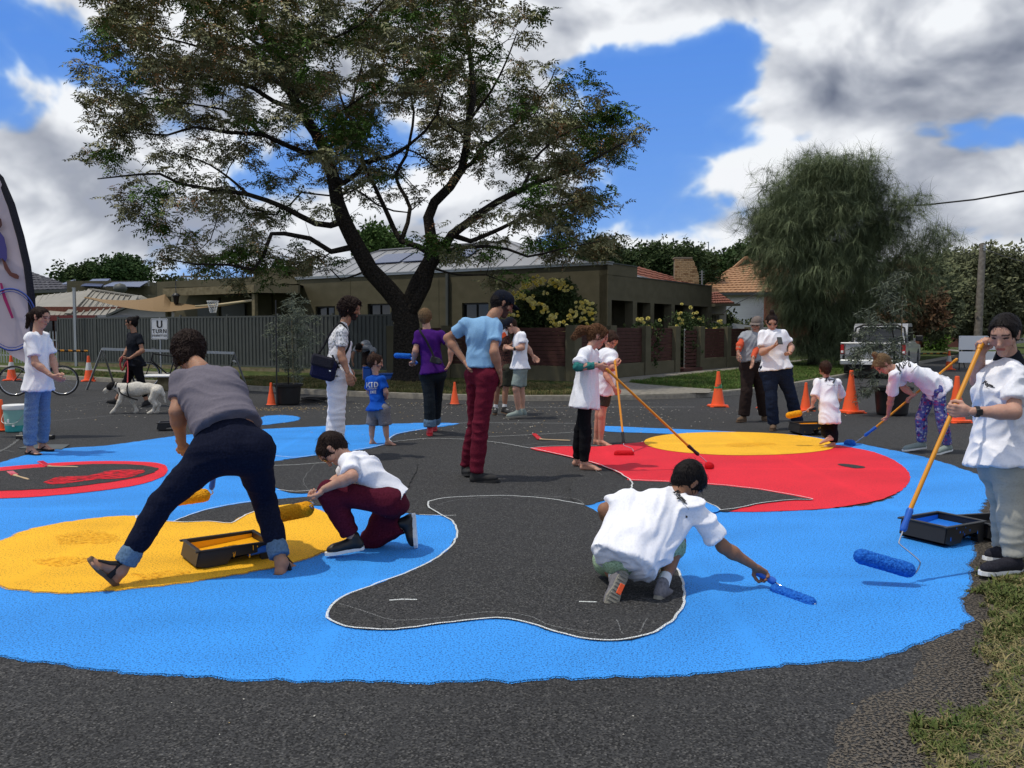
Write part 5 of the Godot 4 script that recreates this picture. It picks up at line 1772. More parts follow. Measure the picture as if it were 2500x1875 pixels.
	while tips.size() < 900 and tries < 60000:
		tries += 1
		var p := Vector2(r2(xs[0].x, xs[1].x), r2(xs[1].y, xs[0].y))
		if not in_polys(p, crown): continue
		if in_polys(p, thin) and rng.randf() > .12: continue
		if p.y < 7.2 and rng.randf() > .25 + .75 * smoothstep(3.5,7.2, p.y) and p.x > -5.5 and p.x < .3: continue
		if holes.get_noise_2d(p.x, p.y * 1.3) < -.16 and rng.randf() > .15: continue
		# thickness of the crown front to back
		var c := Vector3(-3.877,7.185,-22.4)
		var q := Vector2((p.x - c.x) / 7.2, (p.y - c.y) / 5.2)
		var th := sqrt(maxf(.06,1.0 - q.length_squared())) * 4.6
		var f := r2(-1,1)
		f = signf(f) * pow(absf(f),.6)
		var dep := D + f * th
		# keep the elevation's shape at its own distance
		tips.append(Vector3(p.x, p.y, -dep))
	tips.sort_custom(func(a: Vector3, b2: Vector3) -> bool: return a.distance_squared_to(Vector3(-1.5,3.4,-22.6)) < b2.distance_squared_to(Vector3(-1.5,3.4,-22.6)))
	var ends := PackedVector3Array()
	for p in tips:
		w.twig(p, rng, .06,12)
		ends.append(p)
	var b := mb()
	w.mesh(b, .0062,2.2)
	part("trunk", b, M.bark, t)
	# leaves: airy pinnate sprays hung round each tip, with russet bunches of old fruit here and there
	var m1 := spray_mesh(5,.26,.044,.10,.35)
	var m2 := spray_mesh(4,.17,.026,.045,.9)
	var xf := []
	var cols := []
	var xb := []
	var cb := []
	var tone := noise(90,.32,2)
	for p in ends:
		var rust := tone.get_noise_3dv(p) + (p.y - 6.0) * .035
		var n := 10 + rng.randi() % 6
		for i in n:
			var o: Vector3 = p + Vector3(rng.randfn() * .17, rng.randfn() * .11 - .03, rng.randfn() * .17)
			xf.append(Transform3D(Basis.from_euler(Vector3(r2(-.7,.5), r2(0, TAU), r2(-.6,.6))) * r2(.75,1.25), o))
			var g := Color(.15,.16,.075).lerp(Color(.28,.27,.15), rng.randf())
			if tone.get_noise_3dv(p * 1.7 + Vector3(9,4,2)) > .22: g = Color(.055,.115,.018).lerp(Color(.09,.155,.03), rng.randf())
			cols.append(g)
		if rust > -.12 and rng.randf() < .7:
			for i in 5:
				xb.append(Transform3D(Basis.from_euler(Vector3(r2(-.5,.5), r2(0, TAU), r2(-.6,.6))) * r2(.8,1.5), p + Vector3(rng.randfn() * .16, rng.randfn() * .12, rng.randfn() * .16)))
				cb.append(Color(.36,.18,.08).lerp(Color(.48,.29,.15), rng.randf()))
	scatter("crown", m1, M.leaf, xf, cols, t)
	scatter("fruit_bunches", m2, M.leaf, xb, cb, t)

func build_sheoak() -> void:
	var D := 33.0
	var base := Vector3(Vector3(11.667,0.167,-33).x, .1,-33.0)
	var t := thing("sheoak_tree", "tall drooping grey-green she-oak with needles hanging almost to the ground", "tree", base)
	var w := Wood.new()
	w.limb(PackedVector3Array([base - Vector3.UP * .2, base + Vector3(.1,1.4,0), base + Vector3(.2,3.0,.1), base + Vector3(.3,4.6,0), base + Vector3(.2,6.6,-.1), base + Vector3(.1,8.0,0)]),.24,.04)
	var ol := v2([9.69,6.75,9.87,7.37,10.8,7.84,11.34,7.96,11.89,7.68,12.67,7.76,13.47,7.22,14.11,6.68,14.59,6.44,14.76,5.98,14.86,5.2,15.8,5.36,15.92,4.89,15.2,4.11,15.54,3.32,15.01,2.7,14.21,2.85,14.47,2.22,13.77,1.59,13.29,2.07,12.99,1.12,12.37,0.8,12.06,0.25,11.11,0.33,11,1.59,10.75,2.54,10.26,3.17,10.09,3.95,9.44,4.73,9.59,5.36,9.42,5.98,9.73,6.29])
	var nd := mb(Color.WHITE)
	# a tassel: limp jointed needles falling from one point
	for i in 22:
		var d := Vector3(rng.randfn(), r2(-.2,.9), rng.randfn()).normalized()
		var p := rvec() * .03
		var v := d * .085
		var sd := d.cross(Vector3.UP).normalized() * .0055
		for k in 6:
			var q := p + v
			b_strip(nd, p, q, sd * (1.0 - k * .14), sd * (1.0 - (k + 1) * .14))
			p = q
			v = (v + Vector3.DOWN * .034).normalized() * .105
	var mesh := nd.commit()
	var xf := []
	var cols := []
	var bb := Rect2(ol[0], Vector2.ZERO)
	for p in ol: bb = bb.expand(p)
	var tips := []
	var lumps := noise(93,.75,2)
	while tips.size() < 560:
		var p := Vector2(r2(bb.position.x, bb.end.x), r2(bb.position.y, bb.end.y))
		if not Geometry2D.is_point_in_polygon(p, ol): continue
		if lumps.get_noise_2d(p.x, p.y) < -.1: continue
		var th := clampf((p.y - .5) * .9,.5,2.4)
		tips.append(Vector3(p.x, p.y, -D + r2(-th, th)))
	tips.sort_custom(func(a: Vector3, c: Vector3) -> bool: return a.distance_squared_to(base) < c.distance_squared_to(base))
	for p in tips:
		w.twig(p, rng, .04,2)
		for i in 15:
			var o: Vector3 = p + Vector3(rng.randfn() * .30, rng.randfn() * .26, rng.randfn() * .30)
			if o.y < .5: continue
			var tip: bool = p.y > 5.5 and rng.randf() < .3
			xf.append(Transform3D((Basis(Vector3.UP, r2(0, TAU)) * Basis(Vector3.RIGHT, r2(1.6,2.6) if tip else r2(-.25,.25))).scaled(Vector3.ONE * r2(.7,1.35)), o))
			cols.append(Color(.09,.12,.06).lerp(Color(.20,.24,.13), rng.randf()))
	var b := mb()
	w.mesh(b, .007,2.1)
	part("trunk", b, M.bark, t)
	scatter("crown", mesh, M.needle, xf, cols, t)

func b_strip(b: MB, p: Vector3, q: Vector3, s0: Vector3, s1: Vector3) -> void:
	b.q(p - s0, p + s0, q + s1, q - s1)

# a distant leafy tree: trunk, limbs, and clumps of leaves filling an elevation outline
func leafy(label: String, ol: PackedVector2Array, D: float, th: float, tips: int, per: int, leaf: ArrayMesh, c0: Color, c1: Color, trunk_r: float, sp: float, called := "leafy_tree") -> void:
	var bb := Rect2(ol[0], Vector2.ZERO)
	for p in ol: bb = bb.expand(p)
	var base := Vector3(bb.get_center().x, .1,-D)
	var t := thing(called, label, "tree", base)
	var w := Wood.new()
	w.limb(PackedVector3Array([base - Vector3.UP * .3, base + Vector3(r2(-.2,.2), bb.position.y * .5 + .6,0), Vector3(base.x + r2(-.3,.3), bb.position.y + bb.size.y * .3,-D), Vector3(base.x + r2(-.4,.4), bb.position.y + bb.size.y * .75,-D)]), trunk_r, trunk_r * .2,.5)
	var pts := []
	var tries := 0
	while pts.size() < tips and tries < tips * 30:
		tries += 1
		var p := Vector2(r2(bb.position.x, bb.end.x), r2(bb.position.y, bb.end.y))
		if not Geometry2D.is_point_in_polygon(p, ol): continue
		pts.append(Vector3(p.x, p.y, -D + r2(-th, th)))
	pts.sort_custom(func(a: Vector3, c: Vector3) -> bool: return a.distance_squared_to(base) < c.distance_squared_to(base))
	var xf := []
	var cols := []
	for p in pts:
		w.twig(p, rng, .06,2,.6)
		for i in per:
			xf.append(Transform3D(Basis(rvec(), r2(0, TAU)) * r2(.7,1.35), p + Vector3(rng.randfn(), rng.randfn() * .8, rng.randfn()) * sp))
			cols.append(c0.lerp(c1, rng.randf()))
	var b := mb()
	w.mesh(b, .012,2.2)
	part("trunk", b, M.bark, t)
	scatter("crown", leaf, M.leaf_far, xf, cols, t)

func build_far_trees() -> void:
	var l1 := leaf_mesh(7,.22,.34)
	var l2 := leaf_mesh(9,.12,.22)
	leafy("dark green rounded tree behind the solar panels", v2([-44.71,6.28,-43.86,7.29,-42.03,7.57,-40.6,7.69,-38.98,7.49,-38.61,6.28,-41.07,5.67]),85,3,120,10, l1, Color(.022,.045,.014), Color(.05,.08,.024),.3,.5)
	leafy("taller pointed green tree behind the solar panels", v2([-39.01,6.11,-38.58,7.67,-37.78,8.25,-36.99,8.37,-36.03,7.86,-35.47,6.5,-35.7,5.52]),82,2.5,110,11, l1, Color(.020,.050,.014), Color(.05,.09,.024),.3,.45)
	leafy("far low tree line clump beside the crossarm pole", v2([-37.47,5.62,-36.58,6.39,-35.29,6.48,-33.58,6.13,-33.16,5.49]),90,3,40,10, l1, Color(.03,.04,.018), Color(.05,.06,.02),.2,.5)
	leafy("bright green tree top showing over the iron roof", v2([-8.36,5.88,-8.24,6.57,-7.89,6.91,-7.32,6.95,-6.86,6.57,-6.52,6.68,-6.3,6]),48,2,60,12, l2, Color(.03,.07,.014), Color(.07,.12,.03),.25,.3)
	leafy("dark bushy tree directly behind the parapet corner", v2([3.85,4.97,4.01,5.66,4.35,6.11,5.04,6.27,5.61,5.95,5.73,5.32,5.5,4.86]),48,1.6,80,14, l2, Color(.014,.03,.010), Color(.036,.056,.018),.25,.3)
	leafy("green tree between the parapet and the brick chimney", v2([7.77,4.63,7.7,5.69,8.28,6.62,9.08,7.02,9.88,6.89,10.69,6.36,11.08,7.02,11.75,6.89,12.03,5.96,11.79,4.36]),56,2.4,150,13, l2, Color(.024,.045,.014), Color(.055,.08,.026),.3,.35)
	leafy("thin leafy tree just beyond the curved chimney", v2([12.21,4.47,12.32,6.12,12.87,6.53,13.29,6.12,13.53,5.02,13.65,4.47]),58,1.6,50,12, l2, Color(.03,.05,.018), Color(.06,.085,.03),.25,.3)
	leafy("low shrub tree behind the stepped parapet", v2([5.85,5.24,5.97,5.6,6.56,5.83,7.04,5.48,7.17,4.88]),50,1.5,40,12, l2, Color(.02,.04,.012), Color(.045,.065,.02),.2,.3)
	leafy("dense green tree rising behind the orange tiled roof", v2([17.85,6.07,18.08,7.49,19.33,8.2,20.03,8.73,21.45,9.27,23.23,9.8,24.32,8.91,24.39,5.35,21.5,6.78,20.05,7.85]),75,3,190,13, l1, Color(.022,.048,.014), Color(.05,.085,.024),.35,.4)
	leafy("bushy olive tree growing beside the she-oak", v2([18.97,2.48,19.36,3.95,20.17,4.99,21.21,5.2,21.86,4.58,22.11,3.32,21.73,1.85,20.06,1.43]),44,2.2,170,13, l2, Color(.075,.09,.045), Color(.15,.165,.085),.25,.34)
	leafy("broad dark round street tree beside the bare power pole", v2([24.1,1.9,24.2,4.05,24.83,5.48,25.77,5.83,26.96,5.95,27.92,5.83,28.9,5,29.31,3.58,29.25,1.9,27.59,1.38,25.19,1.38]),50,3.4,420,14, l2, Color(.075,.085,.045), Color(.15,.16,.085),.3,.36)
	leafy("far round tree closing the end of the side street", v2([39.96,1.75,40.03,4.43,41.17,5.43,43.19,5.09,45.25,3.76,46.02,1.42]),70,3,190,13, l1, Color(.075,.085,.045), Color(.15,.16,.09),.3,.4)
	leafy("brownish tree with russet new growth behind the pickup", v2([16.68,2.01,16.84,3.53,17.58,4.2,18.73,4.29,19.32,3.72,19.45,2.39,19,1.62,17.27,1.53]),40,1.8,130,12, l2, Color(.05,.035,.018), Color(.12,.062,.030),.18,.3)
	for k in [["clipped green hedge below the veranda house", 2030,2140,795,825,38.0, Color(.025,.05,.014)],["shrub beside the white weatherboards", 1785,1900,770,806,47.0, Color(.04,.06,.018)],["bright low hedge at the end of the side street", 2250,2300,802,816,60.0, Color(.07,.14,.02)],["dark shrub between the slat fence and the shed", 1760,1800,745,800,45.0, Color(.02,.035,.012)]]:
		pass
	hedge("clipped green hedge below the veranda house", Vector3(14.131,1.216,-37.5), Vector3(16.021,1.216,-37.5), Vector3(14.12,1.701,-37.5).y, l2, Color(.022,.046,.012), Color(.05,.085,.022))
	hedge("shrubs growing against the white weatherboards", Vector3(12.065,1.518,-47), Vector3(14.658,1.518,-47), Vector3(12.054,2.192,-47).y, l2, Color(.035,.05,.016), Color(.07,.085,.03))
	hedge("bright low hedge at the end of the side street", Vector3(29.145,1.191,-60), Vector3(30.383,1.191,-60), Vector3(29.129,1.709,-60).y, l2, Color(.07,.14,.02), Color(.12,.2,.04))
	hedge("dark shrub at the end of the tiled house", Vector3(10.316,1.631,-42), Vector3(10.779,1.631,-42), Vector3(10.301,2.595,-42).y, l2, Color(.022,.035,.012), Color(.05,.065,.024))
	# low red brick wall and lawn across the side street
	var bw := thing("brick_wall", "low red brick wall across the side street", "wall", Vector3(30.365,0.826,-62))
	bw.position.y = .1
	var b := mb()
	b.beam(Vector3(28.519,0.904,-60), Vector3(34.857,0.849,-66),.25,1.2)
	part("wall_panel", b, M.red_brick, bw)
	b = mb()
	b.beam(Vector3(28.512,1.163,-60), Vector3(34.848,1.134,-66),.34,.08)
	part("coping", b, M.concrete, bw)

func hedge(label: String, a: Vector3, c: Vector3, top: float, leaf: ArrayMesh, c0: Color, c1: Color) -> void:
	var t := thing("garden_hedge", label, "hedge", Vector3((a.x + c.x) * .5,.1, a.z))
	var xf := []
	var cols := []
	var n := int(a.distance_to(c) * top * 190.0)
	for i in n:
		var f := rng.randf()
		var h := top * (.85 + .2 * sin(f * 17.0) * .5)
		xf.append(Transform3D(Basis(rvec(), r2(0, TAU)) * r2(.6,1.0), Vector3(lerpf(a.x, c.x, f), r2(.1, h), lerpf(a.z, c.z, f) + rng.randfn() * .35)))
		cols.append(c0.lerp(c1, rng.randf()))
	scatter("foliage", leaf, M.leaf_far, xf, cols, t)

func build_potted() -> void:
	var pr := [Vector2(0,.02), Vector2(.20,0), Vector2(.215,.03), Vector2(.25,.36), Vector2(.285,.37), Vector2(.29,.42), Vector2(.265,.42), Vector2(.25,.36), Vector2(.0,.36)]
	var lf := mb(Color.WHITE)
	for i in 16:
		var d := Vector3(rng.randfn(), r2(-1.3,.4), rng.randfn()).normalized()
		var o := rvec() * .07
		var s := d.cross(rvec()).normalized() * .0085
		lf.q(o, o + d * .045 + s, o + d * .11, o + d * .045 - s)
	var leafl := lf.commit()
	for k in [[Vector3(-4.431,0,-16.824),1.0, v2([-4.73,1.05,-4.8,1.52,-4.6,1.76,-4.55,2.03,-4.39,2.21,-4.12,2.19,-3.97,1.83,-3.86,1.36,-3.98,0.89,-4.18,0.69,-4.42,0.69,-4.62,0.77]),.145, "black plastic pot holding a young grey-green olive-like tree near the steel fence", Color(.07,.085,.06), Color(.16,.18,.13),60,4],[Vector3(6.609,0,-14.751),1.18, v2([5.72,0.79,5.81,1.1,5.95,1.31,6.01,1.65,6.2,2.06,6.37,2.27,6.57,2.47,6.75,2.34,6.65,1.92,6.8,1.51,6.64,1.17,6.51,0.82,6.38,0.54,6.04,0.3,5.76,0.4,5.96,0.61]),.0, "black plastic pot with a leggy grey-leaved gum sapling behind the bending girl", Color(.055,.07,.05), Color(.13,.15,.11),45,4]]:
		var o: Vector3 = k[0]
		var t := thing("potted_tree", k[4], "potted tree", o)
		var b := mb()
		var sc: float = k[1]
		var pp := []
		for q in pr: pp.append(q * sc)
		b.lathe(o, pp, 22, Basis.IDENTITY, true)
		part("pot", b, M.black_plastic, t)
		b = mb()
		b.lathe(o + Vector3.UP * .35 * sc, [Vector2(.255 * sc, 0), Vector2(.12,.025), Vector2(0,.03)],16)
		part("soil", b, M.dirt, t)
		var ol: PackedVector2Array = k[2]
		var bb := Rect2(ol[0], Vector2.ZERO)
		for p in ol: bb = bb.expand(p)
		var w := Wood.new()
		w.limb(PackedVector3Array([o + Vector3.UP * .33, o + Vector3(.01,.8,0), o + Vector3(-.01,1.3,.02), Vector3(lerpf(o.x, bb.get_center().x, .6), bb.end.y - .15, o.z)]),.016,.005,.12)
		var tips := []
		while tips.size() < k[7]:
			var p := Vector2(r2(bb.position.x, bb.end.x), r2(bb.position.y, bb.end.y))
			if Geometry2D.is_point_in_polygon(p, ol): tips.append(Vector3(p.x, p.y, o.z + rng.randfn() * .22))
		tips.sort_custom(func(a: Vector3, c: Vector3) -> bool: return a.distance_squared_to(o) < c.distance_squared_to(o))
		var xf := []
		var cols := []
		for p in tips:
			w.twig(p, rng, .012,3,.12)
			for i in k[8]:
				xf.append(Transform3D(Basis(Vector3.UP, r2(0, TAU)) * r2(.6,1.15) * sc, p + Vector3(rng.randfn(), rng.randfn() - .4, rng.randfn()) * .06))
				cols.append((k[5] as Color).lerp(k[6], rng.randf()))
		b = mb()
		w.mesh(b, .0022,2.2)
		part("trunk", b, M.bark, t)
		scatter("crown", leafl, M.leaf, xf, cols, t)
		# the stakes that hold the sapling
		b = mb()
		b.tube(PackedVector3Array([o + Vector3(.12,.35,.05), o + Vector3(.10,1.75 * sc, .05)]), PackedFloat32Array([.012,.01]),6)
		part("stake", b, M.old_timber, t)

# ---------------------------------------------------------------- street furniture
func make_cone(label: String, at: Vector3, h: float, kind: String, turn := 0.0) -> void:
	var t := thing("traffic_cone", label, "traffic cone", at, turn, "traffic cones round the mural")
	var k := h / .7
	var b := mb()
	if kind == "dark": b.cbox(Vector3(0,.016,0) * k, Vector3(.37,.03,.37) * k, .01)
	else:
		var ol := PackedVector2Array()
		for i in 16:
			var an := TAU * i / 16.0
			var s := 1.0 / maxf(absf(cos(an)), absf(sin(an)))
			ol.append(Vector2(cos(an), sin(an)) * minf(s, 1.16) * .19 * k)
		b.prism(ol, 0.012,.04 * k, Vector3.ZERO, Basis(Vector3(1,0,0),-PI / 2))
		for i in 4: b.cbox(Vector3(.15 * (1 if i & 1 else -1),.008,.15 * (1 if i & 2 else -1)) * k, Vector3(.06,.016,.06) * k, .003)
	local("cone_foot", b, M.cone_base if kind == "dark" else M.cone_orange, t)
	var prof := func(y: float) -> float: return lerpf(.128,.030, y / .7) if y > .04 else .14
	b = mb()
	b.lathe(Vector3.ZERO, [Vector2(.15,.03) * k, Vector2(.128,.06) * k, Vector2(prof.call(.36),.36) * k, Vector2(prof.call(.36) - .006,.365) * k, Vector2(prof.call(.6) - .004,.6) * k, Vector2(.032,.692) * k, Vector2(.026,.7) * k, Vector2(.014,.7) * k, Vector2(.018,.6) * k],22)
	local("cone_body", b, M.cone_orange, t)
	if kind == "white" or kind == "dark_white":
		b = mb()
		b.lathe(Vector3.ZERO, [Vector2(prof.call(.31) + .002,.31) * k, Vector2(prof.call(.52) + .002,.52) * k],22)
		local("reflective_band", b, M.cone_white, t)
	elif kind == "green" or kind == "spot":
		b = mb()
		for i in 22:
			var a0 := TAU * i / 22.0
			var a1 := TAU * (i + 1) / 22.0
			if kind == "spot" and (i < 15 or i > 18): continue
			var lo := .37 if kind == "green" else .40
			var t0 := lo + (.075 + .05 * sin(a0 + 2.2) if kind == "green" else .07)
			var t1 := lo + (.075 + .05 * sin(a1 + 2.2) if kind == "green" else .07)
			var P := func(an: float, y: float) -> Vector3: return Vector3(cos(an) * (prof.call(y) + .001), y, sin(an) * (prof.call(y) + .001)) * k
			b.q(P.call(a1, lo), P.call(a0, lo), P.call(a0, t0), P.call(a1, t1))
		local("green_tape", b, M.green_tape, t)
		if kind == "green":
			for w in [["THE", .435,-1.2],["MAKER", .395,-1.35]]:
				var tm := text_mesh(w[0],.034 * k)
				var mi := local_mesh("tape_print", tm, M.steel_fence, t)
				mi.position = Vector3(0, w[1] * k, (prof.call(w[1]) + .003) * k)
				mi.rotation = Vector3(-.14,0,.1)

func local_mesh(called: String, mesh: Mesh, m: Material, parent: Node) -> MeshInstance3D:
	return place(called, mesh, m, parent)

func text_mesh(s: String, h: float, serif := false) -> TextMesh:
	var f := SystemFont.new()
	f.font_names = PackedStringArray(["Droid Serif" if serif else "Droid Sans"])
	f.font_weight = 700
	var tm := TextMesh.new()
	tm.font = f
	tm.text = s
	tm.font_size = 32
	tm.pixel_size = h / 23.0
	tm.depth = .002
	return tm

func build_street_things() -> void:
	make_cone("all orange traffic cone with green printed tape round its middle", Vector3(3.971,0,-16.364),.68, "green")
	make_cone("small orange traffic cone behind the legs of the phone reader", Vector3(4.76,0,-16.014),.45, "plain", .2)
	make_cone("orange traffic cone standing just behind the dipping child's tray", Vector3(5.369,0,-15.516),.52, "plain", .1)
	make_cone("tall plain orange traffic cone between the dipping child and the potted gum", Vector3(6.037,0,-15.124),.76, "plain", .3)
	make_cone("orange traffic cone with a green sticker beside the pole painter", Vector3(7.094,0,-13.548),.74, "spot", .2)
	make_cone("small orange cone on a dark foot beside the potted olive tree", Vector3(-4.719,0,-16.637),.45, "dark", .2)
	make_cone("small orange cone on a dark foot between purple tee and blue tee", Vector3(-1.136,0,-16.824),.45, "dark", .4)
	make_cone("white banded traffic cone carrying the end of the striped bar", Vector3(-12.301,0,-24.726),.74, "dark_white", .3)
	make_cone("white banded traffic cone behind the young woman in thongs", Vector3(-14.794,0,-25.14),.74, "dark_white")
	make_cone("orange traffic cone next to the paint bucket", Vector3(-7.449,0,-12.369),.46, "plain", .3)
	make_cone("far white banded cone beside the blank message board", Vector3(16.49,0,-32.118),.72, "dark_white")
	# striped bars resting on cones
	for k in [[Vector3(-12.002,0.945,-22.4), Vector3(-11.561,0.916,-23.2), "black and yellow striped bar laid to the banded cone"],[Vector3(15.829,0.579,-33), Vector3(16.231,0.642,-31.8), "far black and yellow striped bar across the side street"]]:
		var t := thing("barrier_bar", k[2], "barrier", ((k[0] as Vector3) + k[1]) * .5)
		for i in 8:
			var b := mb()
			b.tube(PackedVector3Array([(k[0] as Vector3).lerp(k[1], i / 8.0), (k[0] as Vector3).lerp(k[1], (i + 1) / 8.0)]), PackedFloat32Array([.026]),8)
			part("stripe", b, M.yellow_pole if i % 2 else M.sign_black, t)
	# trestle barricade
	var tr := thing("trestle_barrier", "grey steel A-frame barricade behind the dog walker", "barrier", Vector3(-8.596,0.229,-21))
	tr.position.y = 0
	for k in [[Vector3(-9.763,1.031,-20.3), Vector3(-10.555,0,-21.082), Vector3(-11.13,0,-23.749)],[Vector3(-6.853,0.916,-21), Vector3(-7.849,0,-23.379), Vector3(-6.703,0,-21.535)]]:
		for i in 2:
			var b := mb()
			var f: Vector3 = k[i + 1]
			b.beam(k[0], f, .045,.025)
			part("leg", b, M.galvanised, tr)
		var b2 := mb()
		b2.beam((k[0] as Vector3).lerp(k[1],.22), (k[0] as Vector3).lerp(k[2],.25),.03,.03)
		part("brace", b2, M.galvanised, tr)
	var rb := mb()
	rb.beam(Vector3(-9.763,1.031,-20.3), Vector3(-6.853,0.916,-21),.05,.06)
	part("rail", rb, M.galvanised, tr)
	# U turn sign
	var c := Vector3(-9.336,1.515,-22.6)
	var sg := thing("road_sign", "white U TURN PERMITTED sign on a thin post", "sign", Vector3(c.x, 0, c.z))
	var b := mb()
	var ol := PackedVector2Array()
	for i in 24:
		var an := TAU * i / 24.0
		ol.append(Vector2(signf(cos(an)) * (.18 + .045 * absf(cos(an))), signf(sin(an)) * (.235 + .045 * absf(sin(an)))))
	b.prism(ol, -.004,.004, c)
	part("plate", b, M.sign_white, sg)
	b = mb()
	var rim := PackedVector3Array()
	for i in ol.size() + 1: rim.append(c + Vector3(ol[i % ol.size()].x * .94, ol[i % ol.size()].y * .94,.006))
	b.tube(rim, PackedFloat32Array([.005]),4, false)
	part("border", b, M.sign_black, sg)
	for w in [["U", .20,.12],["TURN", .105,-.06],["PERMITTED", .052,-.175]]:
		var mi := place("lettering", text_mesh(w[0], w[1]), M.sign_black, sg)
		mi.transform = to_parent(sg) * Transform3D(Basis.IDENTITY, c + Vector3(0, w[2],.007))
	b = mb()
	b.tube(PackedVector3Array([Vector3(c.x, 0, c.z - .03), Vector3(c.x, c.y + .3, c.z - .03)]), PackedFloat32Array([.022]),8)
	part("post", b, M.galvanised, sg)
	# small table
	var tb := thing("trestle_table", "white topped table on a timber block beside the grey tee", "table", Vector3(-8.626,0,-20.935))
	b = mb()
	b.cbox(Vector3(-8.591,0.371,-20.8), Vector3(.78,.05,.6),.01)
	part("table_top", b, M.sign_white, tb)
	b = mb()
	var lc := Vector3(-8.555,0,-20.935)
	b.cbox(lc + Vector3(0,.16,0), Vector3(.26,.33,.26),.01)
	part("leg", b, M.old_timber, tb)
	# blank message board on a stand
	var wb := thing("message_board", "blank white message board on a folding stand in the side street", "board", Vector3(17.422,0.301,-31.5))
	wb.position.y = 0
	for k in [[848,.72],[876,.18]]:
		b = mb()
		b.cbox(Vector3(17.367,1.027,-31.5) if k[1] > .5 else Vector3(17.385,0.498,-31.5), Vector3(1.72,.52 if k[1] > .5 else .42,.03),.006)
		part("panel", b, M.sign_white, wb)
	for k in [[Vector3(16.558,1.254,-31.5), Vector3(16.699,0,-31.779)],[Vector3(16.571,0.831,-31.5), Vector3(18.259,0,-34.314)],[Vector3(18.145,1.254,-31.5), Vector3(18.381,0,-31.779)]]:
		b = mb()
		b.beam(k[0], k[1],.035,.035)
		part("leg", b, M.black_plastic, wb)
	build_flag()
	build_bikes()
	# white bucket
	var o := Vector3(-7.187,0,-12.268)
	var bk := thing("paint_bucket", "white plastic paint bucket with teal base and label", "bucket", o)
	b = mb()
	b.lathe(o, [Vector2(0,0), Vector2(.128,0), Vector2(.134,.02), Vector2(.140,.10)],24)
	part("base_band", b, M.teal, bk)
	b = mb()
	b.lathe(o, [Vector2(.141,.10), Vector2(.152,.33)],24)
	part("pail", b, M.bucket_green, bk)
	b = mb()
	b.lathe(o, [Vector2(.156,.325), Vector2(.164,.335), Vector2(.164,.385), Vector2(.158,.395), Vector2(.148,.385), Vector2(0,.383)],24)
	part("lid", b, M.bucket_white, bk)
	b = mb()
	for k in [[-.02,.17,.03,.05],[.05,.10,.035,.03],[-.06,.14,.02,.03]]:
		b.cbox(o + Vector3(k[0], k[1],.146), Vector3(k[2], k[3],.004),.001)
	part("label", b, M.sign_white, bk)
	b = mb()
	rope(b, [o + Vector3(-.155,.30,0), o + Vector3(-.12,.16,.13), o + Vector3(.02,.13,.155), o + Vector3(.12,.17,.13), o + Vector3(.155,.30,0)],.004)
	part("handle", b, M.galvanised, bk)
	# thin dark board on the road
	var bd := thing("drawing_board", "thin dark board lying flat under the thongs", "board", Vector3(-5.776,0,-10.423))
	b = mb()
	b.prism(v2([Vector3(-6.1,0,-10.459).x, Vector3(-6.1,0,-10.459).z, Vector3(-6.14,0,-10.801).x, Vector3(-6.14,0,-10.801).z, Vector3(-5.644,0,-10.801).x, Vector3(-5.644,0,-10.801).z, Vector3(-5.51,0,-10.35).x, Vector3(-5.51,0,-10.35).z]),-.012,-.004, Vector3.ZERO, Basis(Vector3(1,0,0), Vector3(0,0,1), Vector3(0,-1,0)))
	part("sheet", b, M.steel_fence, bd)
	# black stake, coil of hose and blue crates by the kerb
	var sk := thing("garden_stake", "thin black stake beside the potted olive tree", "stake", Vector3(-4.557,0,-16.454))
	b = mb()
	b.tube(PackedVector3Array([Vector3(-4.557,0,-16.454), Vector3(-4.557,0,-16.454) + Vector3(.01,2.05,0)]), PackedFloat32Array([.016,.012]),6)
	part("rod", b, M.black_plastic, sk)
	var hs := thing("hose_coil", "loose coil of black hose on the road by the kerb", "hose", Vector3(-4.003,0,-17.112))
	b = mb()
	var pts := []
	for i in 44:
		var an := i * .62
		pts.append(Vector3(-4.049,0,-17.31) + Vector3(cos(an) * (.24 + .05 * sin(i * 1.7)),.02 + i * .0022, sin(an) * (.16 + .04 * cos(i * 2.3))))
	rope(b, pts, .014,5)
	part("loop", b, M.rubber, hs)
	for k in [[Vector3(-3.325,0.033,-23.4),.62,.16, "flat blue crate on the grass beside the trunk"],[Vector3(-3.979,0.559,-23.5),.22,.34, "blue folding seat under the bending person"]]:
		var q: Vector3 = k[0]
		var cr := thing("storage_crate", k[3], "crate", Vector3(q.x, .1, q.z))
		b = mb()
		b.cbox(Vector3(q.x, .1 + k[2] * .5, q.z), Vector3(k[1], k[2],.4),.02)
		part("tub", b, M.blue_plastic, cr)
		b = mb()
		b.cbox(Vector3(q.x, .1 + k[2] + .02, q.z), Vector3(k[1] + .03,.04,.43),.012)
		part("lid", b, M.blue_plastic, cr)

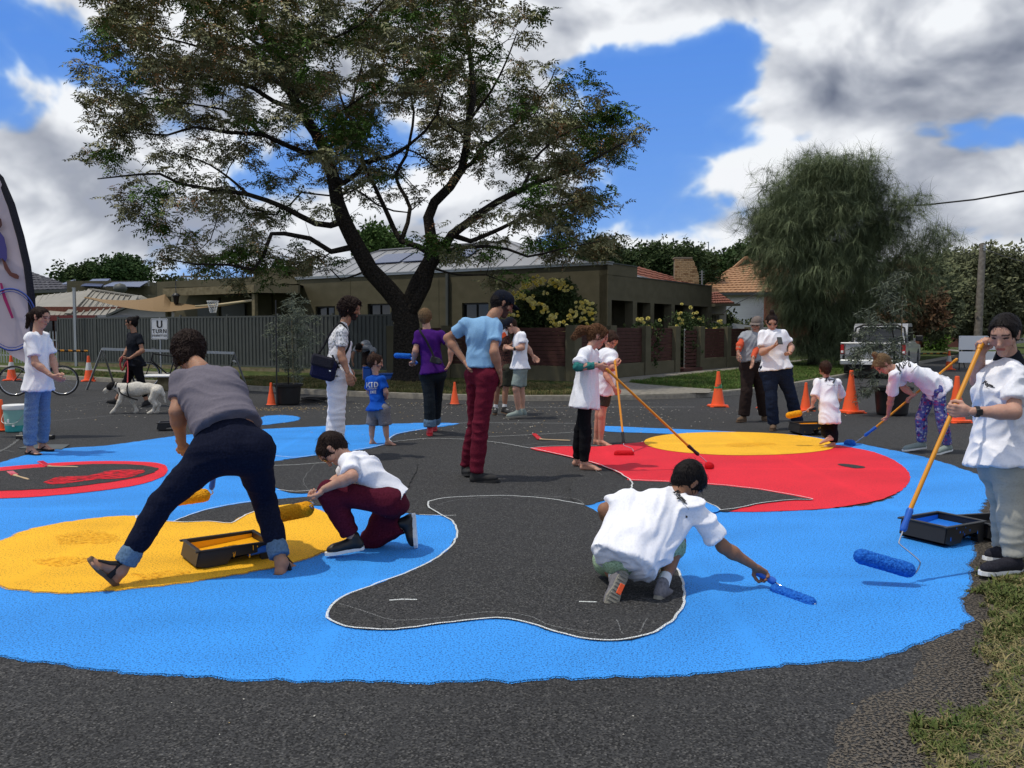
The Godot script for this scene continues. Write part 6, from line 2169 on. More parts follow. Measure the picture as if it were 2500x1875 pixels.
func build_flag() -> void:
	var D := 11.4
	var t := thing("feather_banner", "tall feather banner with black edge showing a cyclist", "banner", Vector3(Vector3(-6.747,0.952,-11.4).x, 0,-D))
	var outer := v3([-7.767,4.029,-11.4,-7.288,3.869,-11.4,-6.971,3.683,-11.4,-6.763,3.459,-11.4,-6.63,3.122,-11.4,-6.52,2.692,-11.4,-6.447,2.314,-11.4,-6.407,1.88,-11.4,-6.397,1.554,-11.4,-6.41,1.171,-11.4])
	var b := mb()
	# cloth between the curved pole pocket and the trailing edge
	var inner := v3([-8.004,3.55,-11.4,-8.027,3.015,-11.4,-7.992,2.584,-11.4,-7.902,2.152,-11.4,-7.697,1.826,-11.4,-7.383,1.499,-11.4,-7.061,1.335,-11.4,-6.845,1.253,-11.4,-6.686,1.116,-11.4,-6.524,1.034,-11.4])
	for i in outer.size() - 1:
		for j in 10:
			var f0 := j / 10.0
			var f1 := (j + 1) / 10.0
			var w := func(a: Vector3, c: Vector3, f: float) -> Vector3: return a.lerp(c, f) + Vector3(0,0,.03 * sin(f * 7.0 + a.y * 3.0) * f)
			b.q(w.call(inner[i], outer[i], f0), w.call(inner[i + 1], outer[i + 1], f0), w.call(inner[i + 1], outer[i + 1], f1), w.call(inner[i], outer[i], f1))
	var cl := part("cloth", b, tri(mat("banner_cloth", lin(.50,.43,.47),.85,.2),1.0), t)
	b = mb()
	b.tube(outer, PackedFloat32Array([.04,.04,.045,.05,.052,.052,.052,.052,.05,.04]),8, true, .35, Vector3(0,0,1))
	part("pole_pocket", b, M.canvas_charcoal, t)
	b = mb()
	b.tube(PackedVector3Array([Vector3(-6.408,1.226,-11.4), Vector3(Vector3(-6.418,0.952,-11.4).x, .05,-D)]), PackedFloat32Array([.02,.02]),8)
	b.cbox(Vector3(Vector3(-6.418,0.952,-11.4).x, .03,-D), Vector3(.5,.06,.08),.01)
	b.cbox(Vector3(Vector3(-6.418,0.952,-11.4).x, .03,-D), Vector3(.08,.058,.5),.01)
	part("pole", b, M.black_plastic, t)
	# the printed cyclist
	var pr := func(called: String, pts: PackedVector2Array, c: Color) -> void:
		var q := mb()
		q.prism(pts, -D + .052,-D + .055)
		part(called, q, mat("print_" + called, c, .85,.2), t)
	pr.call("shirt_print", v2([-7.14,2.58,-6.87,2.77,-6.76,2.76,-6.71,2.69,-6.68,2.55,-6.68,2.42,-6.71,2.36,-6.75,2.42,-6.83,2.36,-7.16,2.31]), lin(.08,.07,.22))
	pr.call("arm_print", v2([-6.75,2.42,-6.7,2.37,-6.67,2.3,-6.63,2.23,-6.56,2.21,-6.53,2.18,-6.54,2.14,-6.59,2.15,-6.66,2.19,-6.72,2.28]), lin(.14,.06,.05))
	pr.call("head_print", v2([-6.97,3.01,-6.81,2.98,-6.74,2.93,-6.73,2.85,-6.75,2.82,-6.81,2.78,-6.92,2.77,-7.03,2.87]), lin(.10,.05,.05))
	pr.call("frame_print", v2([-6.79,2.09,-6.76,2.09,-6.72,1.93,-6.62,1.63,-6.65,1.62,-6.75,1.88]), lin(.32,.03,.12))
	for k in [.30,.27]:
		var q := mb()
		var ring := PackedVector3Array()
		for i in 41: ring.append(Vector3(-6.655,1.607,-11.34) + Vector3(cos(TAU * i / 40.0), sin(TAU * i / 40.0) * 1.2,0) * (k + .04))
		q.tube(ring, PackedFloat32Array([.012 if k > .28 else .005]),4, false, .2, Vector3(0,0,1))
		part("wheel_print", q, mat("print_wheel", lin(.05,.08,.28),.85,.2), t)

func build_bikes() -> void:
	var o := Node3D.new()
	o.name = numbered("bicycle")
	add_child(o)
	tag(o, "dark bicycle parked behind the young woman in thongs", "bicycle", "parked bicycles")
	for s in [-1.0,1.0]:
		var w := Node3D.new()
		w.name = "wheel"
		o.add_child(w, true)
		w.position = Vector3(s * .5,.34,0)
		var ring := PackedVector3Array()
		for i in 33: ring.append(Vector3(cos(TAU * i / 32.0), sin(TAU * i / 32.0),0) * .325)
		local("tyre", mb().tube(ring, PackedFloat32Array([.022]),8, false), M.rubber, w)
		for i in ring.size(): ring[i] *= .935
		local("rim", mb().tube(ring, PackedFloat32Array([.010]),6, false), M.chrome, w)
		var sp := mb()
		for i in 14: sp.tube(PackedVector3Array([Vector3(cos(TAU * i / 14.0), sin(TAU * i / 14.0),0) * .02, Vector3(cos(TAU * (i + .3) / 14.0), sin(TAU * (i + .3) / 14.0),0) * .305]), PackedFloat32Array([.0018]),3, false)
		local("spokes", sp, M.chrome, w)
	var f := mb()
	var bbk := Vector3(-.06,.30,0)
	var seat := Vector3(-.22,.86,0)
	var headt := Vector3(.33,.88,0)
	var headb := Vector3(.37,.72,0)
	for k in [[bbk, seat, .018],[seat + Vector3(.02,-.06,0), headt, .017],[bbk, headb, .02],[headt, headb, .02],[headb, Vector3(.5,.34,0),.014],[bbk, Vector3(-.5,.34,0),.012],[seat + Vector3(.03,-.1,0), Vector3(-.5,.34,0),.010]]:
		f.tube(PackedVector3Array([k[0], k[1]]), PackedFloat32Array([k[2], k[2]]),8)
	local("frame", f, M.black_plastic, o)
	var sd := mb()
	sd.cbox(seat + Vector3(-.03,.05,0), Vector3(.25,.05,.14),.02)
	local("saddle", sd, M.rubber, o)
	var hb := mb()
	hb.tube(PackedVector3Array([Vector3(.28,1.0,-.28), Vector3(.33,1.02,-.1), Vector3(.33,.98,0), Vector3(.33,1.02,.1), Vector3(.28,1.0,.28)]), PackedFloat32Array([.013]),8)
	hb.tube(PackedVector3Array([headt, Vector3(.33,.98,0)]), PackedFloat32Array([.014]),8)
	local("handlebar", hb, M.black_plastic, o)
	var cr := mb()
	cr.lathe(bbk + Vector3(0,0,.04),[Vector2(0,-.004), Vector2(.09,-.004), Vector2(.09,.004), Vector2(0,.004)],20, Basis(Vector3(1,0,0), PI / 2))
	cr.beam(bbk + Vector3(0,0,.06), bbk + Vector3(.12,-.12,.06),.02,.012)
	cr.beam(bbk + Vector3(0,0,-.06), bbk + Vector3(-.12,.12,-.06),.02,.012)
	cr.cbox(bbk + Vector3(.12,-.12,.10), Vector3(.09,.02,.07),.004)
	cr.cbox(bbk + Vector3(-.12,.12,-.10), Vector3(.09,.02,.07),.004)
	local("crank", cr, M.steel_fence, o)
	var st := mb()
	st.beam(Vector3(-.14,.3,.03), Vector3(-.22,0,.2),.015,.015)
	local("kickstand", st, M.black_plastic, o)
	o.position = Vector3(-10.688,0,-19.194)
	o.rotation.y = .2
	copy_of(o, Vector3(-8.929,0,-22.009), PI + .5, "bicycle parked behind the U turn sign, partly hidden by the grey tee")

func build_small_litter() -> void:
	var b := mb(Color.WHITE)
	b.q(Vector3(-.018,.002,0), Vector3(0,.006,.011), Vector3(.02,.003,0), Vector3(0,.005,-.011))
	var xf := []
	var cols := []
	for k in [[Vector3(-4.488,0,-15.761),1.5,.5,260,1],[Vector3(-0.761,0,-15.761),5.0,2.2,330,0],[Vector3(-2.889,0,-17.112),4.0,1.0,300,0],[Vector3(0,0,-12.739),2.6,1.2,120,0],[Vector3(-6.845,0,-15.761),4.0,2.5,120,0],[Vector3(1.807,0,-14.973),3.0,1.5,120,0],[Vector3(0,0,-3.2),3.0,.6,22,2]]:
		for i in k[3]:
			var p: Vector3 = k[0] + Vector3(rng.randfn() * k[1] * .5,.004, rng.randfn() * k[2] * .5)
			if p.z < -17.2: continue
			xf.append(Transform3D(Basis(Vector3.UP, r2(0, TAU)) * (r2(.5,1.3) if k[4] < 2 else r2(.15,.35)), p))
			cols.append(Color(.42,.26,.08).lerp(Color(.6,.45,.2), rng.randf()) if k[4] == 1 or rng.randf() < .3 else Color(.5,.47,.40).lerp(Color(.7,.68,.6), rng.randf()))
	scatter("leaf_litter", b.commit(), M.leaf, xf, cols, null, "scattered pale petals and dry leaflets on the road", "litter")

# ---------------------------------------------------------------- parked pickup, seen from behind
func build_truck() -> void:
	var o := Vector3(11.05,0,-26.1)
	var bs := Basis(Vector3(.866,0,.5), Vector3.UP, Vector3(-.5,0,.866))
	var t := thing("pickup_truck", "silver dual cab pickup parked at the kerb, tailgate towards the street mural", "truck", o)
	var P := func(x: float, y: float, z: float) -> Vector3: return o + bs * Vector3(x, y, z)
	var b := mb()
	# body side profile, extruded across; z runs back to front as -z
	var side := v2([.0,.62,.0,1.08,-1.55,1.10,-1.62,1.12,-3.2,1.10,-3.35,1.06,-4.9,.98,-5.12,.86,-5.15,.5,-4.75,.42,-4.66,.72,-4.4,.86,-4.05,.86,-3.8,.72,-3.72,.42,-1.45,.42,-1.38,.70,-1.12,.86,-.78,.86,-.52,.70,-.45,.46,-.05,.46])
	var zb := Basis(-bs.z * -1.0, Vector3.UP, bs.x)
	for s in [-1.0,1.0]:
		b = mb()
		b.prism(side, -.03,.03, P.call(s * .9,0,0), Basis(bs.z, Vector3.UP, -bs.x))
		part("side_panel", b, M.silver_paint, t)
	b = mb()
	b.cbox(P.call(0,.84,.015), Vector3(1.60,.50,.06),.02, bs)
	b.cbox(P.call(0,1.085,.0), Vector3(1.86,.05,.16),.02, bs)
	var tg := part("tailgate", b, M.silver_paint, t)
	b = mb()
	b.cbox(P.call(.05,.97,.047), Vector3(.52,.20,.02),.012, bs)
	part("handle_plate", b, M.black_plastic, tg)
	b = mb()
	var ring := PackedVector3Array()
	for i in 21: ring.append(P.call(.05 + cos(TAU * i / 20.0) * .055,1.0 + sin(TAU * i / 20.0) * .05,.066))
	b.tube(ring, PackedFloat32Array([.008]),6, false)
	b.cbox(P.call(.05,1.0,.066), Vector3(.13,.022,.012),.003, bs)
	part("badge", b, M.chrome, tg)
	var mi := place("lettering", text_mesh("NAVARA", .04), M.steel_fence, tg)
	mi.transform = to_parent(tg) * Transform3D(bs, P.call(-.55,.70,.05))
	b = mb()
	b.cbox(P.call(0,.60,.02), Vector3(1.60,.05,.06),.01, bs)
	part("tailgate_gap", b, M.black_plastic, t)
	b = mb()
	b.cbox(P.call(0,.50,.10), Vector3(1.84,.16,.20),.03, bs)
	b.cbox(P.call(0,.585,.08), Vector3(1.5,.02,.2),.006, bs)
	part("rear_bumper", b, M.galvanised, t)
	b = mb()
	b.cbox(P.call(-.1,.50,.206), Vector3(.37,.12,.008),.003, bs)
	part("number_plate", b, M.sign_white, t)
	b = mb()
	b.cbox(P.call(0,.36,-.4), Vector3(1.4,.14,.9),.03, bs)
	b.cbox(P.call(0,.40,-2.6), Vector3(1.5,.2,4.6),.03, bs)
	part("underbody", b, M.rubber, t)
	for s in [-1.0,1.0]:
		b = mb()
		b.cbox(P.call(s * .872,.90,.02), Vector3(.10,.30,.09),.015, bs)
		var tl := part("tail_light", b, M.tail_red, t)
		b = mb()
		b.cbox(P.call(s * .872,.82,.067), Vector3(.07,.07,.01),.004, bs)
		part("reverse_lamp", b, M.sign_white, tl)
	b = mb()
	b.cbox(P.call(0,.66,-.75), Vector3(1.74,.06,1.5),.01, bs)
	part("tray_floor", b, M.black_plastic, t)
	# cab
	var prof := v2([-1.58,1.08,-1.80,1.62,-1.95,1.70,-3.0,1.72,-3.3,1.66,-4.05,1.08])
	b = mb()
	b.prism(prof, -.80,.80, P.call(0,0,0), Basis(bs.z, Vector3.UP, -bs.x))
	part("cab", b, M.silver_paint, t)
	b = mb()
	b.face([P.call(-.70,1.12,-1.578), P.call(.70,1.12,-1.578), P.call(.62,1.60,-1.77), P.call(-.62,1.60,-1.77)])
	part("rear_window", b, M.dark_glass, t)
	for s in [-1.0,1.0]:
		for k in [[-1.85,-2.65,-2.0],[-2.75,-3.75,-3.22]]:
			b = mb()
			var q := [P.call(s * .812,1.14, k[0]), P.call(s * .812,1.14, k[1]), P.call(s * .812,1.60, k[2] if k[0] < -2.0 else -2.65), P.call(s * .812,1.60,-2.75 if k[0] < -2.0 else k[2])]
			b.face(q)
			part("side_window", b, M.dark_glass, t)
		b = mb()
		b.cbox(P.call(s * 1.0,1.22,-3.55), Vector3(.22,.2,.1),.03, bs)
		part("door_mirror", b, M.black_plastic, t)
	b = mb()
	b.tube(PackedVector3Array([P.call(-.8,1.08,-1.45), P.call(-.72,1.56,-1.6), P.call(-.5,1.66,-1.65), P.call(.5,1.66,-1.65), P.call(.72,1.56,-1.6), P.call(.8,1.08,-1.45)]), PackedFloat32Array([.035]),10)
	part("sports_bar", b, M.black_plastic, t)
	b = mb()
	b.cbox(P.call(0,.95,-4.2), Vector3(1.74,.12,1.7),.04, bs)
	part("bonnet", b, M.silver_paint, t)
	for s in [-1.0,1.0]:
		for z in [-.95,-4.22]:
			var w := Node3D.new()
			w.name = "wheel"
			t.add_child(w, true)
			w.transform = to_parent(t)
			var ax := Basis(bs.z, bs.x, bs.y)
			b = mb()
			b.lathe(P.call(s * .80,.36, z),[Vector2(.22,-.12), Vector2(.34,-.125), Vector2(.365,-.09), Vector2(.365,.09), Vector2(.34,.125), Vector2(.22,.12)],26, ax)
			place("tyre", b.commit(), M.rubber, w)
			b = mb()
			b.lathe(P.call(s * .80,.36, z),[Vector2(0,-.08), Vector2(.22,-.1), Vector2(.225,0), Vector2(.22,.1), Vector2(0,.08)],20, ax)
			place("rim", b.commit(), M.galvanised, w)

# ---------------------------------------------------------------- painting tools
func roller(label: String, pole: PackedVector3Array, wire: PackedVector3Array, ca: Vector3, cb: Vector3, r: float, nap: String, grip: String, pole_mat := "yellow_pole", pr := .013) -> void:
	var t := thing("paint_roller", label, "paint roller", ca)
	var b := mb()
	if pole.size() > 2:
		b.tube(PackedVector3Array([pole[0], pole[1]]), PackedFloat32Array([pr, pr]),10)
		b.lathe(pole[0],[Vector2(pr * 1.25,-.05), Vector2(pr * 1.3,.0), Vector2(pr * .8,.012), Vector2(0,.014)],10, Basis(Quaternion(Vector3.UP, (pole[0] - pole[1]).normalized())))
		part("pole", b, M[pole_mat], t)
	var g0 := pole[pole.size() - 2]
	var g1 := pole[pole.size() - 1]
	b = mb()
	b.tube(PackedVector3Array([g0, g0.lerp(g1,.1), g0.lerp(g1,.55), g0.lerp(g1,.9), g1]), PackedFloat32Array([pr * 1.2, pr * 1.55, pr * 1.25, pr * 1.6, pr * 1.1]),10)
	part("grip", b, M[grip], t)
	b = mb()
	var pts := [g1]
	pts.append_array(Array(wire))
	pts.append(cb.lerp(ca, -.08))
	pts.append(cb)
	rope(b, pts, .0045)
	part("frame", b, M.chrome, t)
	var c := Blob.new()
	c.cell = clampf(r * .2,.006,.009)
	c.k = .01
	var ax := (cb - ca).normalized()
	c.add(ca + ax * r * .35, cb - ax * r * .35, r, r)
	job([c], t, "roller_cover", M[nap],.0045,45.0)
	b = mb()
	b.tube(PackedVector3Array([cb - ax * .01, cb + ax * .012]), PackedFloat32Array([r * .55, r * .55]),12)
	part("end_cap", b, M[grip], t)

func brush(label: String, tip: Vector3, heel: Vector3, end: Vector3) -> void:
	var t := thing("paint_brush", label, "paint brush", (tip + end) * .5,0, "wet red paint brushes")
	var up := Vector3.UP * .014
	var b := mb()
	b.beam(tip + up, tip.lerp(heel, .68) + up, .062,.018, Vector3.UP, .004)
	part("bristles", b, M.red_wet, t)
	b = mb()
	b.beam(tip.lerp(heel, .68) + up, heel + up, .064,.02, Vector3.UP, .003)
	part("ferrule", b, M.red_plastic, t)
	b = mb()
	b.tube(PackedVector3Array([heel + up, heel.lerp(end, .12) + up, heel.lerp(end, .4) + up, heel.lerp(end, .8) + up, end + up]), PackedFloat32Array([.026,.014,.011,.014,.009]),8, true, .6, Vector3.UP)
	part("handle", b, M.raw_wood, t)

func tray(label: String, o: Vector3, turn: float, L: float, W: float, wet: String, stained: String, k := 1.0) -> Node3D:
	var t := thing("paint_tray", label, "paint tray", o, turn)
	# local: x along the slope (deep end at -x), z across
	var hl := L * .5
	var hw := W * .5
	var h := .115 * k
	var b := mb()
	var wall := func(a: Vector3, c: Vector3, inn: Vector3) -> void:
		b.q(a, c, c + Vector3(0, h, 0), a + Vector3(0, h, 0))
		b.q(c + inn, a + inn, a + inn + Vector3(0, h, 0), c + inn + Vector3(0, h, 0))
		b.q(a + Vector3(0, h, 0), c + Vector3(0, h, 0), c + inn + Vector3(0, h, 0), a + inn + Vector3(0, h, 0))
	var y0 := .0
	# long sides are cut away underneath between the feet
	for s in [-1.0,1.0]:
		var pf := v2([-hl, .03 * k, -hl + .02, h, hl, h, hl - .005,0, hl - .06,0, hl - .075, h * .55,-hl * .1, h * .5,-hl * .22,.02 * k, -hl + .06,.012 * k])
		b.prism(pf, -.005,.005, Vector3(0,0, s * hw))
	b.cbox(Vector3(hl - .004, h * .62,0), Vector3(.010, h * .76, W),.002)
	b.prism(v2([-hl, .03 * k, -hl + .02, h, -hl + .012, h, -hl - .008,.03 * k]),-hw, hw)
	for s in [-1.0,1.0]: b.cbox(Vector3(hl - .035,.02, s * (hw - .03)), Vector3(.05,.04,.05),.006)
	# rolled rim
	for s in [-1.0,1.0]: b.cbox(Vector3(0, h + .004, s * (hw + .006)), Vector3(L + .02,.012,.026),.004)
	b.cbox(Vector3(hl, h + .0045,0), Vector3(.026,.0125, W + .038),.004)
	b.cbox(Vector3(-hl + .016, h + .0045,0), Vector3(.026,.0125, W + .038),.004)
	b.q(Vector3(-hl, .02, hw), Vector3(hl, h * .62, hw), Vector3(hl, h * .62,-hw), Vector3(-hl, .02,-hw))
	local("shell", b, M.black_plastic, t)
	b = mb()
	b.q(Vector3(-hl + .012,.05 * k, hw - .006), Vector3(hl - .012, h * .70, hw - .006), Vector3(hl - .012, h * .70,-hw + .006), Vector3(-hl + .012,.05 * k, -hw + .006))
	# paint clinging to the inside walls
	for s in [-1.0,1.0]:
		b.q(Vector3(-hl + .012,.05 * k, s * (hw - .0065)), Vector3(hl - .012, h * .70, s * (hw - .0065)), Vector3(hl - .012, h * .92, s * (hw - .0065)), Vector3(-hl + .016, h * .86, s * (hw - .0065)))
	b.q(Vector3(-hl + .014,.05 * k, -hw), Vector3(-hl + .014,.05 * k, hw), Vector3(-hl + .024, h * .9, hw), Vector3(-hl + .024, h * .9,-hw))
	local("wet_paint", b, M[wet], t)
	if stained:
		var d := mb()
		for i in 14:
			var s := 1.0 if rng.randf() < .5 else -1.0
			d.cbox(Vector3(r2(-hl + .03, hl - .03), h * r2(.35,.95), s * (hw + .0055)), Vector3(r2(.003,.009), r2(.008,.03),.002),.001)
		local("paint_drips", d, M[stained], t).set_meta("kind", "stuff")
	return t

func build_tools() -> void:
	roller("long yellow pole with a thick wet blue roller held by the pole painter", v3([2.847,1.386,-5.16,2.3,0.429,-4.86,2.24,0.309,-4.82]), v3([2.212,0.252,-4.8,2.216,0.234,-4.79,2.262,0.195,-4.77,2.309,0.151,-4.76,2.313,0.123,-4.76,2.295,0.083,-4.76]), Vector3(1.983,0.17,-4.8), Vector3(2.26,0.095,-4.76),.043, "nap_blue", "blue_plastic")
	roller("short handled blue roller pushed by the crouching boy", v3([1.376,0.094,-4.76,1.478,0.045,-4.7]), v3([1.5,0.035,-4.66,1.596,0.002,-4.56,1.613,0.014,-4.48]), Vector3(1.466,0.013,-4.68), Vector3(1.596,0.008,-4.45),.030, "nap_blue", "blue_plastic", "blue_plastic", .014)
	roller("yellow roller held low by the kneeling boy", v3([-1.2,0.444,-5.3,-1.253,0.4,-5.34]), v3([-1.284,0.371,-5.36,-1.261,0.359,-5.36,-1.293,0.335,-5.38]), Vector3(-1.668,0.203,-5.62), Vector3(-1.312,0.311,-5.42),.050, "nap_yellow", "blue_plastic")
	roller("yellow roller showing between the legs of the grey tee painter", v3([-2.006,0.579,-5.74,-2.053,0.374,-5.76]), v3([-2.044,0.349,-5.76,-2.069,0.331,-5.76]), Vector3(-2.284,0.312,-5.72), Vector3(-2.091,0.333,-5.76),.045, "nap_yellow", "blue_plastic")
	roller("long yellow pole with black grip and red roller of the auburn girl", v3([0.966,1.064,-8.66,1.84,0.26,-8.86,1.962,0.154,-8.89]), v3([2.061,0.068,-8.91]), Vector3(2.129,0.003,-9.06), Vector3(2.06,0.043,-8.86),.042, "nap_red", "black_plastic")
	roller("upright yellow pole with red roller held behind the auburn girl", v3([1.27,1.084,-10.5,1.309,0.261,-10.02,1.314,0.142,-9.96]), v3([1.319,0.111,-9.94,1.392,0.086,-9.92,1.416,0.062,-9.9,1.417,0.03,-9.88]), Vector3(1.215,0.025,-9.88), Vector3(1.402,0.028,-9.88),.036, "nap_red", "black_plastic")
	roller("clean looking blue roller carried by the purple tee", v3([-1.329,1,-11.95,-1.423,1.075,-12.02]), v3([-1.427,1.08,-12.03]), Vector3(-1.653,1.11,-12.08), Vector3(-1.438,1.101,-12.04),.036, "nap_blue", "blue_plastic")
	roller("orange-yellow mini roller in the child's hand", v3([3.807,0.487,-10.62,3.697,0.46,-10.62]), v3([3.654,0.444,-10.62]), Vector3(3.457,0.398,-10.62), Vector3(3.607,0.428,-10.62),.040, "nap_yellow", "black_plastic")
	roller("yellow pole with blue roller held by the girl bent double", v3([5.182,1.126,-9.92,4.551,0.261,-10.58,4.448,0.136,-10.68]), v3([4.396,0.082,-10.72,4.362,0.047,-10.74]), Vector3(4.304,0.015,-10.86), Vector3(4.318,0.027,-10.74),.05, "nap_blue", "blue_plastic")
	brush("wet red brush lying on the ring's upper edge", Vector3(-5.214,0,-9.342), Vector3(-4.939,0,-9.002), Vector3(-4.611,0,-8.975))
	brush("wet red brush lying inside the ring's dark middle", Vector3(-5.148,0,-8.66), Vector3(-4.968,0,-8.439), Vector3(-4.697,0,-8.205))
	brush("wet red brush lying on bare asphalt beyond the red wing's tip", Vector3(0.31,0,-11.877), Vector3(0.371,0,-11.292), Vector3(0.767,0,-11.165))
	tray("black paint tray full of yellow paint between the grey tee painter's feet", Vector3(-1.818,0,-5.346),.62,.46,.34, "yellow_wet", "yellow_wet")
	tray("black paint tray of blue paint at the dirt edge", Vector3(2.991,0,-5.858),.5,.42,.34, "blue_wet", "blue_wet", 1.2)
	tray("empty black tray lying behind the pale jeans", Vector3(3.435,0,-5.978),.25,.40,.32, "black_plastic", "")
	tray("splattered black tray of yellow paint on the yellow disc's rim", Vector3(4.196,0,-11.972),.1,.44,.36, "yellow_wet", "yellow_wet", 1.35)
	tray("small blue paint tray half hidden behind the grey tee", Vector3(-5.052,0,-12.473),.3,.3,.24, "blue_wet", "")
	# blue brush handle resting on the yellow tray
	var t := thing("scraper_handle", "blue plastic handle resting across the yellow paint tray", "handle", Vector3(-1.577,0.049,-5.3))
	var b := mb()
	b.beam(Vector3(-1.669,0.06,-5.28), Vector3(-1.543,0.081,-5.32),.03,.045, Vector3.UP, .008)
	part("stock", b, M.blue_plastic, t)

